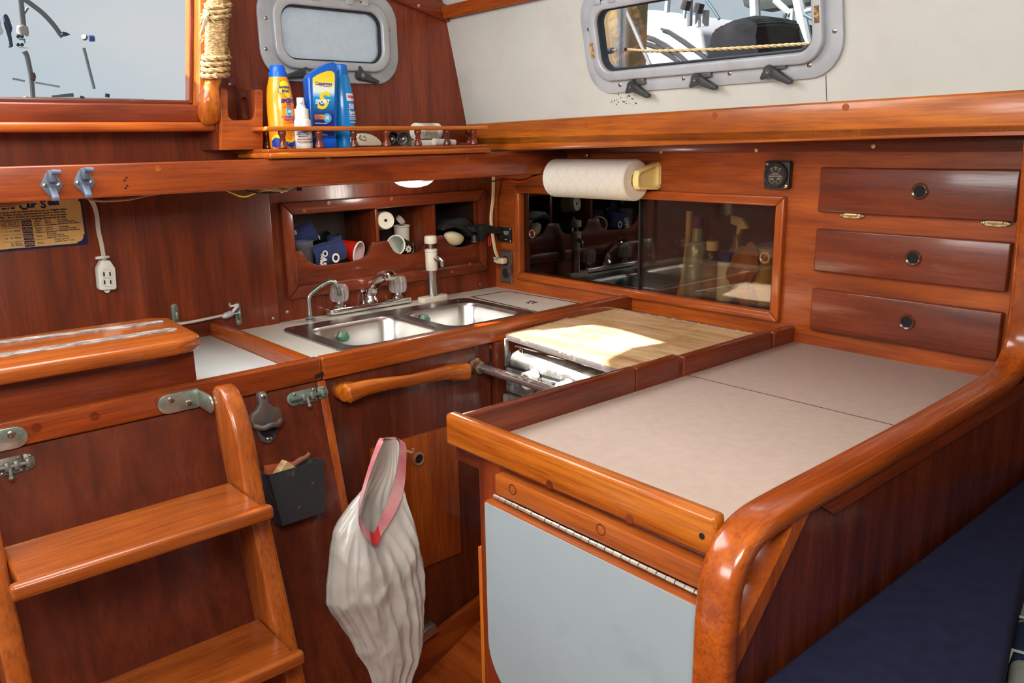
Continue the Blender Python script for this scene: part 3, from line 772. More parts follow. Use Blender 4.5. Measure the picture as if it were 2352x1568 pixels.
# ================================================================ ENGINE BOX AND GALLEY FRONT FITTINGS
def barrel_bolt(pa, pb, label, keeper=True):
    """pa, pb: pixel ends of the plate on the slope"""
    A, B = on_slope(*pa, .001), on_slope(*pb, .001); c = (A + B) / 2; w = (B - A).length; M = MS(c)
    root = thing('barrel_bolt', label, 'bolt', c)
    hw = w / 2; h = .0125
    g = G(); g.prism([(-hw + h + h * math.cos(t), h * math.sin(t)) for t in [PI / 2 + k * PI / 8 for k in range(9)]] + [(hw * .42, -h), (hw * .42, h)], 'z', 0, .003, .0008)
    g.prism([(hw * .5, h * .9)] + [(hw * .5, -h * .9)] + [(hw - h + h * math.cos(t), h * math.sin(t)) for t in [-PI / 2 + k * PI / 8 for k in range(9)]], 'z', 0, .003, .0008)
    bmesh.ops.transform(g.bm, matrix=M, verts=g.bm.verts); obj('plate', g, VERDI if keeper else OLDBR, root)
    g = G(); g.tube([(-hw * .9, -.001, .006), (hw * .8, -.001, .006)], .0038, 10); g.tube([(-.004, -.001, .007), (-.006, -.016, .014)], .0028, 8); g.ball((-.006, -.017, .0145), .0042)
    bmesh.ops.transform(g.bm, matrix=M, verts=g.bm.verts); obj('bolt', g, OLDBR, root)
    g = G()
    for x in (-hw * .25, hw * .15, hw * .66): g.box((x - .004, -.008, 0), (x + .004, .006, .0105), .002)
    bmesh.ops.transform(g.bm, matrix=M, verts=g.bm.verts); obj('guide', g, VERDI if keeper else OLDBR, root)
    g = G()
    for x, y in ((-hw * .62, .008), (-hw * .5, -.009), (hw * .3, .009), (hw * .3, -.0095), (hw * .8, .008), (hw * .78, -.009)): g.screw((x, y, .003), (0, 0, 1), .0024)
    bmesh.ops.transform(g.bm, matrix=M, verts=g.bm.verts); obj('screw', g, SCREWM, root)
barrel_bolt((659, 922), (752, 896), 'green tarnished barrel bolt at the top of the engine box stile')
barrel_bolt((80, 1052), (-25, 1084), 'dark barrel bolt under the ladder bracket at the picture edge', False)

# bottle opener
c = on_slope(607, 967, .001); M = MS(c) @ Matrix.Scale(1.12, 4)
bo = thing('bottle_opener', 'rusty cast iron bottle opener screwed to the engine box', 'bottle opener', c)
g = G()
g.prism([(-.008, .040), (-.006, .046), (.0, .048), (.006, .046), (.008, .040), (.008, .028), (.014, .020), (.022, .017), (.026, .008), (.024, -.004), (.016, -.008), (.0, -.004), (-.016, -.008), (-.024, -.004), (-.026, .008), (-.022, .017), (-.014, .020), (-.008, .028)], 'z', .001, .016, .004, 3)
g.prism([(-.014, .0), (.014, .0), (.016, -.014), (.012, -.030), (.0, -.037), (-.012, -.030), (-.016, -.014)], 'z', .0, .006, .002)
g.tube(smooth_path([V((-.022, -.002, .012)), V((-.012, -.008, .020)), V((0, -.006, .023)), V((.012, -.008, .020)), V((.022, -.002, .012))], 5), .0045, 10)
bmesh.ops.transform(g.bm, matrix=M, verts=g.bm.verts)
g2_ = G(); g2_.lathe([(.0105, .0058), (.0105, .0064)], (0, -.014, 0), (0, 0, 1), 18); g2_.lathe([(.013, .006), (.015, .012), (.0135, .012), (.011, .0065)], (0, -.010, 0), (0, 0, 1), 20); bmesh.ops.transform(g2_.bm, matrix=M, verts=g2_.bm.verts); obj('mouth', g2_, plain('black_iron', (.02, .019, .02), .5, .3), bo)
obj('body', g, spotted('rusty_iron', (.095, .083, .08), (.14, .06, .035), 30, .48, .66, .6, .5, 8, bump=.5), bo)
g = G(); g.screw((0, .040, .016), (0, 0, 1), .0045); g.screw((0, -.028, .006), (0, 0, 1), .0042); bmesh.ops.transform(g.bm, matrix=M, verts=g.bm.verts); obj('screw', g, STEEL, bo)

# black metal box with wood blocks
q0, q1, q2, q3 = on_slope(612, 1106, .035), on_slope(722, 1066, .035), on_slope(716, 1166, .035), on_slope(626, 1188, .035)
c = (q0 + q2) / 2; M = MS(on_slope(665, 1128, 0.0))
Mi = M.inverted()
bx = thing('wall_box', 'black tapered metal box hung on the engine box holding wood blocks', 'box', M.translation)
g = G()
tp, bt = .048, -.046; tw, bw = .052, .040; to, bo_ = .052, .040
loops = [[V((-bw, bt, .001)), V((bw, bt, .001)), V((bw, bt, bo_)), V((-bw, bt, bo_))], [V((-tw, tp, .001)), V((tw, tp, .001)), V((tw, tp, to)), V((-tw, tp, to))],
         [V((-tw + .0025, tp, .0035)), V((tw - .0025, tp, .0035)), V((tw - .0025, tp, to - .0025)), V((-tw + .0025, tp, to - .0025))],
         [V((-bw + .0025, bt + .003, .0035)), V((bw - .0025, bt + .003, .0035)), V((bw - .0025, bt + .003, bo_ - .0025)), V((-bw + .0025, bt + .003, bo_ - .0025))]]
g.loft(loops, True, True, M=M)
obj('body', g, spotted('chipped_black_paint', (.028, .029, .033), (.17, .13, .11), 38, .60, .72, .5, 0, 8), bx, angle=.3)
def block(nm, lab, p, rot, dims, mat):
    g = G(); g.box(tuple(-d / 2 for d in dims), tuple(d / 2 for d in dims), .002, M=M @ Matrix.Translation(p) @ Matrix.Rotation(rot[0], 4, 'Z') @ Matrix.Rotation(rot[1], 4, 'X'))
    return obj(nm, g, mat, label=lab, cat='block')
block('wood_block', 'pale wood block tilted in the black metal box', (-.006, .030, .030), (.75, .2), (.034, .060, .018), wood('board', 'y', .6, 0))
block('wood_block', 'reddish wood block lying at the rear of the black metal box', (-.018, .036, .012), (-.12, .0), (.050, .040, .013), wood('trim', 'x', .5, .1))
g = G(); g.tube(smooth_path([M @ V((.005, .046, .018)), M @ V((.02, .052, .020)), M @ V((.034, .055, .02)), M @ V((.041, .060, .022))], 5), [.005] * 8 + [.004] * 8, 8)
obj('cork_stick', g, plain('brown_bark', (.22, .07, .035), .7), label='short reddish brown stick in the black metal box', cat='stick')

# --- galley front panel under the sink
YG = -.517
gp = thing('galley_front', 'dark varnished galley front below the sink with a small square door', 'panel', (-.65, YG, .2))
obj('panel', G().box((-.874, YG, .05), (-.452, YG + .016, .9185), .001), wood('dark', 'z', .24, .5, .35), gp)
d_ = [onY(905, 1010, YG - .012), onY(1050, 975, YG - .012), onY(1063, 1265, YG - .012)]
dx0, dx1, dz0, dz1 = onY(915, 1300, YG - .012).x - .045, d_[1].x, onY(1063, 1267, YG - .012).z, d_[1].z
door = obj('door', G().box((dx0, YG - .012, dz0), (dx1, YG - .0004, dz1), .002), wood('trim', 'z', .24, .45), gp)
rc = onY(961, 1053, YG - .0125)
g = G(); g.lathe([(.0145, -.004), (.0145, .0035), (.012, .005), (.0095, .0035), (.0095, -.003)], rc, (0, -1, 0), 24, caps=False); obj('finger_ring', g, RINGCU, door)
obj('finger_hole', G().lathe([(.0095, 0), (.0095, .0006)], rc + V((0, -.0004, 0)), (0, -1, 0), 20), HOLE, door)
g = G(); g.box((dx1 + .0005, YG - .010, dz1 - .055), (dx1 + .004, YG - .001, dz1 - .02), .001); obj('hinge', g, IVORY, door)
obj('side_panel', G().box((-.4515, YG - .018, .05), (-.001, YG - .002, .9183), .001), wood('dark', 'z', .24, .4), gp)
# grab handle
hA, hB = onY(780, 905, YG - .035), onY(1083, 850, YG - .035)
gh = thing('grab_handle', 'polished wooden grab handle across the galley front', 'handle', (hA + hB) / 2)
d = (hB - hA); Lh = d.length; d.normalize()
pth = [hA + d * (.012), hA + d * .03, hA + d * .06, hA + d * .12, hA + d * (Lh * .5), hB - d * .12, hB - d * .06, hB - d * .03, hB - d * .008]
pth = [p + V((0, (0, 0, -.001, -.002, -.003, -.002, -.001, 0, 0)[i], (-.002, 0, .004, .004, .003, .004, .004, 0, -.001)[i])) for i, p in enumerate(pth)]
pth = smooth_path(pth, 4)
n_ = len(pth); rr = []
for i in range(n_):
    t = min(i, n_ - 1 - i) / 4; rr.append(.0115 + .0075 * max(0, 1 - t / 3.2) if i not in (0, n_ - 1) else .013)
g = G(); g.tube(pth, rr, 14, sq=(1.0, .85, .75), up=(0, 0, 1))
for p in (hA + d * .028, hB - d * .028): g.tube([p + V((0, .005, -.003)), V((p.x, YG - .0005, p.z - .003))], [.017, .017], 14, sq=(.95, 1.5, .75), up=(0, 0, 1))
obj('bar', g, wood('orange', 'x', .2, .6), gh)

# chrome guard bar in front of the stove
cA = onY(1092, 840, YG)
bar = thing('stove_guard_bar', 'pitted chrome guard bar running in front of the stove', 'bar', cA)
obj('bar', G().tube([V((cA.x, YG - .002, cA.z)), V((cA.x - .004, -.962, cA.z - .002))], .0095, 18), WORNCH, bar)
obj('flange', G().lathe([(.018, 0), (.018, .004), (.0135, .007), (.0135, .018)], V((cA.x, YG - .0005, cA.z)), (0, -1, 0), 20), spotted('rusty_flange', (.16, .06, .035), (.42, .36, .22), 60, .5, .65, .5, .5), bar)

# toe board following the sloping sole, and the metal wedge on it
g = G()
xa, xb = -.86, -.46
g.prism([(xa, sole_z(xa) - .01), (xb, sole_z(xb) - .01), (xb, .342), (xa, .236)], 'y', YG - .014, YG - .0005, .002)
struct('baseboard_galley', g, wood('trim', 'x', .3, .3))
# wedge
wq = onY(973, 1448, YG - .016)
g = G(); g.prism([(wq.x - .024, wq.z - .012), (wq.x + .024, wq.z + .000), (wq.x + .016, wq.z + .020), (wq.x - .008, wq.z + .018), (wq.x - .024, wq.z + .008)], 'y', YG - .040, YG - .0145, .002)
obj('metal_wedge', g, plain('dull_zinc', (.36, .34, .31), .38, .9, var=.1), label='small dull metal wedge on the toe board behind the plastic bag', cat='wedge')

# --- plastic bag hanging from the door
random.seed(11)
prof = [(1012, 892, 912), (1060, 856, 920), (1110, 820, 923), (1150, 790, 926), (1190, 764, 936), (1240, 757, 946), (1300, 748, 957), (1340, 746, 966), (1390, 774, 966), (1440, 800, 963), (1500, 816, 960), (1568, 816, 940), (1640, 822, 922), (1690, 862, 905)]
YB = -.628
P3 = []
for y, xl, xr in prof:
    a, b_ = onY(xl, y, YB), onY(xr, y, YB); P3.append(((a.z + b_.z) / 2, (a.x + b_.x) / 2, abs(b_.x - a.x) / 2))
P3.sort(key=lambda q: -q[0])
def bag_at(z):
    if z >= P3[0][0]: return P3[0][1], P3[0][2]
    for (z0, c0, w0_), (z1, c1_, w1_) in zip(P3, P3[1:]):
        if z1 <= z <= z0:
            t = (z0 - z) / (z0 - z1); t2 = t; return c0 + (c1_ - c0) * t2, w0_ + (w1_ - w0_) * t2
    return P3[-1][1], P3[-1][2]
rim_px = [(868, 1014, -.58), (852, 1058, -.590), (836, 1110, -.606), (824, 1158, -.618), (828, 1190, -.626), (842, 1212, -.630), (858, 1223, -.626), (868, 1200, -.612), (879, 1176, -.600), (893, 1140, -.590), (906, 1100, -.578), (914, 1060, -.566), (917, 1020, -.556), (908, 1008, -.552), (893, 1008, -.554), (878, 1010, -.566)]
rim3 = smooth_path([onY(px, py, Y - .038) for px, py, Y in rim_px], 6, closed=True)
rim3 = [rim3[i // 2] if i % 2 == 0 else (rim3[i // 2] + rim3[(i // 2 + 1) % len(rim3)]) / 2 for i in range(2 * len(rim3))]
NC = len(rim3); NR = 110
zb = P3[-1][0]
bz = []
for j in range(NR + 1):
    t = j / NR; lp = []
    for i in range(NC):
        rp = rim3[i]; z = rp.z + (zb - rp.z) * t
        cx, hw = bag_at(z)
        u = i / NC
        # rim index -> angle: left side first, then the front lip, then the right side, then the back
        if u < .375: th = PI - (u / .375) * PI * .5
        elif u < .78: th = PI * .5 - ((u - .375) / .405) * PI * .5
        else: th = -((u - .78) / .22) * PI
        dep = min(.052, hw * .75) * (1 if th > -.01 else .55)
        x = cx + hw * math.cos(th) * (abs(math.cos(th)) ** -.12 if abs(math.cos(th)) > .05 else 1); y = YB - dep * math.sin(th)
        k = min(1, t / .22); k = k * k * (3 - 2 * k)
        p = V((rp.x + (x - rp.x) * k, rp.y + (y - rp.y) * k, z))
        a = k * .0050
        nz_ = noise.noise(V((math.cos(th) * 3.2 + z * 2.5, math.sin(th) * 2.2 + 4, z * 4.5)))
        n2 = noise.noise(V((p.x * 30 + p.z * 9, p.z * 17 - p.x * 16, 7.1)))
        vd = noise.voronoi(V((p.x * 15 + p.z * 5, p.z * 8.5 - p.x * 9, 2.2)))[0]; vo = min(1, (vd[1] - vd[0]) * 1.6)
        v2d = noise.voronoi(V((p.x * 38 + p.z * 14, p.z * 22 - p.x * 20, 5.2)))[0]; vo2 = min(1, (v2d[1] - v2d[0]) * 1.6)
        q3 = noise.noise(V((p.x * 22 - p.z * 6, p.z * 13 + p.x * 24, 2.2))); q4 = noise.noise(V((th * 3.6 - z * 1.8, z * 1.4, 9.))); q5 = noise.noise(V((p.x * 60 + p.z * 30, p.z * 44 - p.x * 38, 4.4)))
        p += V((math.cos(th) * .4, -math.sin(th), 0)) * (a * ((.6 - 1.5 * vo) * 1.0 + (1 - 3.4 * min(.6, abs(q4))) * (.55 + .75 * max(0, math.cos(th))) + (.5 - vo2) * .45 - .3))
        f = nz_ * a * 1.1
        p += V((math.cos(th) * .5, -math.sin(th), 0)) * f
        p.y = min(p.y, YG - .014)
        lp.append(p)
    bz.append(lp)
bagm, Nn, Ll, bb_ = newmat('white_bag_film')
v = vnode(Nn, Ll, (1, 1, .3)); n = noise_n(Nn, Ll, v, 14, 5, .5)
vb = vnode(Nn, Ll, (1, 1, .45)); nb = noise_n(Nn, Ll, vb, 26, 5, 1.6, .55); bu = Nn.new('ShaderNodeBump'); bu.inputs['Strength'].default_value = .35; bu.inputs['Distance'].default_value = .003; Ll.new(nb, bu.inputs['Height']); Ll.new(bu.outputs[0], bb_.inputs['Normal'])
Ll.new(ramp(Nn, Ll, n, [(.3, srgb(196, 190, 186)), (.7, srgb(228, 222, 214))]), bb_.inputs['Base Color'])
seti(bb_, Roughness=.26, Transmission_Weight=0.0, Alpha=.87, Specular_IOR_Level=.8, Subsurface_Weight=.15)
bb_.inputs['Subsurface Radius'].default_value = (.01, .01, .01)
bag = thing('plastic_bag', 'white plastic bin bag with a pink drawstring hanging on the galley front', 'bag', (P3[6][1], YB, P3[-1][0]))
g = G(); g.loft(bz, True, False); obj('film', g, bagm, bag, angle=1.6)
# drawstring hem following the mouth
hem, Nn, Ll, bb_ = newmat('pink_drawstring_hem'); seti(bb_, Roughness=.35, Specular_IOR_Level=.5)
v = vnode(Nn, Ll, (1, 1, 1)); Ll.new(ramp(Nn, Ll, noise_n(Nn, Ll, v, 16, 3), [(.35, srgb(196, 110, 118)), (.62, srgb(206, 150, 152))]), bb_.inputs['Base Color'])
mouth = V((sum(p.x for p in rim3) / NC, sum(p.y for p in rim3) / NC, sum(p.z for p in rim3) / NC))
h1, h2 = [], []
for i in range(NC):
    p = rim3[i]; dn = (bz[9][i] - bz[0][i]); dn = dn.normalized() if dn.length > 1e-5 else V((0, 0, -1))
    out = (p - mouth); out.y -= .02; out = V((out.x, out.y * 1.5, out.z * .3)).normalized()
    wd_ = .020 if i / NC < .80 else .012
    h1.append(p + out * .0022 + V((0, 0, .002))); h2.append(p + out * (.0022 + wd_ * .75) + V((0, -.004, -wd_ * .55)))
g = G(); g.loft([h1, h2], True, False); obj('drawstring_hem', g, hem, bag)
i0 = int(NC * .34)
g = G(); g.loft([[p + V((0, -.0015, 0)) for p in h1[i0:i0 + 18]], [p + V((0, -.0015, 0)) for p in h2[i0:i0 + 18]]], False, False); obj('drawstring', g, plain('red_drawstring', srgb(205, 40, 48), .4), bag)
g = G(); hk = onY(897, 1012, YG - .02); g.tube(smooth_path([V((hk.x, YG - .0005, hk.z - .004)), V((hk.x, YG - .09, hk.z - .004)), V((hk.x, YG - .10, hk.z + .006))], 5), .0025, 8)
obj('bag_hook', g, BRASS, label='small hook on the galley front that carries the plastic bag', cat='hook')

# ================================================================ STOVE
SXF = -.44
sv = thing('stove', 'gimballed steel galley stove with a worn board lid between the sink and the peninsula', 'stove', (-.23, -.72, .55))
SYa, SYb = -.912, -.553
stl = spotted('scuffed_steel', (.24, .235, .22), (.72, .71, .68), 22, .47, .66, .34, .7, 8, (1, 1, 1), rough2=.42)
obj('body', G().box((SXF + .02, SYa, .55), (-.03, SYb, .868), .003), stl, sv)
yfa, yfb = -.935, -.553
obj('control_panel', G().box((SXF, SYa, .8115), (SXF + .02, SYb, .8655), .002), stl, sv)
od = obj('oven_door', G().box((SXF - .006, SYa, .56), (SXF + .018, SYb + .006, .806), .004), stl, sv)
obj('door_panel', G().ring(rrect(SYa + .03, SYb - .008, .60, .790, .012), rrect(SYa + .036, SYb - .014, .606, .784, .010), 'x', SXF - .009, SXF - .005, .001), stl, od)
obj('panel_gap', G().box((SXF + .003, SYa, .8655), (SXF + .02, SYb, .8705), 0), HOLE, sv)
g = G(); g.prism([(SXF + .004, .8705), (SXF + .002, .886), (SXF + .010, .898), (SXF + .03, .904), (SXF + .045, .904), (SXF + .045, .8705)], 'y', SYa, SYb - .012, .002)
obj('front_ledge', g, spotted('scuffed_bright_steel', (.30, .29, .27), (.80, .79, .77), 20, .44, .64, .34, .7), sv)
obj('burner_tray', G().box((SXF + .045, SYa, .868), (-.035, SYb - .002, .878), .001), STEEL, sv)
g = G()
for z, x in ((.914, SXF + .012),): g.tube([(x, SYb - .02, z), (x + .001, SYa + .01, z)], .003, 8)
g.tube(smooth_path([V((SXF + .018, SYb - .03, .898)), V((SXF + .016, SYb - .03, .912)), V((SXF + .016, SYb - .036, .912)), V((SXF + .018, SYb - .036, .898))], 4), .002, 7)
obj('pot_rail', g, CHROME, sv)
g = G(); g.prism([(SXF - .001, .930), (SXF + .008, .930), (SXF + .009, .905), (SXF + .018, .890), (SXF + .018, .872), (SXF + .012, .868), (SXF - .001, .868)], 'y', SYb - .002, SYb + .002, .001); g.screw((SXF + .008, SYb - .002, .879), (0, -1, 0), .004)
obj('lid_bracket', g, stl, sv)
for px, py in ((1225, 860), (1305, 885)):
    c = onX(px, py, SXF - .001)
    c = V((c.x, c.y, .858))
    g = G(); g.lathe([(.0235, 0), (.0235, .004), (.021, .006)], c, (-1, 0, 0), 26); k1 = obj('knob_base', g, STEEL, sv)
    g = G(); g.lathe([(.0195, .005), (.0195, .020), (.0165, .023), (.013, .0225), (.012, .014)], c, (-1, 0, 0), 26); k2 = obj('knob', g, WHITEP, k1)
    obj('knob_face', G().lathe([(.0125, .012), (.0125, .016), (.003, .017)], c, (-1, 0, 0), 18), stl, k1)
c = onX(1272, 872, SXF - .001); obj('igniter', G().lathe([(.007, 0), (.006, .010), (.003, .012)], (c.x, c.y, .858), (-1, 0, 0), 14), BLACKP, sv)
# lid: steel tray edge with a board inside
tl = [(-.452, -.556), (-.029, -.478), (-.029, -.90), (-.462, -.955)]
lidr = obj('lid', G().ring(rrect(-.449, -.028, -.955, -.553 + .07, .014, 5), rrect(-.443, -.034, -.949, -.559 + .07, .010, 5), 'z', .925, .9375, .002), WORNCH, sv) if False else None
def quad_round(pts, r=.012, n=4):
    out = []; m = len(pts)
    for i in range(m):
        p, a, b_ = V(pts[i] + (0,)), V(pts[i - 1] + (0,)), V(pts[(i + 1) % m] + (0,))
        d1_, d2_ = (a - p).normalized(), (b_ - p).normalized(); s0, s1_ = p + d1_ * r, p + d2_ * r
        for k in range(n + 1):
            t = k / n; q = s0 * (1 - t) ** 2 + p * 2 * t * (1 - t) + s1_ * t * t; out.append((q.x, q.y))
    return out
Lz = .9375
c4 = [onZ(1158, 768, Lz), onZ(1401, 705, Lz), onZ(1752, 768, Lz), onZ(1440, 857, Lz)]
c4 = [(p.x, p.y) for p in c4]
c4[1] = (min(c4[1][0], -.012), c4[1][1]); c4[2] = (min(c4[2][0], -.012), c4[2][1] )
ctr = (sum(p[0] for p in c4) / 4, sum(p[1] for p in c4) / 4)
shr = lambda k: [(p[0] + (ctr[0] - p[0]) * k, p[1] + (ctr[1] - p[1]) * k) for p in c4]
lr = obj('lid', G().ring(quad_round(c4), quad_round(shr(.016)), 'z', Lz - .011, Lz + .001, .0015), WORNCH, sv)
bdm, Nn, Ll, bb_ = newmat('worn_cutting_board')
v1 = vnode(Nn, Ll, (16, 2.2, 16)); v2 = vnode(Nn, Ll, (60, 4, 60)); v3 = vnode(Nn, Ll, (3, 3, 3))
cc = ramp(Nn, Ll, noise_n(Nn, Ll, v1, 1.6, 6, .6), [(.28, (.44, .26, .12, 1)), (.5, (.66, .44, .23, 1)), (.72, (.74, .56, .35, 1))])
cc = mixc(Nn, Ll, 'MULTIPLY', .6, cc, ramp(Nn, Ll, noise_n(Nn, Ll, v2, 2, 4), [(.35, (.6, .5, .42, 1)), (.55, (1, 1, 1, 1))]))
cc = mixc(Nn, Ll, 'MULTIPLY', .9, cc, ramp(Nn, Ll, noise_n(Nn, Ll, v3, 3, 8, .6, .7), [(.30, (.62, .48, .32, 1)), (.5, (1, .98, .95, 1))]))
Ll.new(cc, bb_.inputs['Base Color']); seti(bb_, Roughness=.42, Specular_IOR_Level=.4)
obj('board', G().prism(quad_round(shr(.018), .01), 'z', Lz - .009, Lz - .001), bdm, lr)

# ================================================================ PENINSULA
pn = thing('peninsula', 'galley peninsula with a beige laminate top and wooden fiddles in front of the drawers', 'counter', (-.44, -1.18, .1))
obj('worktop', G().box((-.868, -1.414, CT - .022), (-.001, -.977, CT), .001), BEIGE, pn)
s0, s1 = onZ(1600, 866, CT + .0003), onZ(2030, 974, CT + .0003)
obj('seam', G().box((s0.x - .0009, -1.41, CT), (s0.x + .0009, -.978, CT + .0004), 0), plain('brown_seam', (.06, .025, .012), .6), pn)
FI = wood('panel', 'x', .26, .45, .1)
fx = [-.880, onY(1561, 850, -.978).x, onY(1571, 850, -.978).x, onY(1773, 770, -.978).x, onY(1779, 770, -.978).x, -.001]
fmidx = onY(1462, 880, -.978).x
for a, b_, zt in ((fx[0], fmidx - .0006, .963), (fmidx + .0006, fx[1], .962), (fx[2], fx[3], .957), (fx[4], fx[5], .954)):
    obj('fiddle', G().box((a, -.978, .899), (b_, -.960, zt), .004, 3), FI, pn)
g = G(); g.box((-.899, -1.414, .9225), (-.879, -.958, .969), .0055, 3)
ef = obj('fiddle', g, wood('orange', 'y', .22, .5), pn)
g = G(); g.lathe([(.0035, -.001), (.0035, .0003)], onX(1612, 1231, -.8993), (-1, 0, 0), 12); obj('screw_hole', g, HOLE, ef)
g = G()
for p in [(1262, 1112), (1446, 1191)]: g.lathe([(.0055, -.001), (.0055, .0004)], onX(*p, -.8993), (-1, 0, 0), 14)
obj('wood_plug', g, wood('panel', 'y'), ef)
obj('end_panel', G().box((-.886, -1.414, .15), (-.868, -1.016, .9225), .001), wood('panel', 'z', .25, .45), pn)
obj('end_panel', G().box((-.884, -1.02, .896), (-.868, -.962, .9224), .001), wood('dark', 'y'), pn)
obj('side_panel', G().box((-.868, -1.030, .15), (-.03, -1.017, .898), 0), wood('dark', 'z'), pn)
obj('door_batten', G().box((-.884, -1.016, .42), (-.86, -1.006, .775), .001), wood('orange', 'z'), pn)
cl = obj('cleat', G().box((-.906, -1.413, .887), (-.886, -1.0755, .9145), .0015), wood('step', 'y', .3, .3), pn)
g = G()
for p in [(1177, 1124), (1380, 1216)]: g.ring(circ(0, 0, .0072, 16), circ(0, 0, .0060, 16), 'z', 0, .0003, M=Matrix.Translation(onX(*p, -.9062)) @ Matrix.Rotation(-PI / 2, 4, 'Y'))
obj('wood_plug', g, wood('dark', 'y'), cl)
# drop leaf
lf = thing('drop_leaf', 'blue grey drop leaf with wooden edge hanging on the end of the peninsula', 'drop leaf', (-.92, -1.25, .64))
def leaf_out(ins=0):
    y0, y1, z0, z1, r = -1.4135, -1.072 - ins, .600 + ins, .8805, .075
    P = [(y0, z1), (y0, z0)]
    P += [(y1 - r + r * math.sin(t), z0 + r - r * math.cos(t)) for t in [k * PI / 20 for k in range(11)]]
    P += [(y1, z1)]
    return P
obj('core', G().prism(leaf_out(), 'x', -.9212, -.907, .001), wood('step', 'y', .3, .3), lf)
obj('laminate', G().prism([(a, min(b_, .8785)) for a, b_ in leaf_out(.001)], 'x', -.9228, -.9210), LEAF, lf)
g = G()
n_ = 27
for k in range(n_):
    ya = -1.076 - k * .0125; g.tube([(-.9085, ya, .8845), (-.9085, ya - .0115, .8845)], .0026 + (.0003 if k % 2 else 0), 8)
obj('piano_hinge', g, BRASS if False else plain('hinge_steel', (.66, .62, .54), .3, .9, var=.1), lf)

# bulkhead between galley and saloon with its rail, handhold and post
bh = thing('saloon_bulkhead', 'low varnished bulkhead with a rounded rail and slanted handhold beside the settee', 'bulkhead', (-.4, -1.395, .3))
RW = wood('trim', 'x', .16, .6)
YRC = -1.436
path = smooth_path([(x, YRC, z) for x, z in ((-.9215, .30), (-.9215, .80), (-.920, .88), (-.914, .918), (-.897, .944), (-.865, .958), (-.81, .9615), (-.68, .962), (-.5, .963), (-.35, .966), (-.26, .9685), (-.20, .973), (-.158, .985), (-.1345, 1.010), (-.1265, 1.05), (-.130, 1.12), (-.145, 1.24), (-.157, 1.330))], 6)
obj('rail', G().tube(path, 1.0, 20, sq=(.0135, .0215, .55), up=(1, 0, 0)), wood('trim', 'x', .14, .6), bh)
YO = -1.4555
hole_px = [(1682, 1447), (1687, 1360), (1702, 1297), (1738, 1245), (1768, 1220), (1804, 1197), (1816, 1204), (1808, 1240), (1706, 1444), (1692, 1461)]
hole = [(p.x, p.z) for p in (onY(a, b_, YO) for a, b_ in hole_px)]
hole = [(p.x, p.y) for p in smooth_path([V((a, b_, 0)) for a, b_ in hole], 4, closed=True)]
dg = [(p.x, p.z) for p in (onY(a, b_, YO) for a, b_ in ((1868, 1160), (1846, 1207), (1679, 1568)))]
sl_ = (dg[2][1] - dg[1][1]) / (dg[2][0] - dg[1][0]); dzb = (dg[2][0] + (.68 - dg[2][1]) / sl_, .68)
zc = dg[1][1] + (-.916 - dg[1][0]) * sl_
endp = [(-.924, zc - .03), (-.916, zc), dg[1], dg[0], (dg[0][0] + .05, .958), (-.81, .958), (-.865, .955), (-.897, .940), (-.912, .915), (-.921, .86)]
ep = obj('end_piece', G().poly_holes(endp, [hole], 'y', YO, -1.4165), wood('trim', 'z', .2, .55), bh)
obj('panel', G().prism([(-.918, .30), (.0, .30), (.0, .962), (dg[0][0] + .05, .957), dg[0], dg[1], (-.918, zc)], 'y', -1.4515, -1.4200), wood('dark', 'z', .22, .5, .25), bh)
obj('rail_band', G().prism([(dg[0][0] + .002, dg[0][1] + .003), (dg[0][0] + .05, .9325), (-.01, .938), (-.01, .965), (dg[0][0] + .06, .957)], 'y', -1.4545, -1.4190), wood('panel', 'x', .2, .5), bh)
obj('post_board', G().box((-.135, -1.4515, .96), (.0, -1.4200, 1.333), .001), wood('dark', 'z', .2, .5), bh)

# settee back and striped cushion
obj('settee_cushion', G().prism([(-1.4, -1.459), (.0, -1.459), (.0, -1.475), (-.443, -1.566), (-.674, -1.622), (-1.4, -1.80)], 'z', .50, .792, .022, 5), SETTEE, label='navy blue settee cushion along the low saloon bulkhead', cat='cushion')
c0 = onZ(2372, 1440, .66)
pl = thing('striped_pillow', 'grey and navy pillow with pale piping at the lower picture corner', 'pillow', (c0.x, c0.y, .50))
fabg = plain('grey_fabric', srgb(150, 152, 146), .9, var=.06, scale=80, bump=.3)
fabn = plain('navy_fabric', srgb(24, 40, 72), .9, var=.1, scale=80, bump=.3)
e_a, e_b, e_c, e_d = onZ(2352, 1340, .70), onZ(2334, 1420, .70), onZ(2322, 1498, .70), onZ(2312, 1580, .70)
dirx = (e_b - e_d).normalized(); px_ = V((dirx.y, -dirx.x, 0))
def slab_c(pa, pb, wid, z0, z1, r):
    g = G(); P = [pa, pb, pb + px_ * wid, pa + px_ * wid]
    g.prism([(p.x, p.y) for p in P], 'z', z0, z1, r, 4); return g
obj('light_panel', slab_c(e_a + dirx * .05, e_b, .16, .56, .70, .012), fabg, pl)
obj('navy_band', slab_c(e_b, e_c, .16, .555, .704, .012), fabn, pl)
obj('grey_panel', slab_c(e_c, e_d - dirx * .05, .16, .56, .70, .014), fabg, pl)
g = G()
for p, q in ((e_b, e_c), (e_c, e_d)): g.tube(smooth_path([p + V((0, 0, .002)), (p + q) / 2 - px_ * .005 + V((0, 0, -.01)), q + V((0, 0, -.002))], 5), .0022, 8)
for p in (e_b, e_c): g.tube([p + V((0, 0, .004)), p + px_ * .15 + V((0, 0, .006))], .002, 8)
obj('piping', g, plain('pale_piping', srgb(176, 182, 178), .8), pl)
obj('settee', G().box((-1.4, -2.3, .25), (.2, -1.459, .495), .03, 4), SETTEE, label='navy blue settee base below the striped pillow', cat='settee')

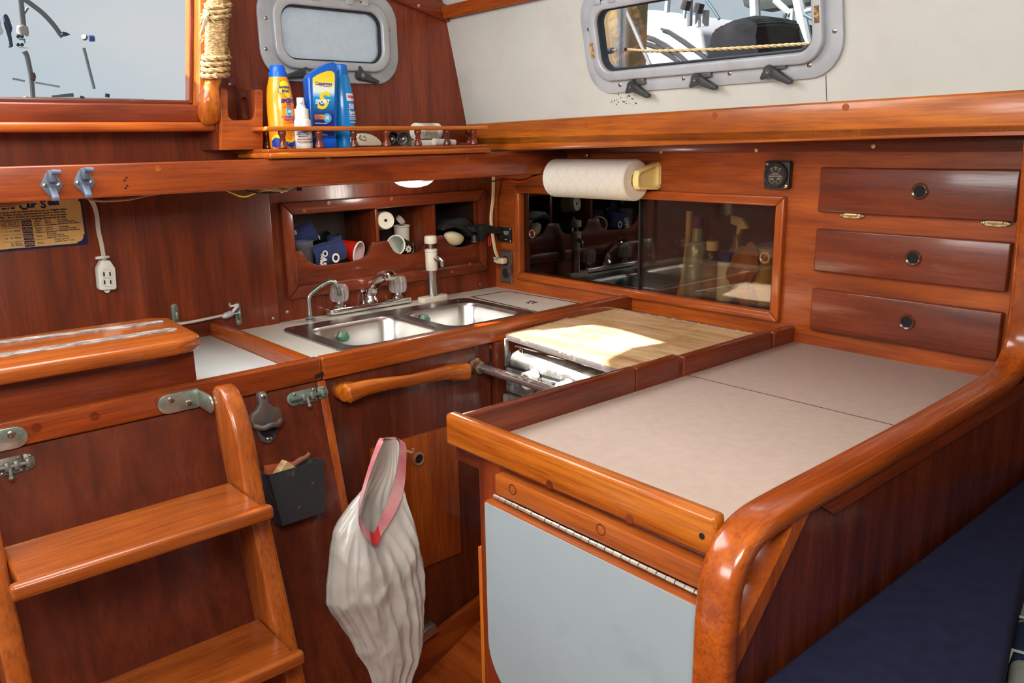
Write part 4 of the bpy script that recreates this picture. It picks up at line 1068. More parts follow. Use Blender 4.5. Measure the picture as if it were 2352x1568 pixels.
# ================================================================ HULL SIDE: LOCKER, DRAWERS, DETECTOR
lk = thing('sliding_door_locker', 'dish locker with two smoked sliding doors in an orange wooden frame', 'locker', (.1, -.52, .95))
MW = wood('trim', 'y', .24, .45); MWz = wood('trim', 'z', .24, .45)
o_, i_ = (FY0, FY1, FZ0, FZ1), (FY0 + .021, FY1 - .021, FZ0 + .021, FZ1 - .021)
for nm, P, mt in (('t', [(o_[0], o_[3]), (o_[1], o_[3]), (i_[1], i_[3]), (i_[0], i_[3])], MW), ('b', [(o_[0], o_[2]), (o_[1], o_[2]), (i_[1], i_[2]), (i_[0], i_[2])], MW),
                  ('l', [(o_[0], o_[2]), (o_[0], o_[3]), (i_[0], i_[3]), (i_[0], i_[2])], MWz), ('r', [(o_[1], o_[2]), (o_[1], o_[3]), (i_[1], i_[3]), (i_[1], i_[2])], MWz)):
    obj('frame_moulding', G().prism(P, 'x', -.013, .006, .004, 3), mt, lk)
SMOKE = thin_glass('smoked_acrylic', (.42, .38, .35), 1.8, 0, .02)
SMOKE2 = thin_glass('smoked_acrylic_clearer', (.74, .68, .58), 1.3, .012, .03)
YM = onX(1463, 560).y
dA = obj('sliding_door', G().box((.008, YM, FZ0 + .012), (.012, FY1 - .012, FZ1 - .012), .0003, 1), SMOKE, lk)
dB = obj('sliding_door', G().box((.015, FY0 + .012, FZ0 + .012), (.019, YM + .012, FZ1 - .012), .0003, 1), SMOKE2, lk)
g = G(); g.box((.0075, YM - .0005, FZ0 + .02), (.0125, YM + .002, FZ1 - .02), 0); obj('door_edge', g, BLACKP, dA)
for p, dd, X in (((1223, 537), dA, .008), ((1757, 592), dB, .015)):
    c = onX(*p, X); g = G(); g.lathe([(.0125, -.006), (.0125, .002), (.011, .0035), (.0088, .002), (.0088, -.006)], c, (-1, 0, 0), 24, caps=False); obj('finger_ring', g, RINGCU, dd)
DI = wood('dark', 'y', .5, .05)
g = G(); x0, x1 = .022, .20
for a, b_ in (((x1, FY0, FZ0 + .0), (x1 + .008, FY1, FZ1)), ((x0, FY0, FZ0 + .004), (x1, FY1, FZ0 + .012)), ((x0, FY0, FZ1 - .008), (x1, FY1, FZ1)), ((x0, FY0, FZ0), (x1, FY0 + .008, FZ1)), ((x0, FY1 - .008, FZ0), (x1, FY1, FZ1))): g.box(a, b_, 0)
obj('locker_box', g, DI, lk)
# things inside the locker
LZ = FZ0 + .012
def in_l(px, X=.10): p = onX(px, 640, X); return V((X, p.y, LZ))
def bottle(label, px, X, prof, mat, cap, capm, cat='bottle', extra=None):
    c = in_l(px, X); t = thing('bottle', label, cat, c)
    b = obj('body', G().lathe(prof, c, (0, 0, 1), 24), mat, t)
    if cap: obj('cap', G().lathe(cap, c, (0, 0, 1), 20), capm, t)
    if extra: extra(t, c)
    return t
bottle('grey spray bottle with a purple cap behind the smoked door', 1598, .065, [(.024, 0), (.026, .004), (.026, .105), (.022, .125), (.014, .135), (.013, .165)], plain('grey_metal_bottle', (.42, .43, .38), .3, .4), [(.0145, .165), (.0145, .192), (.012, .194)], plain('purple_cap', srgb(96, 34, 92), .4))
bottle('dark sauce bottle with a cream cap behind the smoked door', 1634, .07, [(.020, 0), (.021, .003), (.021, .095), (.017, .112), (.013, .118)], plain('dark_sauce', (.07, .03, .02), .15), [(.015, .112), (.015, .134), (.013, .136)], IVORY,
       extra=lambda t, c: obj('paper_label', G().lathe([(.0214, .02), (.0214, .085)], c, (0, 0, 1), 24, caps=False), plain('brown_label', srgb(150, 110, 84), .6), t))
bottle('white jar with a blue band and small print behind the smoked door', 1668, .075, [(.020, 0), (.021, .003), (.021, .100), (.018, .106)], plain('paper_white', srgb(220, 214, 200), .5), [(.0215, .092), (.0215, .108), (.018, .112)], plain('blue_band', srgb(30, 50, 130), .4))
c = in_l(1580, .05)
g = G(); g.tube(smooth_path([c + V((0, .018, .0)), c + V((0, .012, .05)), c + V((0, .008, .10)), c + V((0, .004, .14)), c + V((0, .003, .17)), c + V((0, .002, .205))], 5), [.012, .010, .009, .009, .008, .007, .007, .007, .006, .006] + [.006] * 4 + [.007] * 4 + [.0075] * 6 + [.008] * 2, 10)
obj('wooden_spatula', g, wood('board', 'z', .6, 0), label='pale wooden handle standing beside the grey bottle in the locker', cat='utensil')
c = in_l(1706, .055) + V((0, 0, .085))
g = G(); b_ = bmesh.new(); bmesh.ops.create_icosphere(b_, subdivisions=4, radius=1)
for v in b_.verts:
    n = noise.noise(v.co * 2.2); v.co = V((v.co.x * .018, v.co.y * .036 + .25 * v.co.z * .03, v.co.z * .055)) * (1 + .22 * n) + V((0, -v.co.z * .022, 0)) + c
g.take(b_)
g.tube([c + V((0, -.01, -.05)), V((c.x, c.y - .02, LZ))], .02, 10)
obj('oven_mitt', g, spotted('ochre_quilted', srgb(176, 104, 40), srgb(110, 60, 24), 12, .4, .7, .9, 0), label='crumpled ochre oven mitt behind the smoked locker door', cat='mitt')
bottle('spray bottle with a pale trigger head at the rear of the locker', 1690, .13, [(.025, 0), (.026, .1), (.012, .13), (.012, .15)], plain('clear_amber', (.25, .12, .05), .2), None, None,
       extra=lambda t, c: obj('trigger_head', G().prism([(-.03, .0), (-.012, .024), (.018, .030), (.018, .008), (.0, .004), (.002, -.03), (-.004, -.03), (-.010, -.004)], 'x', -.007, .007, .002, M=Matrix.Translation(c + V((0, 0, .165)))), IVORY, t))
bottle('yellow canister seen through the finger hole of the locker', 1752, .09, [(.026, 0), (.027, .004), (.027, .125), (.024, .13)], plain('mustard', srgb(190, 150, 30), .5), None, None)
c = in_l(1420, .1); g = G(); g.lathe([(.035, 0), (.04, .03), (.042, .06), (.040, .06), (.036, .03), (.03, .004)], c, (0, 0, 1), 24); obj('dark_bowl', g, plain('dark_bowl', (.05, .04, .04), .3), label='dark bowl behind the left smoked locker door', cat='bowl')

# drawers
DW = wood('drawer', 'y', .26, .4, .3)
DY0 = onX(2352, 560).y
def drawer(za, zb, ring, label):
    y1, y0 = -1.0165, -1.3695
    t = thing('drawer', label, 'drawer', (-.006, (y0 + y1) / 2, za))
    f = obj('front', G().box((-.0135, y0, za), (-.0005, y1, zb), .0035, 3), DW, t)
    c = onX(*ring, -.0137)
    obj('finger_ring', G().lathe([(.0150, -.004), (.0150, .002), (.0135, .0035), (.0102, .002), (.0102, -.004)], c, (-1, 0, 0), 26, caps=False), RINGW, f)
    obj('finger_hole', G().lathe([(.0104, -.0002), (.0104, .0006)], c, (-1, 0, 0), 22), HOLE, f)
drawer(1.1940, 1.2805, (2113, 439), 'topmost of the three dark drawers, hinged at its lower edge')
drawer(1.0755, 1.1610, (2098, 592), 'middle of the three dark drawers on the hull side')
drawer(.9540, 1.0405, (2083, 739), 'lowest of the three dark drawers, just above the beige top')
for p, lab in (((1957, 495), 'small cream painted hinge under the top drawer, nearer the locker'), ((2288, 513), 'small brass hinge under the top drawer, nearer the post')):
    c = onX(*p, -.004)
    g = G(); g.prism([(c.y - .024 * math.cos(t), c.z + .0055 * math.sin(t)) for t in [k * PI / 10 for k in range(20)]], 'x', -.0065, -.0005, .001)
    h = obj('hinge', g, spotted('painted_brass', srgb(216, 196, 150), srgb(150, 110, 40), 80, .48, .62, .4, .3), label=lab, cat='hinge')
    obj('hinge_pin', G().tube([(-.0085, c.y - .012, c.z + .002), (-.0085, c.y + .012, c.z + .002)], .003, 8), BRASS, h)
    g = G(); g.screw((-.0066, c.y - .019, c.z), (-1, 0, 0), .003); g.screw((-.0066, c.y + .019, c.z), (-1, 0, 0), .003); obj('screw', g, SCREWM, h)

# gas fume detector
q0, q1 = onX(1756, 374, -.02), onX(1805, 432, -.02)
cy, cz = onX(1780, 402, -.02).y, onX(1780, 402, -.02).z
hs = .0285
fdv = thing('fume_detector', 'square black gas fume detector with a round dial on the hull side', 'detector', (0, cy, cz - hs))
obj('housing', G().prism(rrect(cy - hs, cy + hs, cz - hs, cz + hs, .006), 'x', -.014, -.0005, .0015), BLACKP, fdv)
c = V((-.014, cy, cz)); obj('bezel', G().lathe([(.0262, 0), (.0262, .006), (.0245, .0075), (.0215, .0065), (.0215, .004)], c, (-1, 0, 0), 32), BLACKM, fdv)
fc = obj('dial', G().lathe([(.0215, .0042), (.001, .0043)], c, (-1, 0, 0), 32), plain('dial_black', (.02, .019, .02), .5), fdv)
GOLD = plain('gold_print', srgb(200, 170, 120), .5, var=0); PW = plain('pale_print', srgb(205, 200, 190), .5, var=0)
D = lambda y, z: V((-.0186, cy - y, cz + z))
XD, YD = (0, -1, 0), (0, 0, 1)
for b_, s, y, z, mt, al in (('XINTEX', .0042, 0, .0020, GOLD, 'CENTER'), ('PROPANE FUME DETECTOR', .0021, 0, -.0006, PW, 'CENTER'), ('AUTOMATIC VALVE CONTROL', .0021, 0, -.0040, PW, 'CENTER'),
                        ('VALVE\nON/OFF', .0021, -.0085, -.0078, PW, 'CENTER'), ('ALARM\nMUTE', .0021, .0085, -.0078, PW, 'CENTER'), ('S-1A', .0021, 0, -.0140, PW, 'CENTER'),
                        ('VALVE\nOPEN', .0018, -.0098, .0130, PW, 'CENTER'), ('VALVE\nPOWER ON', .0018, 0, .0158, PW, 'CENTER'), ('ALARM\nHIGH', .0018, .0098, .0130, PW, 'CENTER')):
    text(b_, s, mt, D(y, z), XD, YD, fc, align=al)
g = G()
for s_ in (-1, 1):
    P = [D(s_ * .004, -.006), D(s_ * .0155, -.006), D(s_ * .0145, -.010), D(s_ * .0105, -.0155), D(s_ * .004, -.0185)]
    g.tube(P, .00035, 5, closed=True)
g.tube([D(-.017, -.0022), D(.017, -.0022)], .0003, 5); obj('dial_lines', g, GOLD, fc)
g = G()
for y, z in ((-.008, .0085), (0, .0115), (.008, .0085)): p = D(y, z); g.box(p - V((.0004, .0022, .0016)), p + V((.0003, .0022, .0016)), 0)
obj('indicator', g, plain('indicator_amber', srgb(130, 112, 84), .5), fc)
g = G(); g.screw((-.0142, cy + hs - .006, cz + hs - .007), (-1, 0, 0), .0032); g.screw((-.0142, cy - hs + .0065, cz - hs + .0065), (-1, 0, 0), .0038); obj('screw', g, BRASS, fdv)

# paper towel holder and roll
XR = -.066
ra, rb = onX(1276, 414, XR), onX(1462, 414, XR)
rz = onX(1370, 411, XR).z; RR_ = .0475
hold = thing('paper_towel_holder', 'cream plastic paper towel holder fixed above the smoked locker', 'holder', (-.03, (ra.y + rb.y) / 2, rz - .03))
HM = plain('cream_holder_plastic', srgb(236, 214, 142), .35, var=.03)
for yy, s_ in ((ra.y + .003, 1), (rb.y - .003, -1)):
    z = rz + .006
    o1 = [(-.0005, z + .031), (-.012, z + .034), (-.060, z + .022), (-.078, z + .016), (-.083, z + .004), (-.083, z - .018), (-.076, z - .026), (-.012, z - .030), (-.0005, z - .026)]
    i1 = [(-.010, z + .022), (-.016, z + .0255), (-.058, z + .015), (-.073, z + .010), (-.077, z + .002), (-.077, z - .013), (-.072, z - .019), (-.016, z - .0215), (-.010, z - .018)]
    g = G(); ya, yb = (yy, yy + .004) if s_ > 0 else (yy - .004, yy)
    g.prism(o1, 'y', min(ya, yb), max(ya, yb), .001)
    ya, yb = (yy + .002, yy + .016) if s_ > 0 else (yy - .016, yy - .002)
    g.ring(o1, i1, 'y', ya, yb, .001)
    obj('arm', g, HM, hold)
obj('back_plate', G().box((-.004, rb.y - .02, rz - .012), (-.0005, ra.y + .02, rz + .030), .001), HM, hold)
obj('spindle', G().tube([(XR, ra.y + .004, rz), (XR, rb.y - .004, rz)], .012, 14), HM, hold)
roll = thing('paper_towel_roll', 'white embossed paper towel roll on the cream holder', 'paper roll', (XR, (ra.y + rb.y) / 2, rz - RR_))
ptm, Nn, Ll, bb_ = newmat('embossed_paper')
seti(bb_, Roughness=.9, Specular_IOR_Level=.15); bb_.inputs['Base Color'].default_value = srgb(206, 200, 188)
tcn = Nn.new('ShaderNodeUVMap')
mpn = Nn.new('ShaderNodeMapping'); mpn.inputs['Scale'].default_value = (1, 1, 1); Ll.new(tcn.outputs[0], mpn.inputs['Vector'])
sx = Nn.new('ShaderNodeSeparateXYZ'); Ll.new(mpn.outputs[0], sx.inputs[0])
def mth(op, a, b=None):
    m = Nn.new('ShaderNodeMath'); m.operation = op
    for i, q in enumerate((a, b)):
        if q is None: continue
        if isinstance(q, (int, float)): m.inputs[i].default_value = q
        else: Ll.new(q, m.inputs[i])
    return m.outputs[0]
u_, v_ = sx.outputs['X'], sx.outputs['Y']
du = mth('ABSOLUTE', mth('SUBTRACT', mth('FRACT', mth('MULTIPLY', u_, 7)), .5)); dv = mth('ABSOLUTE', mth('SUBTRACT', mth('FRACT', mth('MULTIPLY', v_, 8)), .5))
dsum = mth('ADD', du, dv)
hgt = mth('LESS_THAN', mth('ABSOLUTE', mth('SUBTRACT', dsum, .22)), .035)
hg2 = mth('LESS_THAN', mth('ABSOLUTE', mth('SUBTRACT', dsum, .48)), .03)
hg3 = mth('MULTIPLY', hg2, mth('GREATER_THAN', mth('SINE', mth('MULTIPLY', mth('SUBTRACT', du, dv), 130)), 0))
bun = Nn.new('ShaderNodeBump'); bun.inputs['Strength'].default_value = .9; bun.inputs['Distance'].default_value = .0012; bun.invert = True
Ll.new(mth('ADD', hgt, hg3), bun.inputs['Height']); Ll.new(bun.outputs[0], bb_.inputs['Normal'])
NB = 64
me_ = bmesh.new(); uvl = me_.loops.layers.uv.new('UVMap'); rows = []
y0_, y1_ = ra.y, rb.y
prf = [(RR_ - .003, y0_), (RR_, y0_ - .003), (RR_, y1_ + .003), (RR_ - .003, y1_)]
for r, y in prf: rows.append([me_.verts.new((XR + r * math.cos(2 * PI * k / NB), y, rz + r * math.sin(2 * PI * k / NB))) for k in range(NB)])
for j in range(3):
    for k in range(NB):
        f = me_.faces.new((rows[j][k], rows[j][(k + 1) % NB], rows[j + 1][(k + 1) % NB], rows[j + 1][k]))
        for lp, (a, b_) in zip(f.loops, ((k, j), (k + 1, j), (k + 1, j + 1), (k, j + 1))): lp[uvl].uv = (a / NB, (0, .01, .99, 1)[b_])
g = G(); g.bm.free(); g.bm = me_
bmesh.ops.recalc_face_normals(me_, faces=me_.faces)
obj('sheets', g, ptm, roll)
RS = plain('paper_end', srgb(222, 214, 200), .9, var=.05, scale=200)
for y in (y0_, y1_):
    g = G(); g.lathe([(RR_ - .003, 0), (.019, .0), ], (XR, y, rz), (0, -1 if y == y1_ else 1, 0), 40, caps=False); obj('roll_end', g, RS, roll)
obj('core', G().lathe([(.0195, 0), (.0195, abs(y1_ - y0_))], (XR, y1_, rz), (0, 1, 0), 30, caps=False), plain('cardboard', srgb(170, 130, 90), .8), roll)

# ================================================================ CUBBY HOLE BEHIND THE SINK
cb = thing('cubby_cabinet', 'mitred wooden cubby cabinet with scalloped front behind the sink', 'cabinet', (-.36, .05, CZ0))
CW = wood('panel', 'x', .27, .35); CWz = wood('panel', 'z', .27, .35)
o_, i_ = (CX0, CX1, CZ0, CZ1), (IX0, IX1, IZ0, IZ1)
for P, mt in (([(o_[0], o_[3]), (o_[1], o_[3]), (i_[1], i_[3]), (i_[0], i_[3])], CW), ([(o_[0], o_[2]), (o_[1], o_[2]), (i_[1], i_[2]), (i_[0], i_[2])], wood('drawer', 'x', .27, .35)),
              ([(o_[0], o_[2]), (o_[0], o_[3]), (i_[0], i_[3]), (i_[0], i_[2])], CWz), ([(o_[1], o_[2]), (o_[1], o_[3]), (i_[1], i_[3]), (i_[1], i_[2])], CWz)):
    fm = obj('frame_moulding', G().prism(P, 'y', -.016, -.0002, .0045, 2), mt, cb)
g = G()
for p in [(755, 466), (699, 484), (899, 456), (771, 664), (907, 641), (1038, 624), (1079, 606)]: g.lathe([(.0048, -.001), (.0048, .0004)], onY(*p, -.0163), (0, -1, 0), 14)
obj('wood_plug', g, wood('step', 'x'), cb)
sc_px = [(676, 575.6), (692, 577), (697, 582), (701.5, 591), (708, 599), (716, 604), (732, 609), (758, 607.5), (784.5, 604), (805, 601), (821, 597.5), (830, 595), (837, 591), (844, 584), (848, 575), (851, 563), (855, 556.5), (888, 552.5), (892, 555), (896.6, 564.5), (903, 575), (909, 580), (917, 583), (930, 584), (943, 582.4), (956, 580.5), (966.4, 577), (974, 571), (979.6, 562), (983, 552), (988, 544), (1014, 539.5), (1019, 542), (1024, 549), (1029, 557), (1036, 563), (1048, 567.7), (1060, 567.5), (1072, 564.5), (1082, 561), (1094, 554)]
SCAL = [(p.x, p.z) for p in (onY(a, b_, -.004) for a, b_ in sc_px)]
SCAL[0] = (IX0 - .002, SCAL[0][1]); SCAL[-1] = (IX1 + .002, SCAL[-1][1])
obj('scalloped_board', G().prism([(IX1 + .002, IZ0 - .002), (IX0 - .002, IZ0 - .002)] + SCAL, 'y', -.006, .004, .0012), CW, cb)
BD = .165
g = G()
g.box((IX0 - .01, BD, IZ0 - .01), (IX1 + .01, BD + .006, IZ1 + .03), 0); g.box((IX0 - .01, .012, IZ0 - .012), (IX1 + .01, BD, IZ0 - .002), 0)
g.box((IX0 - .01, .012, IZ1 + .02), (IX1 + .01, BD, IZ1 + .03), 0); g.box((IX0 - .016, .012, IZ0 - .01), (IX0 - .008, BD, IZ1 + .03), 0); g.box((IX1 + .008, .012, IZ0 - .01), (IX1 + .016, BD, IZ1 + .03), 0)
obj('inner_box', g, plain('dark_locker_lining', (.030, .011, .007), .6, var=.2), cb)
for a, b_ in ((862.5, 869.5), (993.5, 1001)):
    xa, xb = onY(a, 510, .004).x, onY(b_, 510, .004).x
    obj('divider', G().box((xa, .004, IZ0), (xb, BD, IZ1 + .02), .001), CWz, cb)

FLZ = IZ0 - .002
def cone_cup(name, label, cat, mouth_px, Y, axis, r0, r1, ln, mat, inner, rimm=None, group=None):
    """open cup: mouth centre, axis pointing from mouth into the cup"""
    c = onY(*mouth_px, Y); ax = V(axis).normalized()
    t = thing(name, label, cat, c, group)
    q = [(r0, 0), (r1, ln), (.002, ln)]
    obj('body', G().lathe(q, c, ax, 32, caps=False), mat, t)
    obj('lining', G().lathe([(r0 - .0008, .0005), (r1 - .0012, ln - .0015), (.001, ln - .0015)], c, ax, 32, caps=False), inner, t)
    if rimm: obj('rim', G().tube([c + (V((0, 0, 1)).rotation_difference(ax).to_matrix() @ V((r0 * math.cos(a), r0 * math.sin(a), 0))) for a in [k * PI / 18 for k in range(36)]], .0022, 8, closed=True), rimm, t)
    return t
NAVYL = plain('black_foam', (.012, .013, .018), .9)
WPRINT = plain('white_print', srgb(226, 222, 214), .6, var=0)
# koozies
def koozie(label, c, ax, r, ln, flat=.75):
    ax = V(ax).normalized(); t = thing('can_cooler', label, 'can cooler', c, 'navy can coolers in the cubby hole')
    q = V((0, 0, 1)).rotation_difference(ax).to_matrix()
    def lp(rr, h): return [c + q @ V((rr * math.cos(a), rr * flat * math.sin(a), h)) for a in [k * PI / 14 for k in range(28)]]
    obj('sleeve', G().loft([lp(r * .97, 0), lp(r, .004), lp(r, ln * .5), lp(r * .94, ln), lp(r * .5, ln + .002)], True, False), NAVYC, t)
    obj('foam_lining', G().loft([lp(r * .97, 0), lp(r * .86, .002), lp(r * .84, ln * .95), lp(r * .2, ln * .95)], True, False), NAVYL, t)
    return t
kc = onY(716, 592, .022)
k1 = koozie('navy can cooler with white ring print lying at the front of the cubby', kc, (1, -.04, .16), .029, .088)
ox, oy = V((-.22, 0, -.975)).normalized(), V((.975, 0, -.22)).normalized()
yk = .022 - .0245
pt = lambda px, py: onY(px, py, yk)
text('OAS', .020, WPRINT, pt(742, 574), ox, oy, k1, bold=.0006); text('EXPERI', .0085, WPRINT, pt(737.5, 583), ox, oy, k1, bold=.0002)
cc = pt(771, 592)
g = G(); g.ring(circ(0, 0, .0105, 24, 1.15), circ(0, 0, .0060, 24, 1.15), 'z', 0, .0004, M=Matrix(((1, 0, 0, cc.x), (0, 0, -1, cc.y - .0005), (0, 1, 0, cc.z), (0, 0, 0, 1))))
obj('ring_logo', g, WPRINT, k1)
k2 = koozie('navy can cooler standing open upwards behind the printed one', onY(767, 540, .065), (.12, .05, -1), .022, .068, .8)
k3 = koozie('navy can cooler leaning at the left side of the cubby', onY(722, 527, .075), (-.9, .25, -.35), .026, .06, .7)
k4 = koozie('navy can cooler at the rear of the pile with a white double stripe', onY(745, 548, .10), (.5, .3, -.45), .028, .06, .8)
g = G()
for d in (0, .004): g.tube(smooth_path([onY(724, 544, .062) + V((0, 0, d)), onY(731, 544, .062) + V((0, 0, d)), onY(735, 550, .062) + V((0, 0, d))], 4), .0009, 5)
obj('stripe', g, WPRINT, k4)
p = onY(674, 539, .056); text('IS', .014, plain('dim_print', srgb(190, 190, 195), .6), p, (1, 0, .1), (-.1, 0, 1), k3, bold=.0003)
# clear cup
cc = onY(700, 553, .025); t = thing('clear_cup', 'clear plastic cup at the left corner of the cubby hole', 'cup', V((cc.x, .03, FLZ)))
CLR = plain('clear_plastic', (.95, .95, .95), .05, trans=.95, ior=1.2, var=0)
h_ = cc.z - FLZ
obj('wall', G().lathe([(.019, 0), (.0225, h_ - .004), (.0232, h_ - .003), (.0232, h_), (.0222, h_), (.0215, h_ - .005), (.018, .002)], V((cc.x, .03, FLZ)), (0, 0, 1), 28), CLR, t)
# red cup
cone_cup('red_cup', 'red plastic cup with pale pink inside lying beside the navy can cooler', 'cup', (824, 580), .020, (-.62, 1, .22), .0285, .021, .075, plain('red_plastic', srgb(200, 36, 18), .35, var=.05), plain('pink_inside', srgb(214, 176, 172), .4, var=.04), WHITEP)
# floral cup
fc_ = cone_cup('paper_cup', 'paper cup with dark green floral print lying in the middle cubby', 'cup', (909, 563), .018, (.86, .55, -.22), .0262, .019, .078, plain('dark_green_print', srgb(16, 52, 36), .4, var=.1), plain('paper_inside', srgb(214, 218, 204), .5, var=.03), WHITEP)
g = G(); fcx = onY(938, 572, -.003)
for k in range(9):
    a = 2 * PI * k / 9; M_ = Matrix.Translation(fcx) @ Matrix.Rotation(-a, 4, 'Y')
    g.prism([(.0015, 0), (.006, .0022), (.0115, 0), (.006, -.0022)], 'y', -.0006, .0, M=M_)
obj('flower_print', g, plain('flower_pale', srgb(206, 196, 170), .5), fc_)
g = G(); g.lathe([(.0026, 0), (.002, .0012)], fcx, (0, -1, 0), 10); obj('flower_centre', g, plain('flower_red', srgb(120, 50, 40), .5), fc_)
# white pots
CER = plain('white_ceramic', srgb(226, 216, 200), .3, var=.03)
c = onY(886, 506, .030); t = thing('white_pot', 'white ceramic pot on its side showing its drain hole, in the middle cubby', 'pot', c)
ax = V((-.25, -1, .1)).normalized()
obj('body', G().lathe([(.0, 0), (.0195, 0), (.020, .002), (.0225, .003), (.024, -.001), (.025, -.010), (.0255, -.045), (.023, -.045)][1:], c, ax, 32), CER, t)
obj('drain_hole', G().lathe([(.0042, 0), (.0042, .0006)], c + V((0, 0, 0)) + ax * .0, ax, 16), HOLE, t)
c = onY(922, 517, .120); c2 = V((c.x, c.y, c.z))
t = thing('ramekin', 'white fluted ramekin standing behind the paper cup', 'ramekin', V((c.x, c.y, FLZ + .02)))
obj('bowl', G().lathe([(.018, -.05), (.021, -.048), (.0225, -.006), (.0245, -.004), (.025, 0), (.0235, .0), (.0205, -.006), (.019, -.045)], c2, (0, 0, 1), 30), CER, t)
obj('stand_box', G().box((c.x - .022, c.y - .026, FLZ), (c.x + .022, c.y + .03, c2.z - .0505), .002), plain('pale_blue_box', srgb(150, 170, 200), .6), label='pale blue carton under the white ramekin', cat='box')
c = onY(917, 508, .120); t = obj('ceramic_cover', G().lathe([(.013, 0), (.0145, .002), (.0145, .010), (.012, .010), (.011, .003)], c, (.5, -.6, .62), 24), CER, label='small white lid resting in the ramekin', cat='lid')
obj('white_pot', G().lathe([(.021, 0), (.022, .003), (.023, .05), (.024, .055), (.021, .055)], V((onY(884, 545, .085).x, .085, FLZ)), (0, 0, 1), 28), CER, label='white pot standing below the tilted one in the middle cubby', cat='pot')

# black and cream clamp lamp-like scoop
hv = thing('dish_brush', 'cream bristled scrubber with a jointed black handle poking out of the cubby', 'brush', onY(1050, 545, .01))
c = onY(1042, 541, .012)
b_ = bmesh.new(); bmesh.ops.create_uvsphere(b_, u_segments=24, v_segments=14, radius=1)
for v in b_.verts: v.co = V((v.co.x * .033, v.co.y * .022, v.co.z * .026 * (1 if v.co.z < 0 else .55)))
g = G(); g.take(b_, M=Matrix.Translation(c + V((.001, 0, -.003))) @ Matrix.Rotation(.25, 4, 'Y'))
obj('pad', g, plain('cream_pad', srgb(214, 200, 164), .6, var=.05, bump=.1), hv)
g = G(); YV = .008
def vp(px, py, Y=YV): p = onY(px, py, Y); return (p.x, p.z)
g.prism([vp(1005, 524), vp(1020, 506), vp(1050, 498), vp(1061, 497), (vp(1075, 512)), vp(1078, 516), vp(1086, 532), vp(1080, 546), vp(1074, 545), vp(1066, 533), vp(1054, 525), vp(1036, 521), vp(1018, 525), vp(1008, 530)], 'y', -.012, .030, .004)
obj('head_shell', g, BLACKP, hv)
g = G(); A, B = onY(1072, 522, -.012), onY(1098, 528, -.022); g.tube([A, B], .0085, 14); g.lathe([(.010, -.002), (.011, .004), (.0105, .012)], A + (B - A) * .35, B - A, 16)
c = onY(1090, 546, -.02); g.lathe([(.0105, 0), (.0105, .018), (.008, .020)], c + V((0, 0, -.012)), (.1, .1, 1), 18)
obj('joint', g, BLACKP, hv)
g = G(); hp_ = [(1096, 514), (1114, 515), (1136, 521), (1149, 527), (1151, 534), (1147, 539), (1130, 536), (1112, 534), (1104, 548), (1100, 553), (1097, 534), (1094, 528)]
g.prism([vp(a, b2, -.028) for a, b2 in hp_], 'y', -.045, -.020, .004)
obj('handle', g, BLACKP, hv)
obj('ring_cap', G().lathe([(.0108, -.001), (.0108, .0012)], c + V((0, 0, -.012)), (.1, .1, 1), 18), plain('brown_cap', (.16, .07, .05), .5), hv)

# ================================================================ SMALL FITTINGS ON THE HULL SIDE CORNER
def onx(px, py, o=0): return onX(px, py, -o)
q0, q1 = onx(1144.5, 520), onx(1177, 557)
cy_, cz_ = (q0.y + q1.y) / 2, (q0.z + q1.z) / 2; hy, hz = abs(q0.y - q1.y) / 2, .0215
sw = thing('control_panel', 'black refrigerator control panel in the corner above the outlet', 'switch panel', (0, cy_, cz_ - hz))
pl_ = obj('plate', G().prism(rrect(cy_ - hy, cy_ + hy, cz_ - hz, cz_ + hz, .002, 3), 'x', -.005, -.0004, .0006), BLACKP, sw)
g = G()
for s in (-1, 1):
    for k in (-1, 1): g.screw((-.005, cy_ + s * (hy - .005), cz_ + k * (hz - .004)), (-1, 0, 0), .0034)
obj('screw', g, STEEL, sw)
text('REFRIGERATOR\nTEMPERATURE\nCONTROL', .0036, PW, (-.0052, cy_ - .010, cz_ + .008), (0, -1, 0), (0, 0, 1), pl_, align='CENTER')
text('POWER', .0028, PW, (-.0052, cy_ - .003, cz_ - .014), (0, -1, 0), (0, 0, 1), pl_)
text('ON', .0026, PW, (-.0052, cy_ + .018, cz_ + .014), (0, -1, 0), (0, 0, 1), pl_)
obj('rocker', G().box((-.0075, cy_ + .010, cz_ - .011), (-.005, cy_ + .020, cz_ + .010), .001), plain('dark_red_rocker', (.06, .012, .012), .4), pl_)
q0, q1 = onx(1152, 574), onx(1178, 646)
oy0, oy1, oz0, oz1 = q1.y - .004, q0.y + .002, .9375, 1.034
ol = thing('power_outlet', 'brown ribbed duplex outlet under the control panel', 'outlet', (0, (oy0 + oy1) / 2, oz0))
obj('cover_plate', G().prism(rrect(oy0, oy1, oz0, oz1, .002, 3), 'x', -.005, -.0004, .0012), plain('brown_bakelite', (.055, .035, .028), .35), ol)
g = G(); n_ = 9
for k in range(n_):
    y = oy0 + .010 + (oy1 - oy0 - .014) * k / (n_ - 1); g.box((-.0062, y - .001, oz0 + .004), (-.0045, y + .001, oz1 - .004), .0004, 1)
obj('rib', g, plain('rib_grey', (.16, .13, .12), .3, .3), ol)
obj('steel_edge', G().box((-.0068, oy0, oz0), (-.0005, oy0 + .004, oz1), .001), STEEL, ol)
ocy = (oy0 + oy1) / 2 + .001
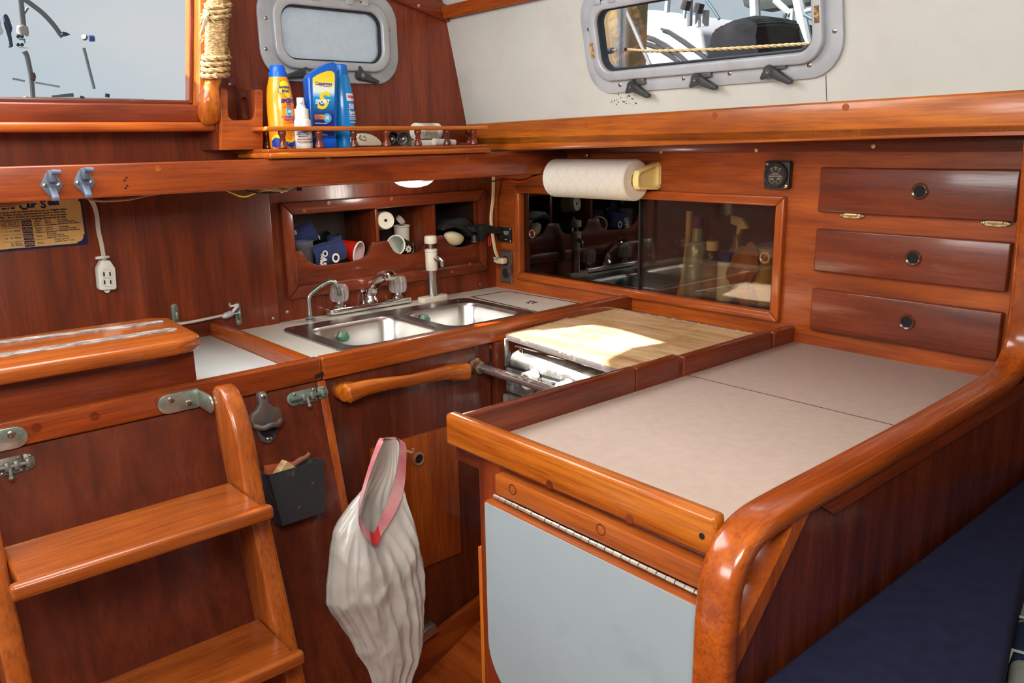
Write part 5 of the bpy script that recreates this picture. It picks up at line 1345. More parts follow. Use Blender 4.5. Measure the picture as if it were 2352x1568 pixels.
for z in (.967, 1.003):
    s_ = obj('socket', G().lathe([(.0150, 0), (.0150, .0022), (.0140, .003)], (-.005, ocy, z), (-1, 0, 0), 24), plain('dark_bakelite', (.035, .022, .018), .35), ol)
    g = G()
    for dy in (-.0055, .0055): g.box((-.0084, ocy + dy - .0008, z + .001), (-.0078, ocy + dy + .0008, z + .008), 0)
    g.lathe([(.0022, .0), (.0022, .0005)], (-.008, ocy, z - .006), (-1, 0, 0), 10); obj('slot', g, HOLE, s_)
# plug and cord
pc_ = V((-.008, ocy - .002, 1.004))
ap = thing('appliance_cord', 'cream twin cord hanging down the corner and plugged into the brown outlet', 'cord', pc_)
obj('plug', G().box(pc_ + V((-.020, -.010, -.008)), pc_ + V((0, .012, .009)), .004, 3).tube([pc_ + V((-.012, .010, -.002)), pc_ + V((-.014, .018, -.003)), pc_ + V((-.016, .030, -.001))], [.007, .006, .0045], 10), IVORY, ap)
def yz(px, py, X=-.02): return onX(px, py, X)
cp = smooth_path([pc_ + V((-.016, .028, -.001)), onY(1142, 592, -.03), onY(1136, 575, -.035), onY(1131, 545, -.035), onY(1127, 515, -.035), onY(1127, 490, -.035), onY(1131, 455, -.035), onY(1132, 405, -.06), onY(1131, 395, -.06)], 6)
g = G(); g.tube(cp, .0030, 8, sq=(1, 1, 1)); g.tube([p + V((.0042, 0, 0)) for p in cp], .0030, 8); obj('wire', g, IVORY, ap)
obj('cable_tie', G().box(onY(1139, 592, -.03) + V((-.006, -.006, -.003)), onY(1139, 592, -.03) + V((.004, .006, .003)), .001), ALU, ap)
g = G(); g.tube(smooth_path([onY(1127, 538, -.030), onY(1123, 545, -.032), onY(1122.5, 560, -.032), onY(1125, 564, -.032), onY(1127.5, 558, -.032), onY(1128, 545, -.030)], 5), .0016, 7)
obj('red_wire_loop', g, plain('red_insulation', srgb(220, 30, 28), .4), label='small red wire loop behind the cream cord', cat='wire')
# wires under the beam
def wire(pts, mat, label, r=.0017, Y=-.255):
    g = G()
    for P in pts: g.tube(smooth_path([onY(a, b_, Y) for a, b_ in P], 6), r, 7)
    return obj('wire', g, mat, label=label, cat='wire')
YEL, BLK, RED, CRM, BRN = plain('yellow_insulation', srgb(236, 190, 20), .4), BLACKP, plain('red_insulation', srgb(220, 30, 28), .4), IVORY, plain('tan_insulation', srgb(176, 120, 76), .5)
wire([[(1098, 404), (1108, 414), (1125, 417), (1160, 412), (1200, 413), (1225, 404), (1242, 400)]], BLK, 'black wire sagging under the beam end above the cream cord')
wire([[(1140, 402), (1160, 406), (1185, 418), (1205, 415), (1222, 403), (1238, 398)]], RED, 'red wire sagging under the beam near the paper towel')
wire([[(508, 432), (528, 441), (560, 452), (590, 442), (625, 434), (650, 427)]], YEL, 'yellow wire looping under the beam left of the wire bundle')
wire([[(556, 434), (585, 442), (620, 443), (665, 436), (700, 424)]], BLK, 'black wire running through the wire bundle under the beam', .002)
wire([[(595, 426), (630, 433), (655, 439), (670, 430), (700, 423)], [(600, 430), (640, 437), (662, 436), (690, 425)], [(640, 428), (665, 430), (705, 423)], [(596, 433), (625, 437), (650, 441)]], CRM, 'bundle of cream wires taped under the beam', .0022)
obj('wire_clip', G().box(onY(686, 427, -.26) + V((0, 0, 0)), onY(694, 438, -.26) + V((0, .01, 0)), .001), BLACKP, label='small black wire clip beside the cream bundle', cat='clip')
wire([[(195, 452), (215, 460), (250, 461), (300, 457), (350, 445), (380, 441)]], BRN, 'tan cable running under the beam beside the grey latches', .0025)
wire([[(200, 450), (240, 452), (285, 449), (300, 446)]], YEL, 'short yellow wire under the beam beside the tan cable', .0014)
wire([[(330, 450), (350, 449), (375, 443)]], RED, 'short red wire at the end of the tan cable', .0012)
wire([[(-20, 469), (20, 470), (45, 464), (75, 457), (100, 452)], [(-20, 474), (20, 474), (48, 467), (85, 458)]], BRN, 'tan cable crossing the top of the printed plaque', .0028, -.03)
obj('cable_block', G().box(onY(228, 456, -.02) + V((0, 0, 0)), onY(248, 467, -.02) + V((0, .012, 0)), .002), BLACKP, label='black cable block under the tan cable on the panel', cat='clip')
# dome lamp
lc = onY(947, 414, -.18); lc = V((lc.x, -.185, 1.2575))
lp_ = thing('dome_lamp', 'white dome lamp glowing under the beam above the cubby', 'lamp', lc)
obj('lamp_base', G().lathe([(.050, 0), (.050, -.004), (.047, -.006)], lc + V((0, 0, .0)), (0, 0, 1), 36), plain('lamp_base', srgb(190, 200, 196), .4), lp_)
lm, Nn, Ll, bb_ = newmat('lit_lens'); bb_.inputs['Base Color'].default_value = (.9, .9, .88, 1); bb_.inputs['Emission Color'].default_value = (.93, .97, 1, 1); bb_.inputs['Emission Strength'].default_value = .95
obj('lens', G().lathe([(.047, -.005), (.044, -.009), (.034, -.015), (.018, -.019), (.004, -.0205)], lc, (0, 0, 1), 36), lm, lp_)
pl2 = bpy.data.lights.new('dome_lamp_light', 'POINT'); pl2.energy = 1.3; pl2.shadow_soft_size = .03; pl2.color = (1, .94, .84)
plo = bpy.data.objects.new('dome_lamp_light', pl2); COL.objects.link(plo); plo.location = lc + V((0, 0, -.045))

# ================================================================ LATCHES, PLAQUE, EXTENSION OUTLET
for px, lab in ((118, 'grey plastic cleat latch on the beam, above the printed plaque'), (193, 'grey plastic cleat latch on the beam, above the hanging extension outlet')):
    c = onY(px, 424 if px < 150 else 418, -.3003); t = thing('cleat_latch', lab, 'latch', c, 'grey cleat latches on the beam')
    def QL(a): return [(c.x + x, c.z + z) for x, z in a]
    obj('plate', G().prism(QL([(-.006, .020), (.006, .020), (.0165, .001), (.0165, -.003), (.004, -.021), (-.004, -.021), (-.0165, -.003), (-.0165, .001)]), 'y', -.3035, -.3003, .001), GREYP, t)
    g = G(); g.box((c.x - .0055, -.318, c.z + .004), (c.x + .0055, -.303, c.z + .024), .003); g.tube([(c.x - .001, -.318, c.z + .021), (c.x + .0125, -.318, c.z + .020)], .0045, 12)
    obj('horn', g, GREYP, t)
    g = G(); g.prism([(-.303, c.z - .004), (-.306, c.z - .004), (-.320, c.z - .020), (-.320, c.z - .026), (-.313, c.z - .026), (-.303, c.z - .014)], 'x', c.x - .0055, c.x + .0055, .001); obj('lower_horn', g, GREYP, t)
    g = G()
    for s in (-1, 1): g.screw((c.x + s * .0105, -.3036, c.z - .001), (0, -1, 0), .0036)
    obj('screw', g, SCREWM, t)

YP = -.0125
tr, br_, bl = onY(188, 452, YP), onY(203, 561, YP), onY(0, 580, YP)
PX0, PX1, PZ0, PZ1 = -1.36, br_.x, br_.z, br_.z + .1065
pq = thing('printed_plaque', 'tan and navy plaque about dumping rubbish at sea, on the left panel', 'sign', ((PX0 + PX1) / 2, YP, PZ0))
NVP = plain('plaque_navy', srgb(22, 30, 74), .35, var=.08); TANP = spotted('plaque_tan', srgb(226, 172, 98), srgb(232, 190, 124), 5, .45, .7, .5, 0, 5, (6, 1, .6))
obj('plate', G().box((PX0, YP - .0012, PZ0), (PX1, YP - .0001, PZ1), 0), NVP, pq)
tx1, tz0, tz1 = PX1 - .0045, PZ0 + .0045, PZ1 - .002
e = .007
face = obj('face', G().prism([(PX0, tz0), (tx1 - .016, tz0), (tx1 - .016, tz0 + .003)] + [(tx1 - .014 + .011 * math.sin(t) - .0, tz0 + .014 - .011 * math.cos(t)) for t in [k * PI / 12 for k in range(7)]] + [(tx1 - .003, tz0 + .017), (tx1, tz0 + .017), (tx1, tz1 - .017), (tx1 - .003, tz1 - .017)] + [(tx1 - .014 + .011 * math.cos(t), tz1 - .014 + .011 * math.sin(t)) for t in [k * PI / 12 for k in range(7)]] + [(tx1 - .016, tz1 - .003), (tx1 - .016, tz1), (PX0, tz1)], 'y', YP - .0018, YP - .0011), TANP, pq)
YT = YP - .0018
def pt_(px, py): return onY(px, py, YT)
def ptx(body, px, py, size, mat=NVP, **k): return text(body, size, mat, pt_(px, py), (1, 0, 0), (0, 0, 1), face, **k)
ptx('O', 45, 481.5, .0215, bold=.0007); ptx('ur', 65, 476.5, .0165, bold=.0006, sp=.95); ptx('S', 94, 477.5, .0215, bold=.0007); ptx('eas', 110, 471.5, .0165, bold=.0006, sp=.95); ptx('S', -14, 487, .0215, bold=.0007); ptx('ave', 4, 481, .0165, bold=.0006)
for i, ln in enumerate(('p plastic trash anywhere into the ocean or navigable waters', 's. Violation of these requirements may result in civil penalty', '000, a fine of $50,000 and imprisonment for up to five years.', 'onal, state and local restrictions on garbage discharge may also apply.')):
    p = pt_(0, 491 + i * 6.0); text(ln, .0055, NVP, p, (1, 0, 0), (0, 0, 1), face, xs=(pt_(181, 480).x - p.x) / (.0055 * len(ln) * .48), bold=.00006)
rows = [('S, RIVERS, BAYS,\nNDS, AND 0 - 3\nS FROM SHORE', 2, 514, 'Plastic\nRags\nGlass', 'Food\nMetal\nCrockery', 'Dunnage,\nLining & Packing\nMaterials That Float'), ('3 / 12  MILES', 13, 534, 'Plastic\nRags*\nGlass*', 'Food*\nMetal*\nCrockery*', 'Dunnage,\nLining & Packing\nMaterials That Float'),
        ('12 - 25  MILES', 12, 550, 'Plastic', 'Dunnage,\nLining & Packing\nMaterials That Float', ''), ('25  MILES\nOR MORE', 25, 562, 'Plastic', '', '')]
SZ_ = .0047
for i, (a, ax_, ay_, b_, c_, d2) in enumerate(rows):
    ptx(a, ax_, ay_, SZ_, ls=.82)
    bx_ = 48 + i * 2.4; by = 507 + i * 15.6
    p0, p1 = pt_(bx_, by), pt_(bx_ + 26, by + 11.5)
    pill = obj('pill', G().prism(rrect(p0.x, p1.x, p1.z, p0.z, .0018, 3), 'y', YT - .0003, YT), NVP, face)
    text('ILLEGAL\nTO DUMP', .0043, TANP, ((p0.x + p1.x) / 2, YT - .0003, (p0.z + p1.z) / 2 + .0008), (1, 0, 0), (0, 0, 1), face, align='CENTER', ls=.9)
    ptx(b_, bx_ + 31, by + 3.0 + (3 if i > 1 else 0), SZ_, ls=.86); ptx(c_, bx_ + 55, by + 1.5 - (2 if i == 2 else 0), SZ_, ls=.86)
    if d2: ptx(d2, bx_ + 85, by - 1, SZ_, ls=.86)
ptx('*unless ground\n smaller than 1 inch', 124, 551, SZ_, ls=.9); ptx('REQUIRED BY LAW for any boat 26 ft. or more in length.', 21, 573.5, .0034)
g = G()
for (xa, ya, xb, yb) in ((0, 526, 180, 511), (10, 541, 182, 526), (12, 557, 120, 547)): g.tube([pt_(xa, ya), pt_(xb, yb)], .0003, 4)
obj('rule_lines', g, NVP, face)

cE = onY(240, 628, -.030)
ex = thing('extension_outlet', 'white two-socket extension outlet hanging on a pale cord', 'outlet', cE + V((0, 0, -.03)))
zt_, zb_ = onY(238, 597, -.03).z, onY(238, 665, -.03).z
hb = [(-.0155, .0), (.0155, .0), (.0185, .004), (.0185, .048), (.009, .066), (-.009, .066), (-.0185, .048), (-.0185, .004)]
kz_ = (zt_ - zb_) / .066
M_ = Matrix.Translation((cE.x, 0, zb_)) @ Matrix.Rotation(.05, 4, 'Y')
bdx = obj('body', G().prism([(x * .92, z * kz_) for x, z in hb], 'y', -.042, -.020, .002, M=M_), WHITEP, ex)
obj('tab', G().lathe([(.006, -.002), (.006, .002)], M_ @ V((0, -.031, -.001)), (0, -1, 0), 14), WHITEP, bdx)
for z in (.018, .036):
    f = obj('socket_face', G().ring(circ(0, z * kz_, .0105, 22), circ(0, z * kz_, .0095, 22), 'y', -.0428, -.0416, M=M_), plain('off_white_plastic', srgb(196, 192, 180), .5), ex)  # ring a little darker than the outlet body
    g = G()
    for s in (-1, 1): g.box((s * .0058 - .0014, -.0424, z * kz_ - .0045), (s * .0058 + .0014, -.0419, z * kz_ + .0040), 0, M=M_)
    obj('slot', g, HOLE, f)
g = G(); cpth = smooth_path([onY(204, 456, -.055), onY(213, 470, -.045), onY(220, 495, -.04), onY(224, 530, -.036), onY(231, 560, -.034), onY(237, 597, -.032)], 6)
g.tube(cpth, .0026, 8); g.tube([p + V((.0036, 0, 0)) for p in cpth], .0026, 8)
obj('cord', g, plain('pale_cord_plastic', srgb(206, 190, 172), .45), ex)
g = G(); c = onY(233, 592, -.033); g.tube(smooth_path([c + V((-.010, -.004, .001)), c + V((0, -.009, .002)), c + V((.012, -.003, .001)), c + V((.010, .005, .0)), c + V((-.010, .004, 0))], 5), .003, 8); obj('cord_loop', g, WHITEP, ex)

# ================================================================ FIDDLED SHELF OVER THE BEAM
SH = thing('fiddled_shelf', 'narrow wooden shelf with turned spindles under the aft portlight', 'shelf', (-.55, -.22, 1.316))
OX = wood('orange', 'x', .22, .5)
SX_0, SX_1 = -.829, -.268
DZ = 1.3345
obj('deck', G().box((SX_0 + .004, -.302, 1.3265), (SX_1 - .002, -.131, DZ), .002, 3), wood('trim', 'x', .25, .45), SH)
obj('front_moulding', G().box((SX_0, -.316, 1.3160), (SX_1, -.16, 1.3272), .004, 3), OX, SH)
RZ0, RZ1 = 1.3685, 1.3775
obj('rail', G().box((SX_0 + .002, -.305, RZ0), (SX_1 + .001, -.284, RZ1), .003, 3), OX, SH)
obj('return_rail', G().box((SX_1 - .018, -.284, RZ0), (SX_1 - .001, -.131, RZ1), .003, 3), wood('trim', 'y', .25, .45), SH)
obj('return_rail', G().box((SX_0 + .003, -.284, RZ0), (SX_0 + .018, -.131, RZ1), .003, 3), wood('trim', 'y', .25, .45), SH)
SPP = [(.0062, 0), (.0088, .0015), (.0090, .0055), (.0072, .011), (.0050, .0150), (.0048, .0158), (.0066, .0168), (.0068, .0190), (.0048, .0202), (.0052, .0225), (.0078, .0285), (.0082, .0315), (.0072, .0345), (.0060, .0350)]
SPM = wood('panel', 'z', .2, .6)
first = None
for px, Y in ((649, -.294), (733, -.294), (813, -.294), (888, -.294), (960, -.294), (1027, -.294), (1088, -.294), (1078, -.20), (613, -.20)):
    c = onY(px, 318, Y); c = V((c.x, Y, DZ - .0003))
    obj('spindle', G().lathe([(r, h * (RZ0 - DZ + .0006) / .035) for r, h in SPP], c, (0, 0, 1), 18), SPM, SH)

def wrap_patch(name, pts, c, rf, a0, z0, mat, parent, off=.0004):
    """printed patch bent round an upright bottle; pts in (arc length, height) about angle a0, height z0"""
    b = bmesh.new(); vs = [b.verts.new((x, y, 0)) for x, y in pts]
    es = [b.edges.new((vs[i], vs[(i + 1) % len(vs)])) for i in range(len(vs))]
    bmesh.ops.triangle_fill(b, use_beauty=True, edges=es)
    for _ in range(2): bmesh.ops.subdivide_edges(b, edges=[e for e in b.edges if e.calc_length() > .004], cuts=1, use_grid_fill=False); bmesh.ops.triangulate(b, faces=b.faces)
    for v in b.verts:
        z = z0 + v.co.y; r = rf(z); a = a0 + v.co.x / r; r += off; v.co = V((c.x + r * math.cos(a), c.y + r * math.sin(a), z))
    g = G(); g.take(b)
    return obj(name, g, mat, parent)
def prof_r(prof, zbase):
    def f(z):
        h = z - zbase
        for (r0, h0), (r1, h1) in zip(prof, prof[1:]):
            if h0 <= h <= h1: return r0 + (r1 - r0) * (h - h0) / max(1e-6, h1 - h0)
        return prof[0][0] if h < 0 else prof[-1][0]
    return f
DPI = PI
# orange aerosol
YBo = -.245
def base_at(px, Y): p = onY(px, 330, Y); return V((p.x, Y, DZ))
def zz(py, Y, px=700): return onY(px, py, Y).z
c = base_at(651, YBo); R = (onY(679, 250, YBo).x - onY(622, 250, YBo).x) / 2
H1 = zz(178, YBo, 651) - DZ; H2 = zz(151, YBo, 651) - DZ
prof = [(R * .90, 0), (R * .98, .003), (R, .02), (R, H1 * .52), (R * .985, H1 * .62), (R * .94, H1 * .74), (R * .86, H1 * .86), (R * .73, H1 * .955), (R * .66, H1)]
bt = thing('sunscreen_bottle', 'orange spray bottle with a blue cap, first on the spindled shelf', 'bottle', c)
ORG = plain('orange_gloss', srgb(255, 150, 20), .25, var=.04, coat=.3); BLU = plain('blue_gloss', srgb(8, 92, 214), .3, var=.05)
body = obj('body', G().lathe(prof, c, (0, 0, 1), 40), ORG, bt)
cp_ = [(R * .66, H1 - .001), (R * .665, H1 + (H2 - H1) * .4), (R * .60, H1 + (H2 - H1) * .42), (R * .55, H1 + (H2 - H1) * .85), (R * .46, H2), (R * .1, H2 + .0005)]
obj('cap', G().lathe(cp_, c, (0, 0, 1), 32), BLU, bt)
rf = prof_r(prof, DZ)
YEL2 = plain('yellow_print', srgb(252, 214, 20), .35, var=.02); NVY = plain('navy_print', srgb(28, 40, 130), .35, var=0); PUR = plain('purple_print', srgb(120, 50, 140), .35, var=0); REDP = plain('red_print', srgb(200, 40, 40), .4, var=0); CYN = plain('cyan_print', srgb(40, 170, 214), .35, var=0); WPT = plain('white_label_print', srgb(240, 240, 240), .4, var=0)
def arc_at(px, py, c, R, Y):
    x = max(-.98, min(.98, (onY(px, py, c.y - R * .85).x - c.x) / R)); return -PI / 2 + math.asin(x)
a0 = -1.50
lz = zz(200, YBo - .02, 651)
blob = [(-.0135, -.0105), (-.0130, -.004), (-.0095, .0), (-.0098, .008), (-.004, .0125), (.004, .0128), (.0095, .008), (.0105, .0), (.0125, -.010), (.0118, -.016), (.0085, -.0205), (.003, -.0215), (-.0015, -.017), (-.004, -.0115)]
wrap_patch('logo_outline', [(x * 1.1, y * 1.07) for x, y in blob], c, rf, a0, lz, NVY, bt, .0003)
wrap_patch('logo_patch', blob, c, rf, a0, lz, YEL2, bt, .0006)
def ctext(body, size, mat, dx, z, par, cc, R_, rf_, a, bold=0, shear=0, xs=1.0, align='CENTER', ls=1.0):
    o = V((cc.x + R_ * math.cos(a + dx / R_), cc.y + R_ * math.sin(a + dx / R_), z)); return text(body, size, mat, o, (1, 0, 0), (0, 0, 1), par, align=align, shear=shear, bold=bold, wrap=(cc, R_, (lambda q: rf_(q) + .0006)), xs=xs, ls=ls)
ctext('BANANA', .0068, NVY, 0, zz(203, YBo - .02, 651), bt, c, R, rf, a0, .0003); ctext('BOAT', .0072, NVY, .001, zz(212, YBo - .02, 651), bt, c, R, rf, a0, .0003)
ctext('SPORT', .0100, NVY, .002, zz(236, YBo - .02, 651), bt, c, R, rf, a0, .0006, .25); ctext('ultra', .0072, PUR, .004, zz(242, YBo - .02, 651), bt, c, R, rf, a0, .0001)
ctext('SUNSCREEN SPRAY\nBROAD SPECTRUM SPF 30', .0026, REDP, .003, zz(246, YBo - .02, 651), bt, c, R, rf, a0)
shd = [(-.0062, .006), (0, .0072), (.0062, .006), (.0062, -.002), (.004, -.006), (0, -.0082), (-.004, -.006), (-.0062, -.002)]
wrap_patch('badge_edge', [(x * 1.15, y * 1.15) for x, y in shd], c, rf, a0 + .12, zz(257, YBo - .02, 651), WPT, bt, .0004); wrap_patch('badge', shd, c, rf, a0 + .12, zz(257, YBo - .02, 651), CYN, bt, .0008)
ctext('30', .0075, WPT, .0032, zz(259, YBo - .02, 651), bt, c, R, (lambda q: rf(q) + .0006), a0, .0003)
ctext('CLINICALLY\nPROVEN', .0062, PUR, .003, zz(271, YBo - .02, 651), bt, c, R, rf, a0, .0002, ls=.95); ctext('UVA/UVB PROTECTION', .0026, REDP, .003, zz(283, YBo - .02, 651), bt, c, R, rf, a0)
ctext('SPF 30', .0026, IVORY, .004, zz(307, YBo - .02, 651), bt, c, R, rf, a0)
wv = [(-.034, -.001), (.030, -.001), (.030, .026), (.024, .020), (.016, .013), (.006, .010), (-.004, .013), (-.014, .019), (-.024, .021), (-.034, .014)]
wrap_patch('yellow_wave', [(x, y + .005 if y > 0 else y) for x, y in wv], c, rf, a0 - .2, DZ + .002, YEL2, bt, .0003); wrap_patch('blue_wave', wv, c, rf, a0 - .2, DZ + .0015, plain('deep_blue_print', srgb(24, 56, 160), .35, var=0), bt, .0006)

# white pump spray
YS = -.268; c = base_at(697.5, YS); R = (onY(716, 300, YS).x - onY(679, 300, YS).x) / 2
t = thing('spray_bottle', 'small white pump spray bottle between the orange and the dark blue bottles', 'bottle', c)
Hs = zz(274, YS) - DZ; Hn = zz(250, YS) - DZ; Hm = zz(243, YS) - DZ; Ht = zz(224.5, YS) - DZ
obj('body', G().lathe([(R * .95, 0), (R, .002), (R, Hs - .004), (R * .95, Hs - .001), (R * .8, Hs)], c, (0, 0, 1), 32), WHITEP, t)
obj('collar', G().lathe([(R * .82, Hs - .0005), (R * .82, Hn - .001), (R * .76, Hn)], c, (0, 0, 1), 32), WHITEP, t)
g = G(); g.lathe([(R * .54, Hn - .001), (R * .54, Hm), (R * .46, Hm)], c, (0, 0, 1), 24); g.lathe([(R * .45, Hm - .001), (R * .43, Ht - .003), (R * .40, Ht)], c, (0, 0, 1), 20); g.tube([c + V((-.003, -.004, (Hm + Ht) / 2)), c + V((-.008, -.013, (Hm + Ht) / 2))], .004, 10)
obj('pump_head', g, plain('bluish_white', srgb(224, 226, 234), .35, var=.03), t)
lb = obj('paper_label', G().lathe([(R + .0004, Hs * .08), (R + .0004, Hs * .93)], c, (0, 0, 1), 32, caps=False), plain('label_paper', srgb(226, 222, 214), .5, var=.03), t)
rs = lambda z: R + .0004
ctext('PEN FINEST\nNON-ACTIVE\nREDIENTS', .0042, NVY, -.006, zz(305, YS - .02), t, c, R, rs, -1.75, .0001)
ctext('SHAKE WELL BEFORE USE', .0030, REDP, 0, zz(321, YS - .02), t, c, R, rs, -1.75, .0001)
ctext('KEEP OUT OF REACH OF CHILDREN\nFOR EXTERNAL USE ONLY', .0022, BLACKP, 0, zz(326, YS - .02), t, c, R, rs, -1.75)
ctext('Directions', .0024, BLACKP, .008, zz(302, YS - .02), t, c, R, rs, -1.75)

# flat dark blue lotion bottle
YC = -.245; zc = lambda py: zz(py, YC, 740)
xc = lambda px, py=240: onY(px, py, YC - .012).x
ou = [(714, 335), (712, 300), (710, 230), (707.5, 185), (708, 176), (716, 168), (735, 155), (752, 146), (766, 142), (773, 143), (776, 150), (776.5, 185), (776, 300), (775, 335)]
c = V((xc(743), YC, DZ))
t = thing('lotion_bottle', 'flat dark blue lotion bottle with a slanted top, tallest on the shelf', 'bottle', c)
DKB = plain('cobalt_blue', srgb(6, 88, 190), .25, var=.05, coat=.3)
body = obj('body', G().prism([(p.x, max(p.z, DZ + .017)) for p in (onY(a, b_, YC - .012) for a, b_ in ou)], 'y', YC - .012, YC + .016, .006, 4), DKB, t)
obj('cap', G().prism(rrect(xc(722), xc(771), YC - .013, YC + .016, .010), 'z', DZ, DZ + .0195, .002), BLU, t)
FYc = YC - .0123
lo = [(721, 312), (719.5, 270), (718, 185), (718, 179), (728, 172), (742, 166), (752, 163), (762, 163), (768, 168), (769, 176), (766, 312)]
gm, Nn, Ll, bb_ = newmat('lotion_label')
tcn = Nn.new('ShaderNodeTexCoord'); sxn = Nn.new('ShaderNodeSeparateXYZ'); Ll.new(tcn.outputs['Object'], sxn.inputs[0])
mr = Nn.new('ShaderNodeMapRange'); mr.inputs['From Min'].default_value = 0; mr.inputs['From Max'].default_value = zc(163) - DZ; Ll.new(sxn.outputs['Z'], mr.inputs['Value'])
Ll.new(ramp(Nn, Ll, mr.outputs[0], [(.0, srgb(14, 30, 110)), (.42, srgb(16, 40, 130)), (.56, srgb(10, 120, 190)), (.66, srgb(30, 160, 214)), (.73, srgb(220, 236, 240)), (.80, srgb(236, 236, 200)), (.86, srgb(240, 218, 60)), (1.0, srgb(236, 206, 20))]), bb_.inputs['Base Color']); seti(bb_, Roughness=.3)
# the label is a mesh of its own so its gradient print runs from its own base
lab = obj('label', G().prism([(p.x, p.z) for p in (onY(a, b_, FYc) for a, b_ in lo)], 'y', FYc - .0004, FYc), gm, t)
T = lambda px, py: onY(px, py, FYc - .0004)
def ft(body, px, py, size, mat, **k): return text(body, size, mat, T(px, py), (1, 0, 0), (0, 0, 1), t, **k)
ft('Coppertone', 724, 195, .0098, NVY, bold=.0002, xs=.80); ft('SUNSCREEN LOTION', 742, 199, .0020, NVY)
ft('S', 727, 249, .0480, YEL2, shear=.30, bold=.0012, xs=1.12); ft('SPORT', 723.5, 238, .0120, WPT, shear=.28, bold=.0004, xs=.92, off=.0005)
p0, p1 = T(722, 263), T(745, 274); obj('orange_strip', G().box((p0.x, FYc - .0007, p1.z), (p1.x, FYc - .0004, p0.z), 0), plain('orange_print', srgb(240, 140, 50), .4, var=0), t)
for i, s in enumerate(('Stays on', 'Strong When', 'You Sweat')): ft(s, 723, 266.3 + i * 3.4, .0031, NVY, off=.0004)
p = T(752, 271); MM = Matrix(((1, 0, 0, p.x), (0, 0, -1, p.y), (0, 1, 0, p.z), (0, 0, 0, 1)))
obj('badge', G().prism(circ(0, 0, .0085, 28), 'z', 0, .0006, M=MM).prism(circ(0, 0, .0095, 28), 'z', 0, .0003, M=MM), plain('sky_print', srgb(90, 180, 220), .35, var=0), t)
ft('30', 746.5, 274, .0092, WPT, off=.0008, bold=.0003); ft('UVA/UVB Dermatologist', 723, 284, .0028, WPT, bold=.0001); ft('237 mL', 740, 311, .0040, WPT)

# light blue aerosol
YW = -.212; c = base_at(792, YW); R = (onY(815, 280, YW).x - onY(768, 280, YW).x) / 2
H1 = zz(172, YW, 795) - DZ; H2 = zz(149, YW, 795) - DZ
prof = [(R * .95, 0), (R, .003), (R, H1 * .55), (R * .97, H1 * .68), (R * .88, H1 * .82), (R * .70, H1 * .97), (R * .62, H1)]
t = thing('sunscreen_bottle', 'light blue spray bottle half behind the dark blue lotion bottle', 'bottle', c)
LBL = plain('light_blue_gloss', srgb(16, 140, 226), .25, var=.05, coat=.3)
obj('body', G().lathe(prof, c, (0, 0, 1), 40), LBL, t)
obj('cap', G().lathe([(R * .63, H1 - .001), (R * .64, H1 + (H2 - H1) * .35), (R * .60, H1 + (H2 - H1) * .4), (R * .59, H1 + (H2 - H1) * .9), (R * .50, H2), (R * .1, H2 - .001)], c, (0, 0, 1), 32), plain('mid_blue', srgb(10, 110, 200), .3, var=.05), t)
rf2 = prof_r(prof, DZ); aW = -1.12
wrap_patch('label_band', [(-.014, -.0078), (.016, -.0078), (.016, .0078), (-.014, .0078)], c, rf2, aW, zz(223, YW - .02, 800), WPT, t, .0003)
ctext('Walgreens', .0082, REDP, .003, zz(225, YW - .02, 800), t, c, R, rf2, aW, .0002, .2, .85); ctext('50', .0150, WPT, -.011, zz(250, YW - .02, 800), t, c, R, rf2, aW, .0005, align='LEFT'); ctext('Sport', .0092, WPT, -.011, zz(261, YW - .02, 800), t, c, R, rf2, aW, .0004, align='LEFT')
ctext('CONTINUOUS', .0042, WPT, -.011, zz(267, YW - .02, 800), t, c, R, rf2, aW, .0001, align='LEFT'); ctext('BROAD SPECTRUM SPF\nSUNSCREEN SPRAY', .0030, WPT, -.011, zz(271.5, YW - .02, 800), t, c, R, rf2, aW, 0, align='LEFT'); ctext('CLEAR SPRAY', .0034, WPT, -.010, zz(282, YW - .02, 800), t, c, R, rf2, aW, 0, align='LEFT')
wrap_patch('lower_label', [(-.012, -.008), (.014, -.008), (.014, .006), (-.012, .006)], c, rf2, aW, DZ + .0085, WPT, t, .0003)

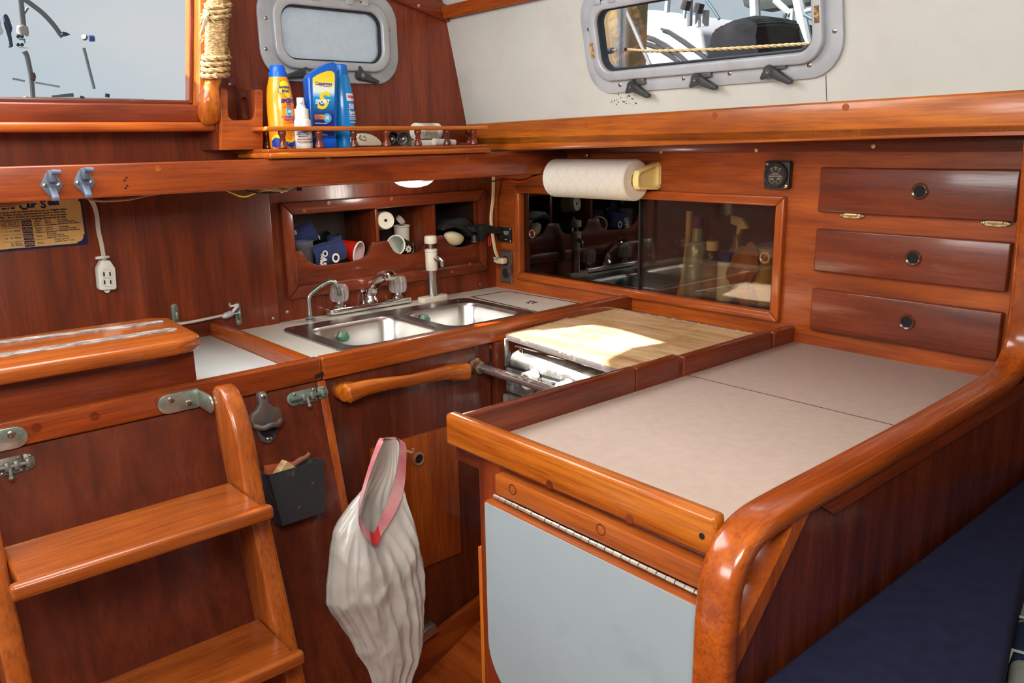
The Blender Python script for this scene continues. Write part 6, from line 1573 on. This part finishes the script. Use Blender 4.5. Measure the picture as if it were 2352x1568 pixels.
# small things on the shelf
c = base_at(843, -.262)
ws_ = [(822, 335), (815, 328), (815, 316), (820, 308), (832, 306), (848, 309), (860, 315), (869, 323), (873, 330), (871, 334.5)]
g = G(); g.prism([(p.x, max(p.z, DZ)) for p in (onY(a, b_, -.262) for a, b_ in ws_)], 'y', -.272, -.240, .005, 3)
so_ = thing('soap_dish', 'off white wedge of soap with a wire ring on the shelf', 'soap', V((c.x, -.255, DZ)))
obj('bar', g, spotted('dirty_white', srgb(214, 202, 178), srgb(150, 112, 80), 30, .62, .75, .5, 0), so_)
g = G(); g.tube([onY(833 + 8 * math.cos(a), 317 + 5 * math.sin(a) + 2.5 * math.cos(a), -.2735) for a in [k * PI / 9 for k in range(-4, 13)]], .0012, 7); obj('wire_ring', g, STEEL, so_)
for px, Y, lab, mt in ((903, -.24, 'blackened metal strainer basket lying behind the fourth front spindle', spotted('black_metal', (.06, .06, .055), (.3, .3, .28), 40, .55, .65, .35, .8)), (929, -.25, 'open grey metal strainer basket lying on its side on the shelf', spotted('dull_metal', (.30, .29, .27), (.10, .10, .09), 40, .5, .65, .35, .9))):
    r = .0165; cc = V((onY(px, 320, Y).x, Y, DZ + r)); ax = V((-.32, -1, .03)).normalized()
    t = thing('strainer_basket', lab, 'strainer', V((cc.x, Y, DZ)))
    obj('basket', G().lathe([(.004, -.028), (.0135, -.026), (.0160, -.004), (.0162, 0), (.0150, 0), (.0146, -.004), (.0120, -.022), (.004, -.023)], cc, ax, 28), mt, t)
    g = G(); g.lathe([(.003, -.023), (.003, -.010), (.004, -.008), (.0035, -.004), (.001, -.003)], cc, ax, 12); obj('stem', g, STEEL, t)
    g = G(); qm = V((0, 0, 1)).rotation_difference(ax).to_matrix()
    for k in range(8): g.lathe([(.0013, -.0224), (.0013, -.0219)], cc + qm @ V((.0075 * math.cos(k * PI / 4), .0075 * math.sin(k * PI / 4), 0)), ax, 8)
    obj('drain_holes', g, HOLE, t)
ya_ = -.225; l_, r_ = onY(946, 310, ya_), onY(1008, 308, ya_); rj = .0195
zj = DZ + .0135 + rj
t = thing('pill_jar', 'white ribbed jar lying on its side on a white slab on the shelf', 'jar', V(((l_.x + r_.x) / 2, ya_, zj - rj)))
A = V((l_.x + .006, ya_ - .004, zj)); B = V((r_.x - .002, ya_ + .004, zj - .0005))
obj('body', G().lathe([(rj * .9, .008), (rj * .97, .010), (rj * .97, (B - A).length - .016), (rj * .80, (B - A).length - .014), (rj * .8, (B - A).length - .010)], A, B - A, 30), plain('translucent_white', srgb(224, 222, 216), .35, var=.03), t)
obj('cap', G().lathe([(rj * .95, 0), (rj, .002), (rj, .010), (rj * .9, .012)], A, B - A, 30), WHITEP, t)
obj('base_band', G().lathe([(rj * .97, (B - A).length - .013), (rj, (B - A).length - .011), (rj, (B - A).length)], A, B - A, 30), WHITEP, t)
obj('paper_label', G().lathe([(rj * .975, .016), (rj * .975, (B - A).length - .018)], A, B - A, 30, caps=False), spotted('faded_label', srgb(214, 208, 196), srgb(170, 160, 145), 60, .45, .6, .6, 0, 6, (1, 6, 6)), t)
xa, xb = onY(947, 330, -.235).x, onY(1002, 330, -.235).x
obj('white_slab', G().box((xa, -.25, DZ), (xb, -.205, DZ + .013), .002), plain('white_foam', srgb(220, 214, 204), .7), label='flat white slab under the lying jar on the shelf', cat='slab')
ya_ = -.268; A = V((onY(996, 331, ya_).x, ya_, DZ + .0085)); B = V((onY(1049, 331, ya_).x, ya_ + .006, DZ + .0062))
t = thing('small_tube', 'small white capped tube lying at the front of the shelf', 'tube', V(((A.x + B.x) / 2, ya_, DZ)))
L2 = (B - A).length
obj('cap', G().lathe([(.0070, 0), (.0082, .001), (.0082, .012), (.007, .0125)], A, B - A, 20), WHITEP, t)
obj('body', G().lathe([(.0072, .0115), (.0075, .014), (.0066, L2 - .002), (.005, L2)], A, B - A, 20), plain('bluish_white', srgb(224, 226, 234), .35, var=.03), t)
xa, xb = onY(1056, 333, -.24).x, onY(1083, 333, -.24).x
obj('brown_wood_chip', G().box((xa, -.262, DZ), (xb, -.232, DZ + .0055), .0015), wood('drawer', 'x'), label='thin brown wood chip by the last spindles of the shelf', cat='chip')

# ================================================================ COMPANIONWAY SIDE: WOODEN POCKET AND ROPED HANDLE
YH = -.235
pk = thing('wooden_pocket', 'varnished wooden pocket with a cut-out front beside the companionway jamb', 'holder', (-.85, -.19, 1.333))
def hx(px, py, Y=YH): p = onY(px, py, Y); return (p.x, p.z)
fr = [(507.5, 345), (605, 347), (604.5, 212), (603, 206.5), (596, 205), (587, 206)] + [(586.5, 262)] + [(584, 270), (578, 275.5)] + [(537, 276), (529, 272), (524.5, 264)] + [(523.6, 210), (520, 204), (507, 202)]
fpts = [hx(*p) for p in fr]
zbot = fpts[0][1]; fpts[1] = (fpts[1][0], zbot)
x0_, x1_ = fpts[0][0], fpts[1][0]
PKM = wood('panel', 'z', .28, .35)
obj('front_board', G().prism(fpts, 'y', YH, YH + .012, .002), wood('trim', 'x', .28, .35), pk)
bkp = [hx(508, 345, -.145), hx(605, 345, -.145), hx(604, 206, -.145), hx(603, 197, -.145), hx(596, 193, -.145), hx(591, 186, -.145), hx(583, 182, -.145), hx(572, 179, -.145), hx(508, 177, -.145)]
obj('back_board', G().prism([(x0_ + .0, zbot)] + [(x1_, zbot)] + [(min(a, x1_), b_) for a, b_ in bkp[2:8]] + [(x0_, bkp[8][1])], 'y', -.142, -.1305, .001), PKM, pk)
obj('side_board', G().box((x0_, -.223, zbot), (x0_ + .010, -.142, zbot + .108), .001), PKM, pk)
zt = fpts[3][1]
sidep = [(-.223, zbot), (-.142, zbot), (-.142, zt + .014), (-.150, zt + .014), (-.158, zt + .006), (-.172, zt + .004), (-.180, zt), (-.223, zt)]
obj('side_board', G().poly_holes(sidep, [rrect(-.205, -.170, zt - .055, zt - .012, .012)], 'x', x1_ - .010, x1_), PKM, pk)
obj('bottom_board', G().box((x0_ + .010, -.223, zbot), (x1_ - .010, -.142, zbot + .010), .001), PKM, pk)
obj('screw', G().screw(onY(528, 194, -.1425), (0, -1, 0), .004), SCREWM, pk)

hd = thing('roped_handle', 'wooden companionway handle wrapped in frayed natural rope', 'handle', onY(485, 255, -.235))
YR = -.232
hpath = [onY(500, -60, YR), onY(496, 60, YR), onY(493, 165, YR), onY(487, 195, YR), onY(483, 215, YR - .003), onY(481, 240, YR), onY(480, 262, YR + .012), onY(481, 267, YR + .022)]
hs_ = smooth_path(hpath, 6); n_ = len(hs_)
obj('wood_grip', G().tube(hs_, [.0135 + .0065 * max(0, min(1, (i / n_ - .45) / .2)) - (.010 * max(0, (i / n_ - .9) / .1)) for i in range(n_)], 16, sq=(1, 1, .75), up=(0, -1, 0)), wood('orange', 'z', .2, .6), hd)
ROPE = plain('natural_rope', srgb(172, 138, 92), .85, var=.25, scale=120, bump=.9)
g = G(); random.seed(5)
def helix(y0, y1, turns, R, r, tilt=0.0, jit=.001):
    P = []; m = int(turns * 16)
    for i in range(m + 1):
        t = i / m; py = y0 + (y1 - y0) * t; c = onY(500 - (py / 165) * 7 + 1.5, py, YR); a = 2 * PI * turns * t
        P.append(c + V((math.cos(a) * (R + random.uniform(-jit, jit)), math.sin(a) * (R + random.uniform(-jit, jit)), math.sin(a + 1) * tilt)))
    return P
def twisted(P, r):
    for s in range(3):
        Q = []
        for i, p in enumerate(P):
            t = (P[min(i + 1, len(P) - 1)] - P[max(i - 1, 0)]).normalized(); n = V((0, 0, 1)) - t * t.z; n.normalize(); b_ = t.cross(n); a = i * 1.25 + s * 2.094
            Q.append(p + (n * math.cos(a) + b_ * math.sin(a)) * r * .52)
        g.tube(Q, r * .60, 6)
twisted(helix(-4, 132, 26, .0185, .0031, .002), .0031)
twisted(helix(122, 178, 4.2, .0235, .0052, .006, .0015), .0052)
twisted(helix(4, 40, 3, .0225, .0046, .008, .0015), .0046)
ropeo = obj('rope_wrap', g, ROPE, hd)
g = G()
for k in range(46):
    c = onY(478 + random.uniform(-8, 4), 20 + abs(random.gauss(20, 24)), YR - .01); d = V((random.uniform(-1, .2), random.uniform(-.6, .3), random.uniform(-1.2, .4))).normalized() * random.uniform(.010, .022)
    g.tube([c, c + d * .5 + V((random.uniform(-.003, .003), 0, -.002)), c + d + V((0, 0, -.004))], .00035, 4)
for k in range(5):
    P = [onY(480 - k, 30 + k * 6, YR - .014), onY(470 - k * 2, 44 + k * 7, YR - .018), onY(464 - k, 62 + k * 5, YR - .016), onY(460 + k, 84 + k * 2, YR - .013)]; g.tube(smooth_path(P, 4), .0013, 5)
obj('frayed_strands', g, plain('pale_fibre', srgb(226, 204, 160), .9), hd, kind='stuff')

# ================================================================ OUTSIDE: COCKPIT SEEN THROUGH THE COMPANIONWAY
def oY(px, py, Y): return onY(px, py, Y)
WG = plain('weathered_steel', srgb(98, 102, 104), .5, .2); NB_ = plain('navy_vinyl', srgb(36, 54, 72), .6); CWH = plain('grey_white', srgb(190, 190, 190), .6)
Y1 = 1.2
pw = thing('pedestal_guard', 'pale steel pedestal guard tube with a woven rope collar outside the companionway', 'rail', oY(76, 222, Y1))
obj('upright', G().tube([oY(40, -60, Y1), oY(53, 62, Y1)], .0095, 12), WG, pw)
obj('lower_upright', G().tube(smooth_path([oY(56, 118, Y1), oY(61, 128, Y1), oY(68, 160, Y1), oY(71, 178, Y1), oY(73, 200, Y1), oY(76, 240, Y1)], 5), .0085, 10), WG, pw)
g = G()
for k in range(6):
    z = oY(52, 64, Y1); g.tube([oY(52, 64 + k * 2.6, Y1) + V((.011 * math.cos(a) * (1.1 - .05 * abs(k - 3)), .011 * math.sin(a), .003 * math.sin(a * 3 + k))) for a in [j * PI / 10 for j in range(20)]], .0055, 6, closed=True)
obj('rope_collar', g, plain('grey_rope', srgb(150, 145, 138), .9, bump=.5), pw)
g = G()
for py in (84, 103): 
    for px in (41, 50): c = oY(px, py, Y1); g.lathe([(.0055, 0), (.005, .008)], c, (0, -1, 0), 12)
obj('clamp_bolt', g, NB_, pw)
g = G(); g.box(oY(44, 90, Y1), oY(58, 89, Y1) + V((0, .02, 0)), 0); g.box(oY(57, 89, Y1), oY(59, 99, Y1) + V((0, .02, 0)), 0); g.box(oY(45, 108.5, Y1), oY(66, 109.6, Y1) + V((0, .02, 0)), 0); obj('clamp', g, WG, pw)
obj('line_guide', G().tube([oY(72, 168, Y1), oY(75, 174, Y1), oY(73, 184, Y1)], .010, 8), plain('dark_brown_strap', (.08, .05, .05), .6), pw)
obj('steering_wheel', G().tube(smooth_path([oY(52, -4, 1.5), oY(75, 12, 1.5), oY(100, 32, 1.5), oY(123, 57, 1.5), oY(138, 78, 1.5), oY(144, 84, 1.5)], 6), .0085, 12).tube([oY(55, 32, 1.5), oY(64, 18, 1.5)], .004, 8), WG, label='curved grey wheel rim arching down to the right outside the companionway', cat='wheel')
obj('wheel_cover_tip', G().prism([(p.x, p.z) for p in (oY(140, 80, 1.48), oY(143, 73, 1.48), oY(152, 75, 1.48), oY(161, 80, 1.48), oY(150, 83, 1.48))], 'y', 1.47, 1.5, .002), NB_, label='small navy pointed cover at the end of the wheel rim', cat='cover')
wt_ = thing('winch_handle', 'blue ended winch handle alone against the bright cockpit', 'handle', oY(205, 88, 1.8))
obj('grip', G().tube([oY(204, 88, 1.8), oY(216, 88, 1.8)], .0125, 14), plain('blue_grip', srgb(56, 76, 120), .5), wt_); obj('head', G().lathe([(.006, 0), (.012, .005), (.010, .014)], oY(197, 88, 1.8), (-.6, -.6, .3), 14), WG, wt_)
obj('paddle', G().prism([(p.x, p.z) for p in (oY(7, 34, 1.0), oY(11, 31, 1.0), oY(17, 33, 1.0), oY(22, 42, 1.0), oY(29, 64, 1.0), oY(28, 71, 1.0), oY(26, 76, 1.0), oY(31, 107, 1.0), oY(22, 109, 1.0), oY(21, 104, 1.0), oY(24, 98, 1.0), oY(18, 75, 1.0), oY(12, 56, 1.0))], 'y', 1.0, 1.02, .003), NB_, label='slate blue paddle shaped lever by the picture edge outside', cat='lever')
obj('fender_tip', G().prism([(p.x, p.z) for p in (oY(-8, 38, 1.0), oY(0, 38, 1.0), oY(4, 62, 1.0), oY(8, 70, 1.0), oY(7, 79, 1.0), oY(-8, 76, 1.0))], 'y', 1.0, 1.03, .004), CWH, label='grey and blue fender tip cut off by the picture edge', cat='fender')
obj('shroud', G().tube([oY(192, 110, 2.5), oY(216, 204, 2.5)], .008, 8), WG, label='steel wire slanting down in the bright cockpit view', cat='wire')
obj('lifeline', G().tube([oY(28, 180, 2.2), oY(57, 186, 2.2)], .0045, 6).tube([oY(80, 189, 2.2), oY(137, 199, 2.2)], .0045, 6), WG, label='thin lifeline crossing behind the pedestal guard', cat='line')
obj('cockpit_coaming', G().box(onY(60, 228.5, 2.0) - V((0, 0, .3)), onY(330, 226.5, 2.0) + V((0, .2, 0)), 0), CWH, label='pale cockpit coaming just under the view over the sill', cat='coaming')
obj('coaming_edge', G().tube([oY(118, 221, 2.0), oY(168, 217, 2.0)], [.004, .009], 8), WG, label='grey edge of the cockpit coaming just above the sill', cat='trim')
for px, py, lab in ((188, 224.5, 'dark cleat just above the companionway sill'), (246, 219, 'second dark cleat, closer to the jamb')): 
    obj('cleat', G().tube([oY(px - 5, py - .8, 2.0), oY(px + 5, py + .8, 2.0)], .008, 8), NB_, label=lab, cat='cleat')

# ---- seen through the side portlight
def oX(px, py, X): return onX(px, py, X)
obj('stanchion', G().tube([oX(1432, -60, .4), oX(1424, 190, .4)], .0125, 14), STEEL, label='polished steel stanchion outside the side portlight', cat='stanchion')
obj('diagonal_brace', G().tube([oX(1425, -5, .5), oX(1500, 165, .5)], .0055, 10), plain('bright_wire', srgb(130, 130, 130), .4, .3), label='thin bright brace slanting past the stanchion outside', cat='brace')
g = G(); P = smooth_path([oX(1432, 113, .41), oX(1500, 117, .41), oX(1650, 113, .41), oX(1800, 104, .41), oX(1930, 96, .41)], 22)
for s in range(3):
    Q = []
    for i, p in enumerate(P): a = i * .9 + s * 2.094; Q.append(p + V((math.cos(a) * .0022, 0, math.sin(a) * .0022)))
    g.tube(Q, .0027, 6)
g.tube([oX(1405, 116, .41), oX(1416, 115, .41)], .003, 6)
obj('lifeline_rope', g, plain('tan_rope', srgb(126, 100, 64), .8, var=.15, scale=150), label='tan twisted rope stretched along the deck outside', cat='rope')
obj('rope_thimble', G().tube([oX(1388, 119, .41), oX(1406, 116, .41)], .009, 10), BLACKM, label='black thimble at the end of the tan rope', cat='thimble')
pil = spotted('weathered_piling', srgb(132, 104, 68), srgb(70, 78, 40), 1.2, .52, .7, .85, 0, 8, (1, 1, .35), bump=.4)
a_, b_ = oX(1388, 60, 3.0), oX(1474, 60, 3.0); rp = (b_ - a_).length / 2 * .98; cpi = (a_ + b_) / 2
obj('dock_piling', G().lathe([(rp, -3), (rp, -1), (rp * .99, 1), (rp * .98, 4)], cpi, (.02, 0, 1), 28), pil, label='tan wooden dock piling with green algae outside', cat='piling')
XB = 6.5
hull = [(1440, 300), (1440, 22), (1500, 22), (1545, 30), (1585, 52), (1610, 72), (1622, 130), (1640, 300)]
BW = plain('boat_gelcoat', srgb(140, 140, 143), .4, var=.02)
boat = thing('moored_boat', 'white moored boat with dark hull stripes outside the side portlight', 'boat', oX(1530, 170, XB))
def yzp(L, X): return [(p.y, p.z) for p in (oX(a, b2, X) for a, b2 in L)]
obj('hull', G().prism(yzp(hull, XB), 'x', XB, XB + 2.5, .05, 3), BW, boat)
for L, m in (([(1440, 72), (1470, 76), (1500, 84), (1530, 100), (1560, 122), (1590, 150), (1582, 152), (1550, 126), (1520, 106), (1495, 91), (1468, 82), (1440, 78)], 0), ([(1518, 64), (1535, 68), (1570, 90), (1610, 120), (1640, 150), (1630, 150), (1600, 122), (1562, 95), (1530, 73), (1516, 68)], 1), ([(1440, 88), (1475, 92), (1505, 102), (1535, 120), (1560, 140), (1553, 142), (1530, 126), (1500, 108), (1470, 98), (1440, 95)], 0)):
    obj('hull_stripe', G().prism(yzp(L, XB - .03), 'x', XB - .03, XB + .02), plain('grey_stripe', (.018, .019, .02), .5) , boat)
XC = 5.0
g = G(); cv = [(1606, 155), (1604, 102), (1618, 66), (1652, 46), (1692, 30), (1725, 31), (1745, 38), (1757, 50), (1752, 90), (1748, 155)]
b_ = bmesh.new(); base = yzp(cv, XC)
cyy, czz = sum(p[0] for p in base) / len(base), sum(p[1] for p in base) / len(base)
loops = []
for t, k in ((0, .2), (.02, .70), (.25, .97), (.6, 1.0), (.95, .9)):
    lp = []
    dense = smooth_path([V((0, y, z)) for y, z in base], 6, closed=True)
    for i, p in enumerate(dense):
        f = 1 + .02 * math.sin(i * 2.1); lp.append(V((XC + t, cyy + (p.y - cyy) * k * f, czz + (p.z - czz) * k * f)))
    loops.append(lp)
obj('covered_engine', G().loft(loops), plain('black_canvas', (.0085, .0095, .011), .8, var=.35, scale=3, spec=.15), label='dark canvas cover draped over an engine on the next boat', cat='cover')
WT = plain('white_tube', srgb(150, 152, 154), .4)
for nm, P, r, lab in (('davit_post', [(1732, -40), (1738, 125)], .05, 'thick white upright tube beside the dark canvas cover'), ('davit_tube', [(1780, 0), (1815, 33)], .03, 'white tube slanting down towards a joint outside'), ('mast_foot', [(1825, -40), (1855, 105)], .05, 'tall white slanting tube near the portlight edge'),
                      ('stern_post', [(1820, 20), (1818, 70)], .022, 'short white upright between the slanting tubes'), ('spreader', [(1850, 26), (1892, 16)], .022, 'short white crossbar by the portlight edge'), ('rail_post', [(1534, 0), (1532, 28)], .03, 'short white post on the moored boat deck'), ('rail_post', [(1622, 24), (1620, 60)], .035, 'white post beside the dark canvas cover'), ('rail_post', [(1604, 28), (1603, 62)], .03, 'white post with a dark fitting left of the canvas cover'), ('rail_post', [(1574, 18), (1572, 42)], .018, 'thin white post with a dark fitting over the moored boat')):
    g = G(); g.tube([oX(P[0][0], P[0][1], 5.6), oX(P[1][0], P[1][1], 5.6)], r, 10); obj(nm, g, WT, label=lab, cat='tube')
obj('rail_tube', G().tube([oX(1586, -20, 6.2), oX(1584, 60, 6.2)], .03, 10), WG, label='grey tube standing between the white posts outside', cat='tube')
for a, b2, lab in ((1576, 13, 'black shackle fitting above the moored boat'), (1605, 20, 'black shackle fitting next to the dark canvas cover')): obj('rigging_fitting', G().tube([oX(a + 3, b2 - 12, 5.5), oX(a - 3, b2 + 10, 5.5)], .05, 10), BLACKM, label=lab, cat='fitting')
obj('solar_panel', G().prism(yzp([(1700, -30), (1708, 14), (1722, 20), (1748, 24), (1800, 16), (1860, 6), (1860, -30)], 5.9), 'x', 5.9, 6.1, .01), plain('dark_green_grey', (.025, .03, .027), .6), label='dark flat panel above the white tubes outside', cat='panel')
for P, lab in (([(1806, 30), (1793, 60), (1781, 88)], 'dark block and tackle line hanging by the white joint'), ([(1802, 32), (1797, 80), (1789, 112)], 'second dark line with a block under the white joint'), ([(1622, 0), (1640, 24), (1652, 44)], 'blue line running down towards the canvas cover'), ([(1848, 34), (1866, 44), (1886, 52)], 'dark hose curving from the slanting tube to the edge')):
    g = G(); g.tube(smooth_path([oX(a, b2, 5.5) for a, b2 in P], 4), .016, 8)
    if 'block' in lab: q = oX(P[2][0], P[2][1], 5.5); q0 = oX((P[1][0] + P[2][0]) / 2, (P[1][1] + P[2][1]) / 2, 5.5); g.tube([q0, q], [.04, .045], 10)
    obj('rigging_line', g, plain('dark_teal', srgb(50, 72, 80), .6), label=lab, cat='line')
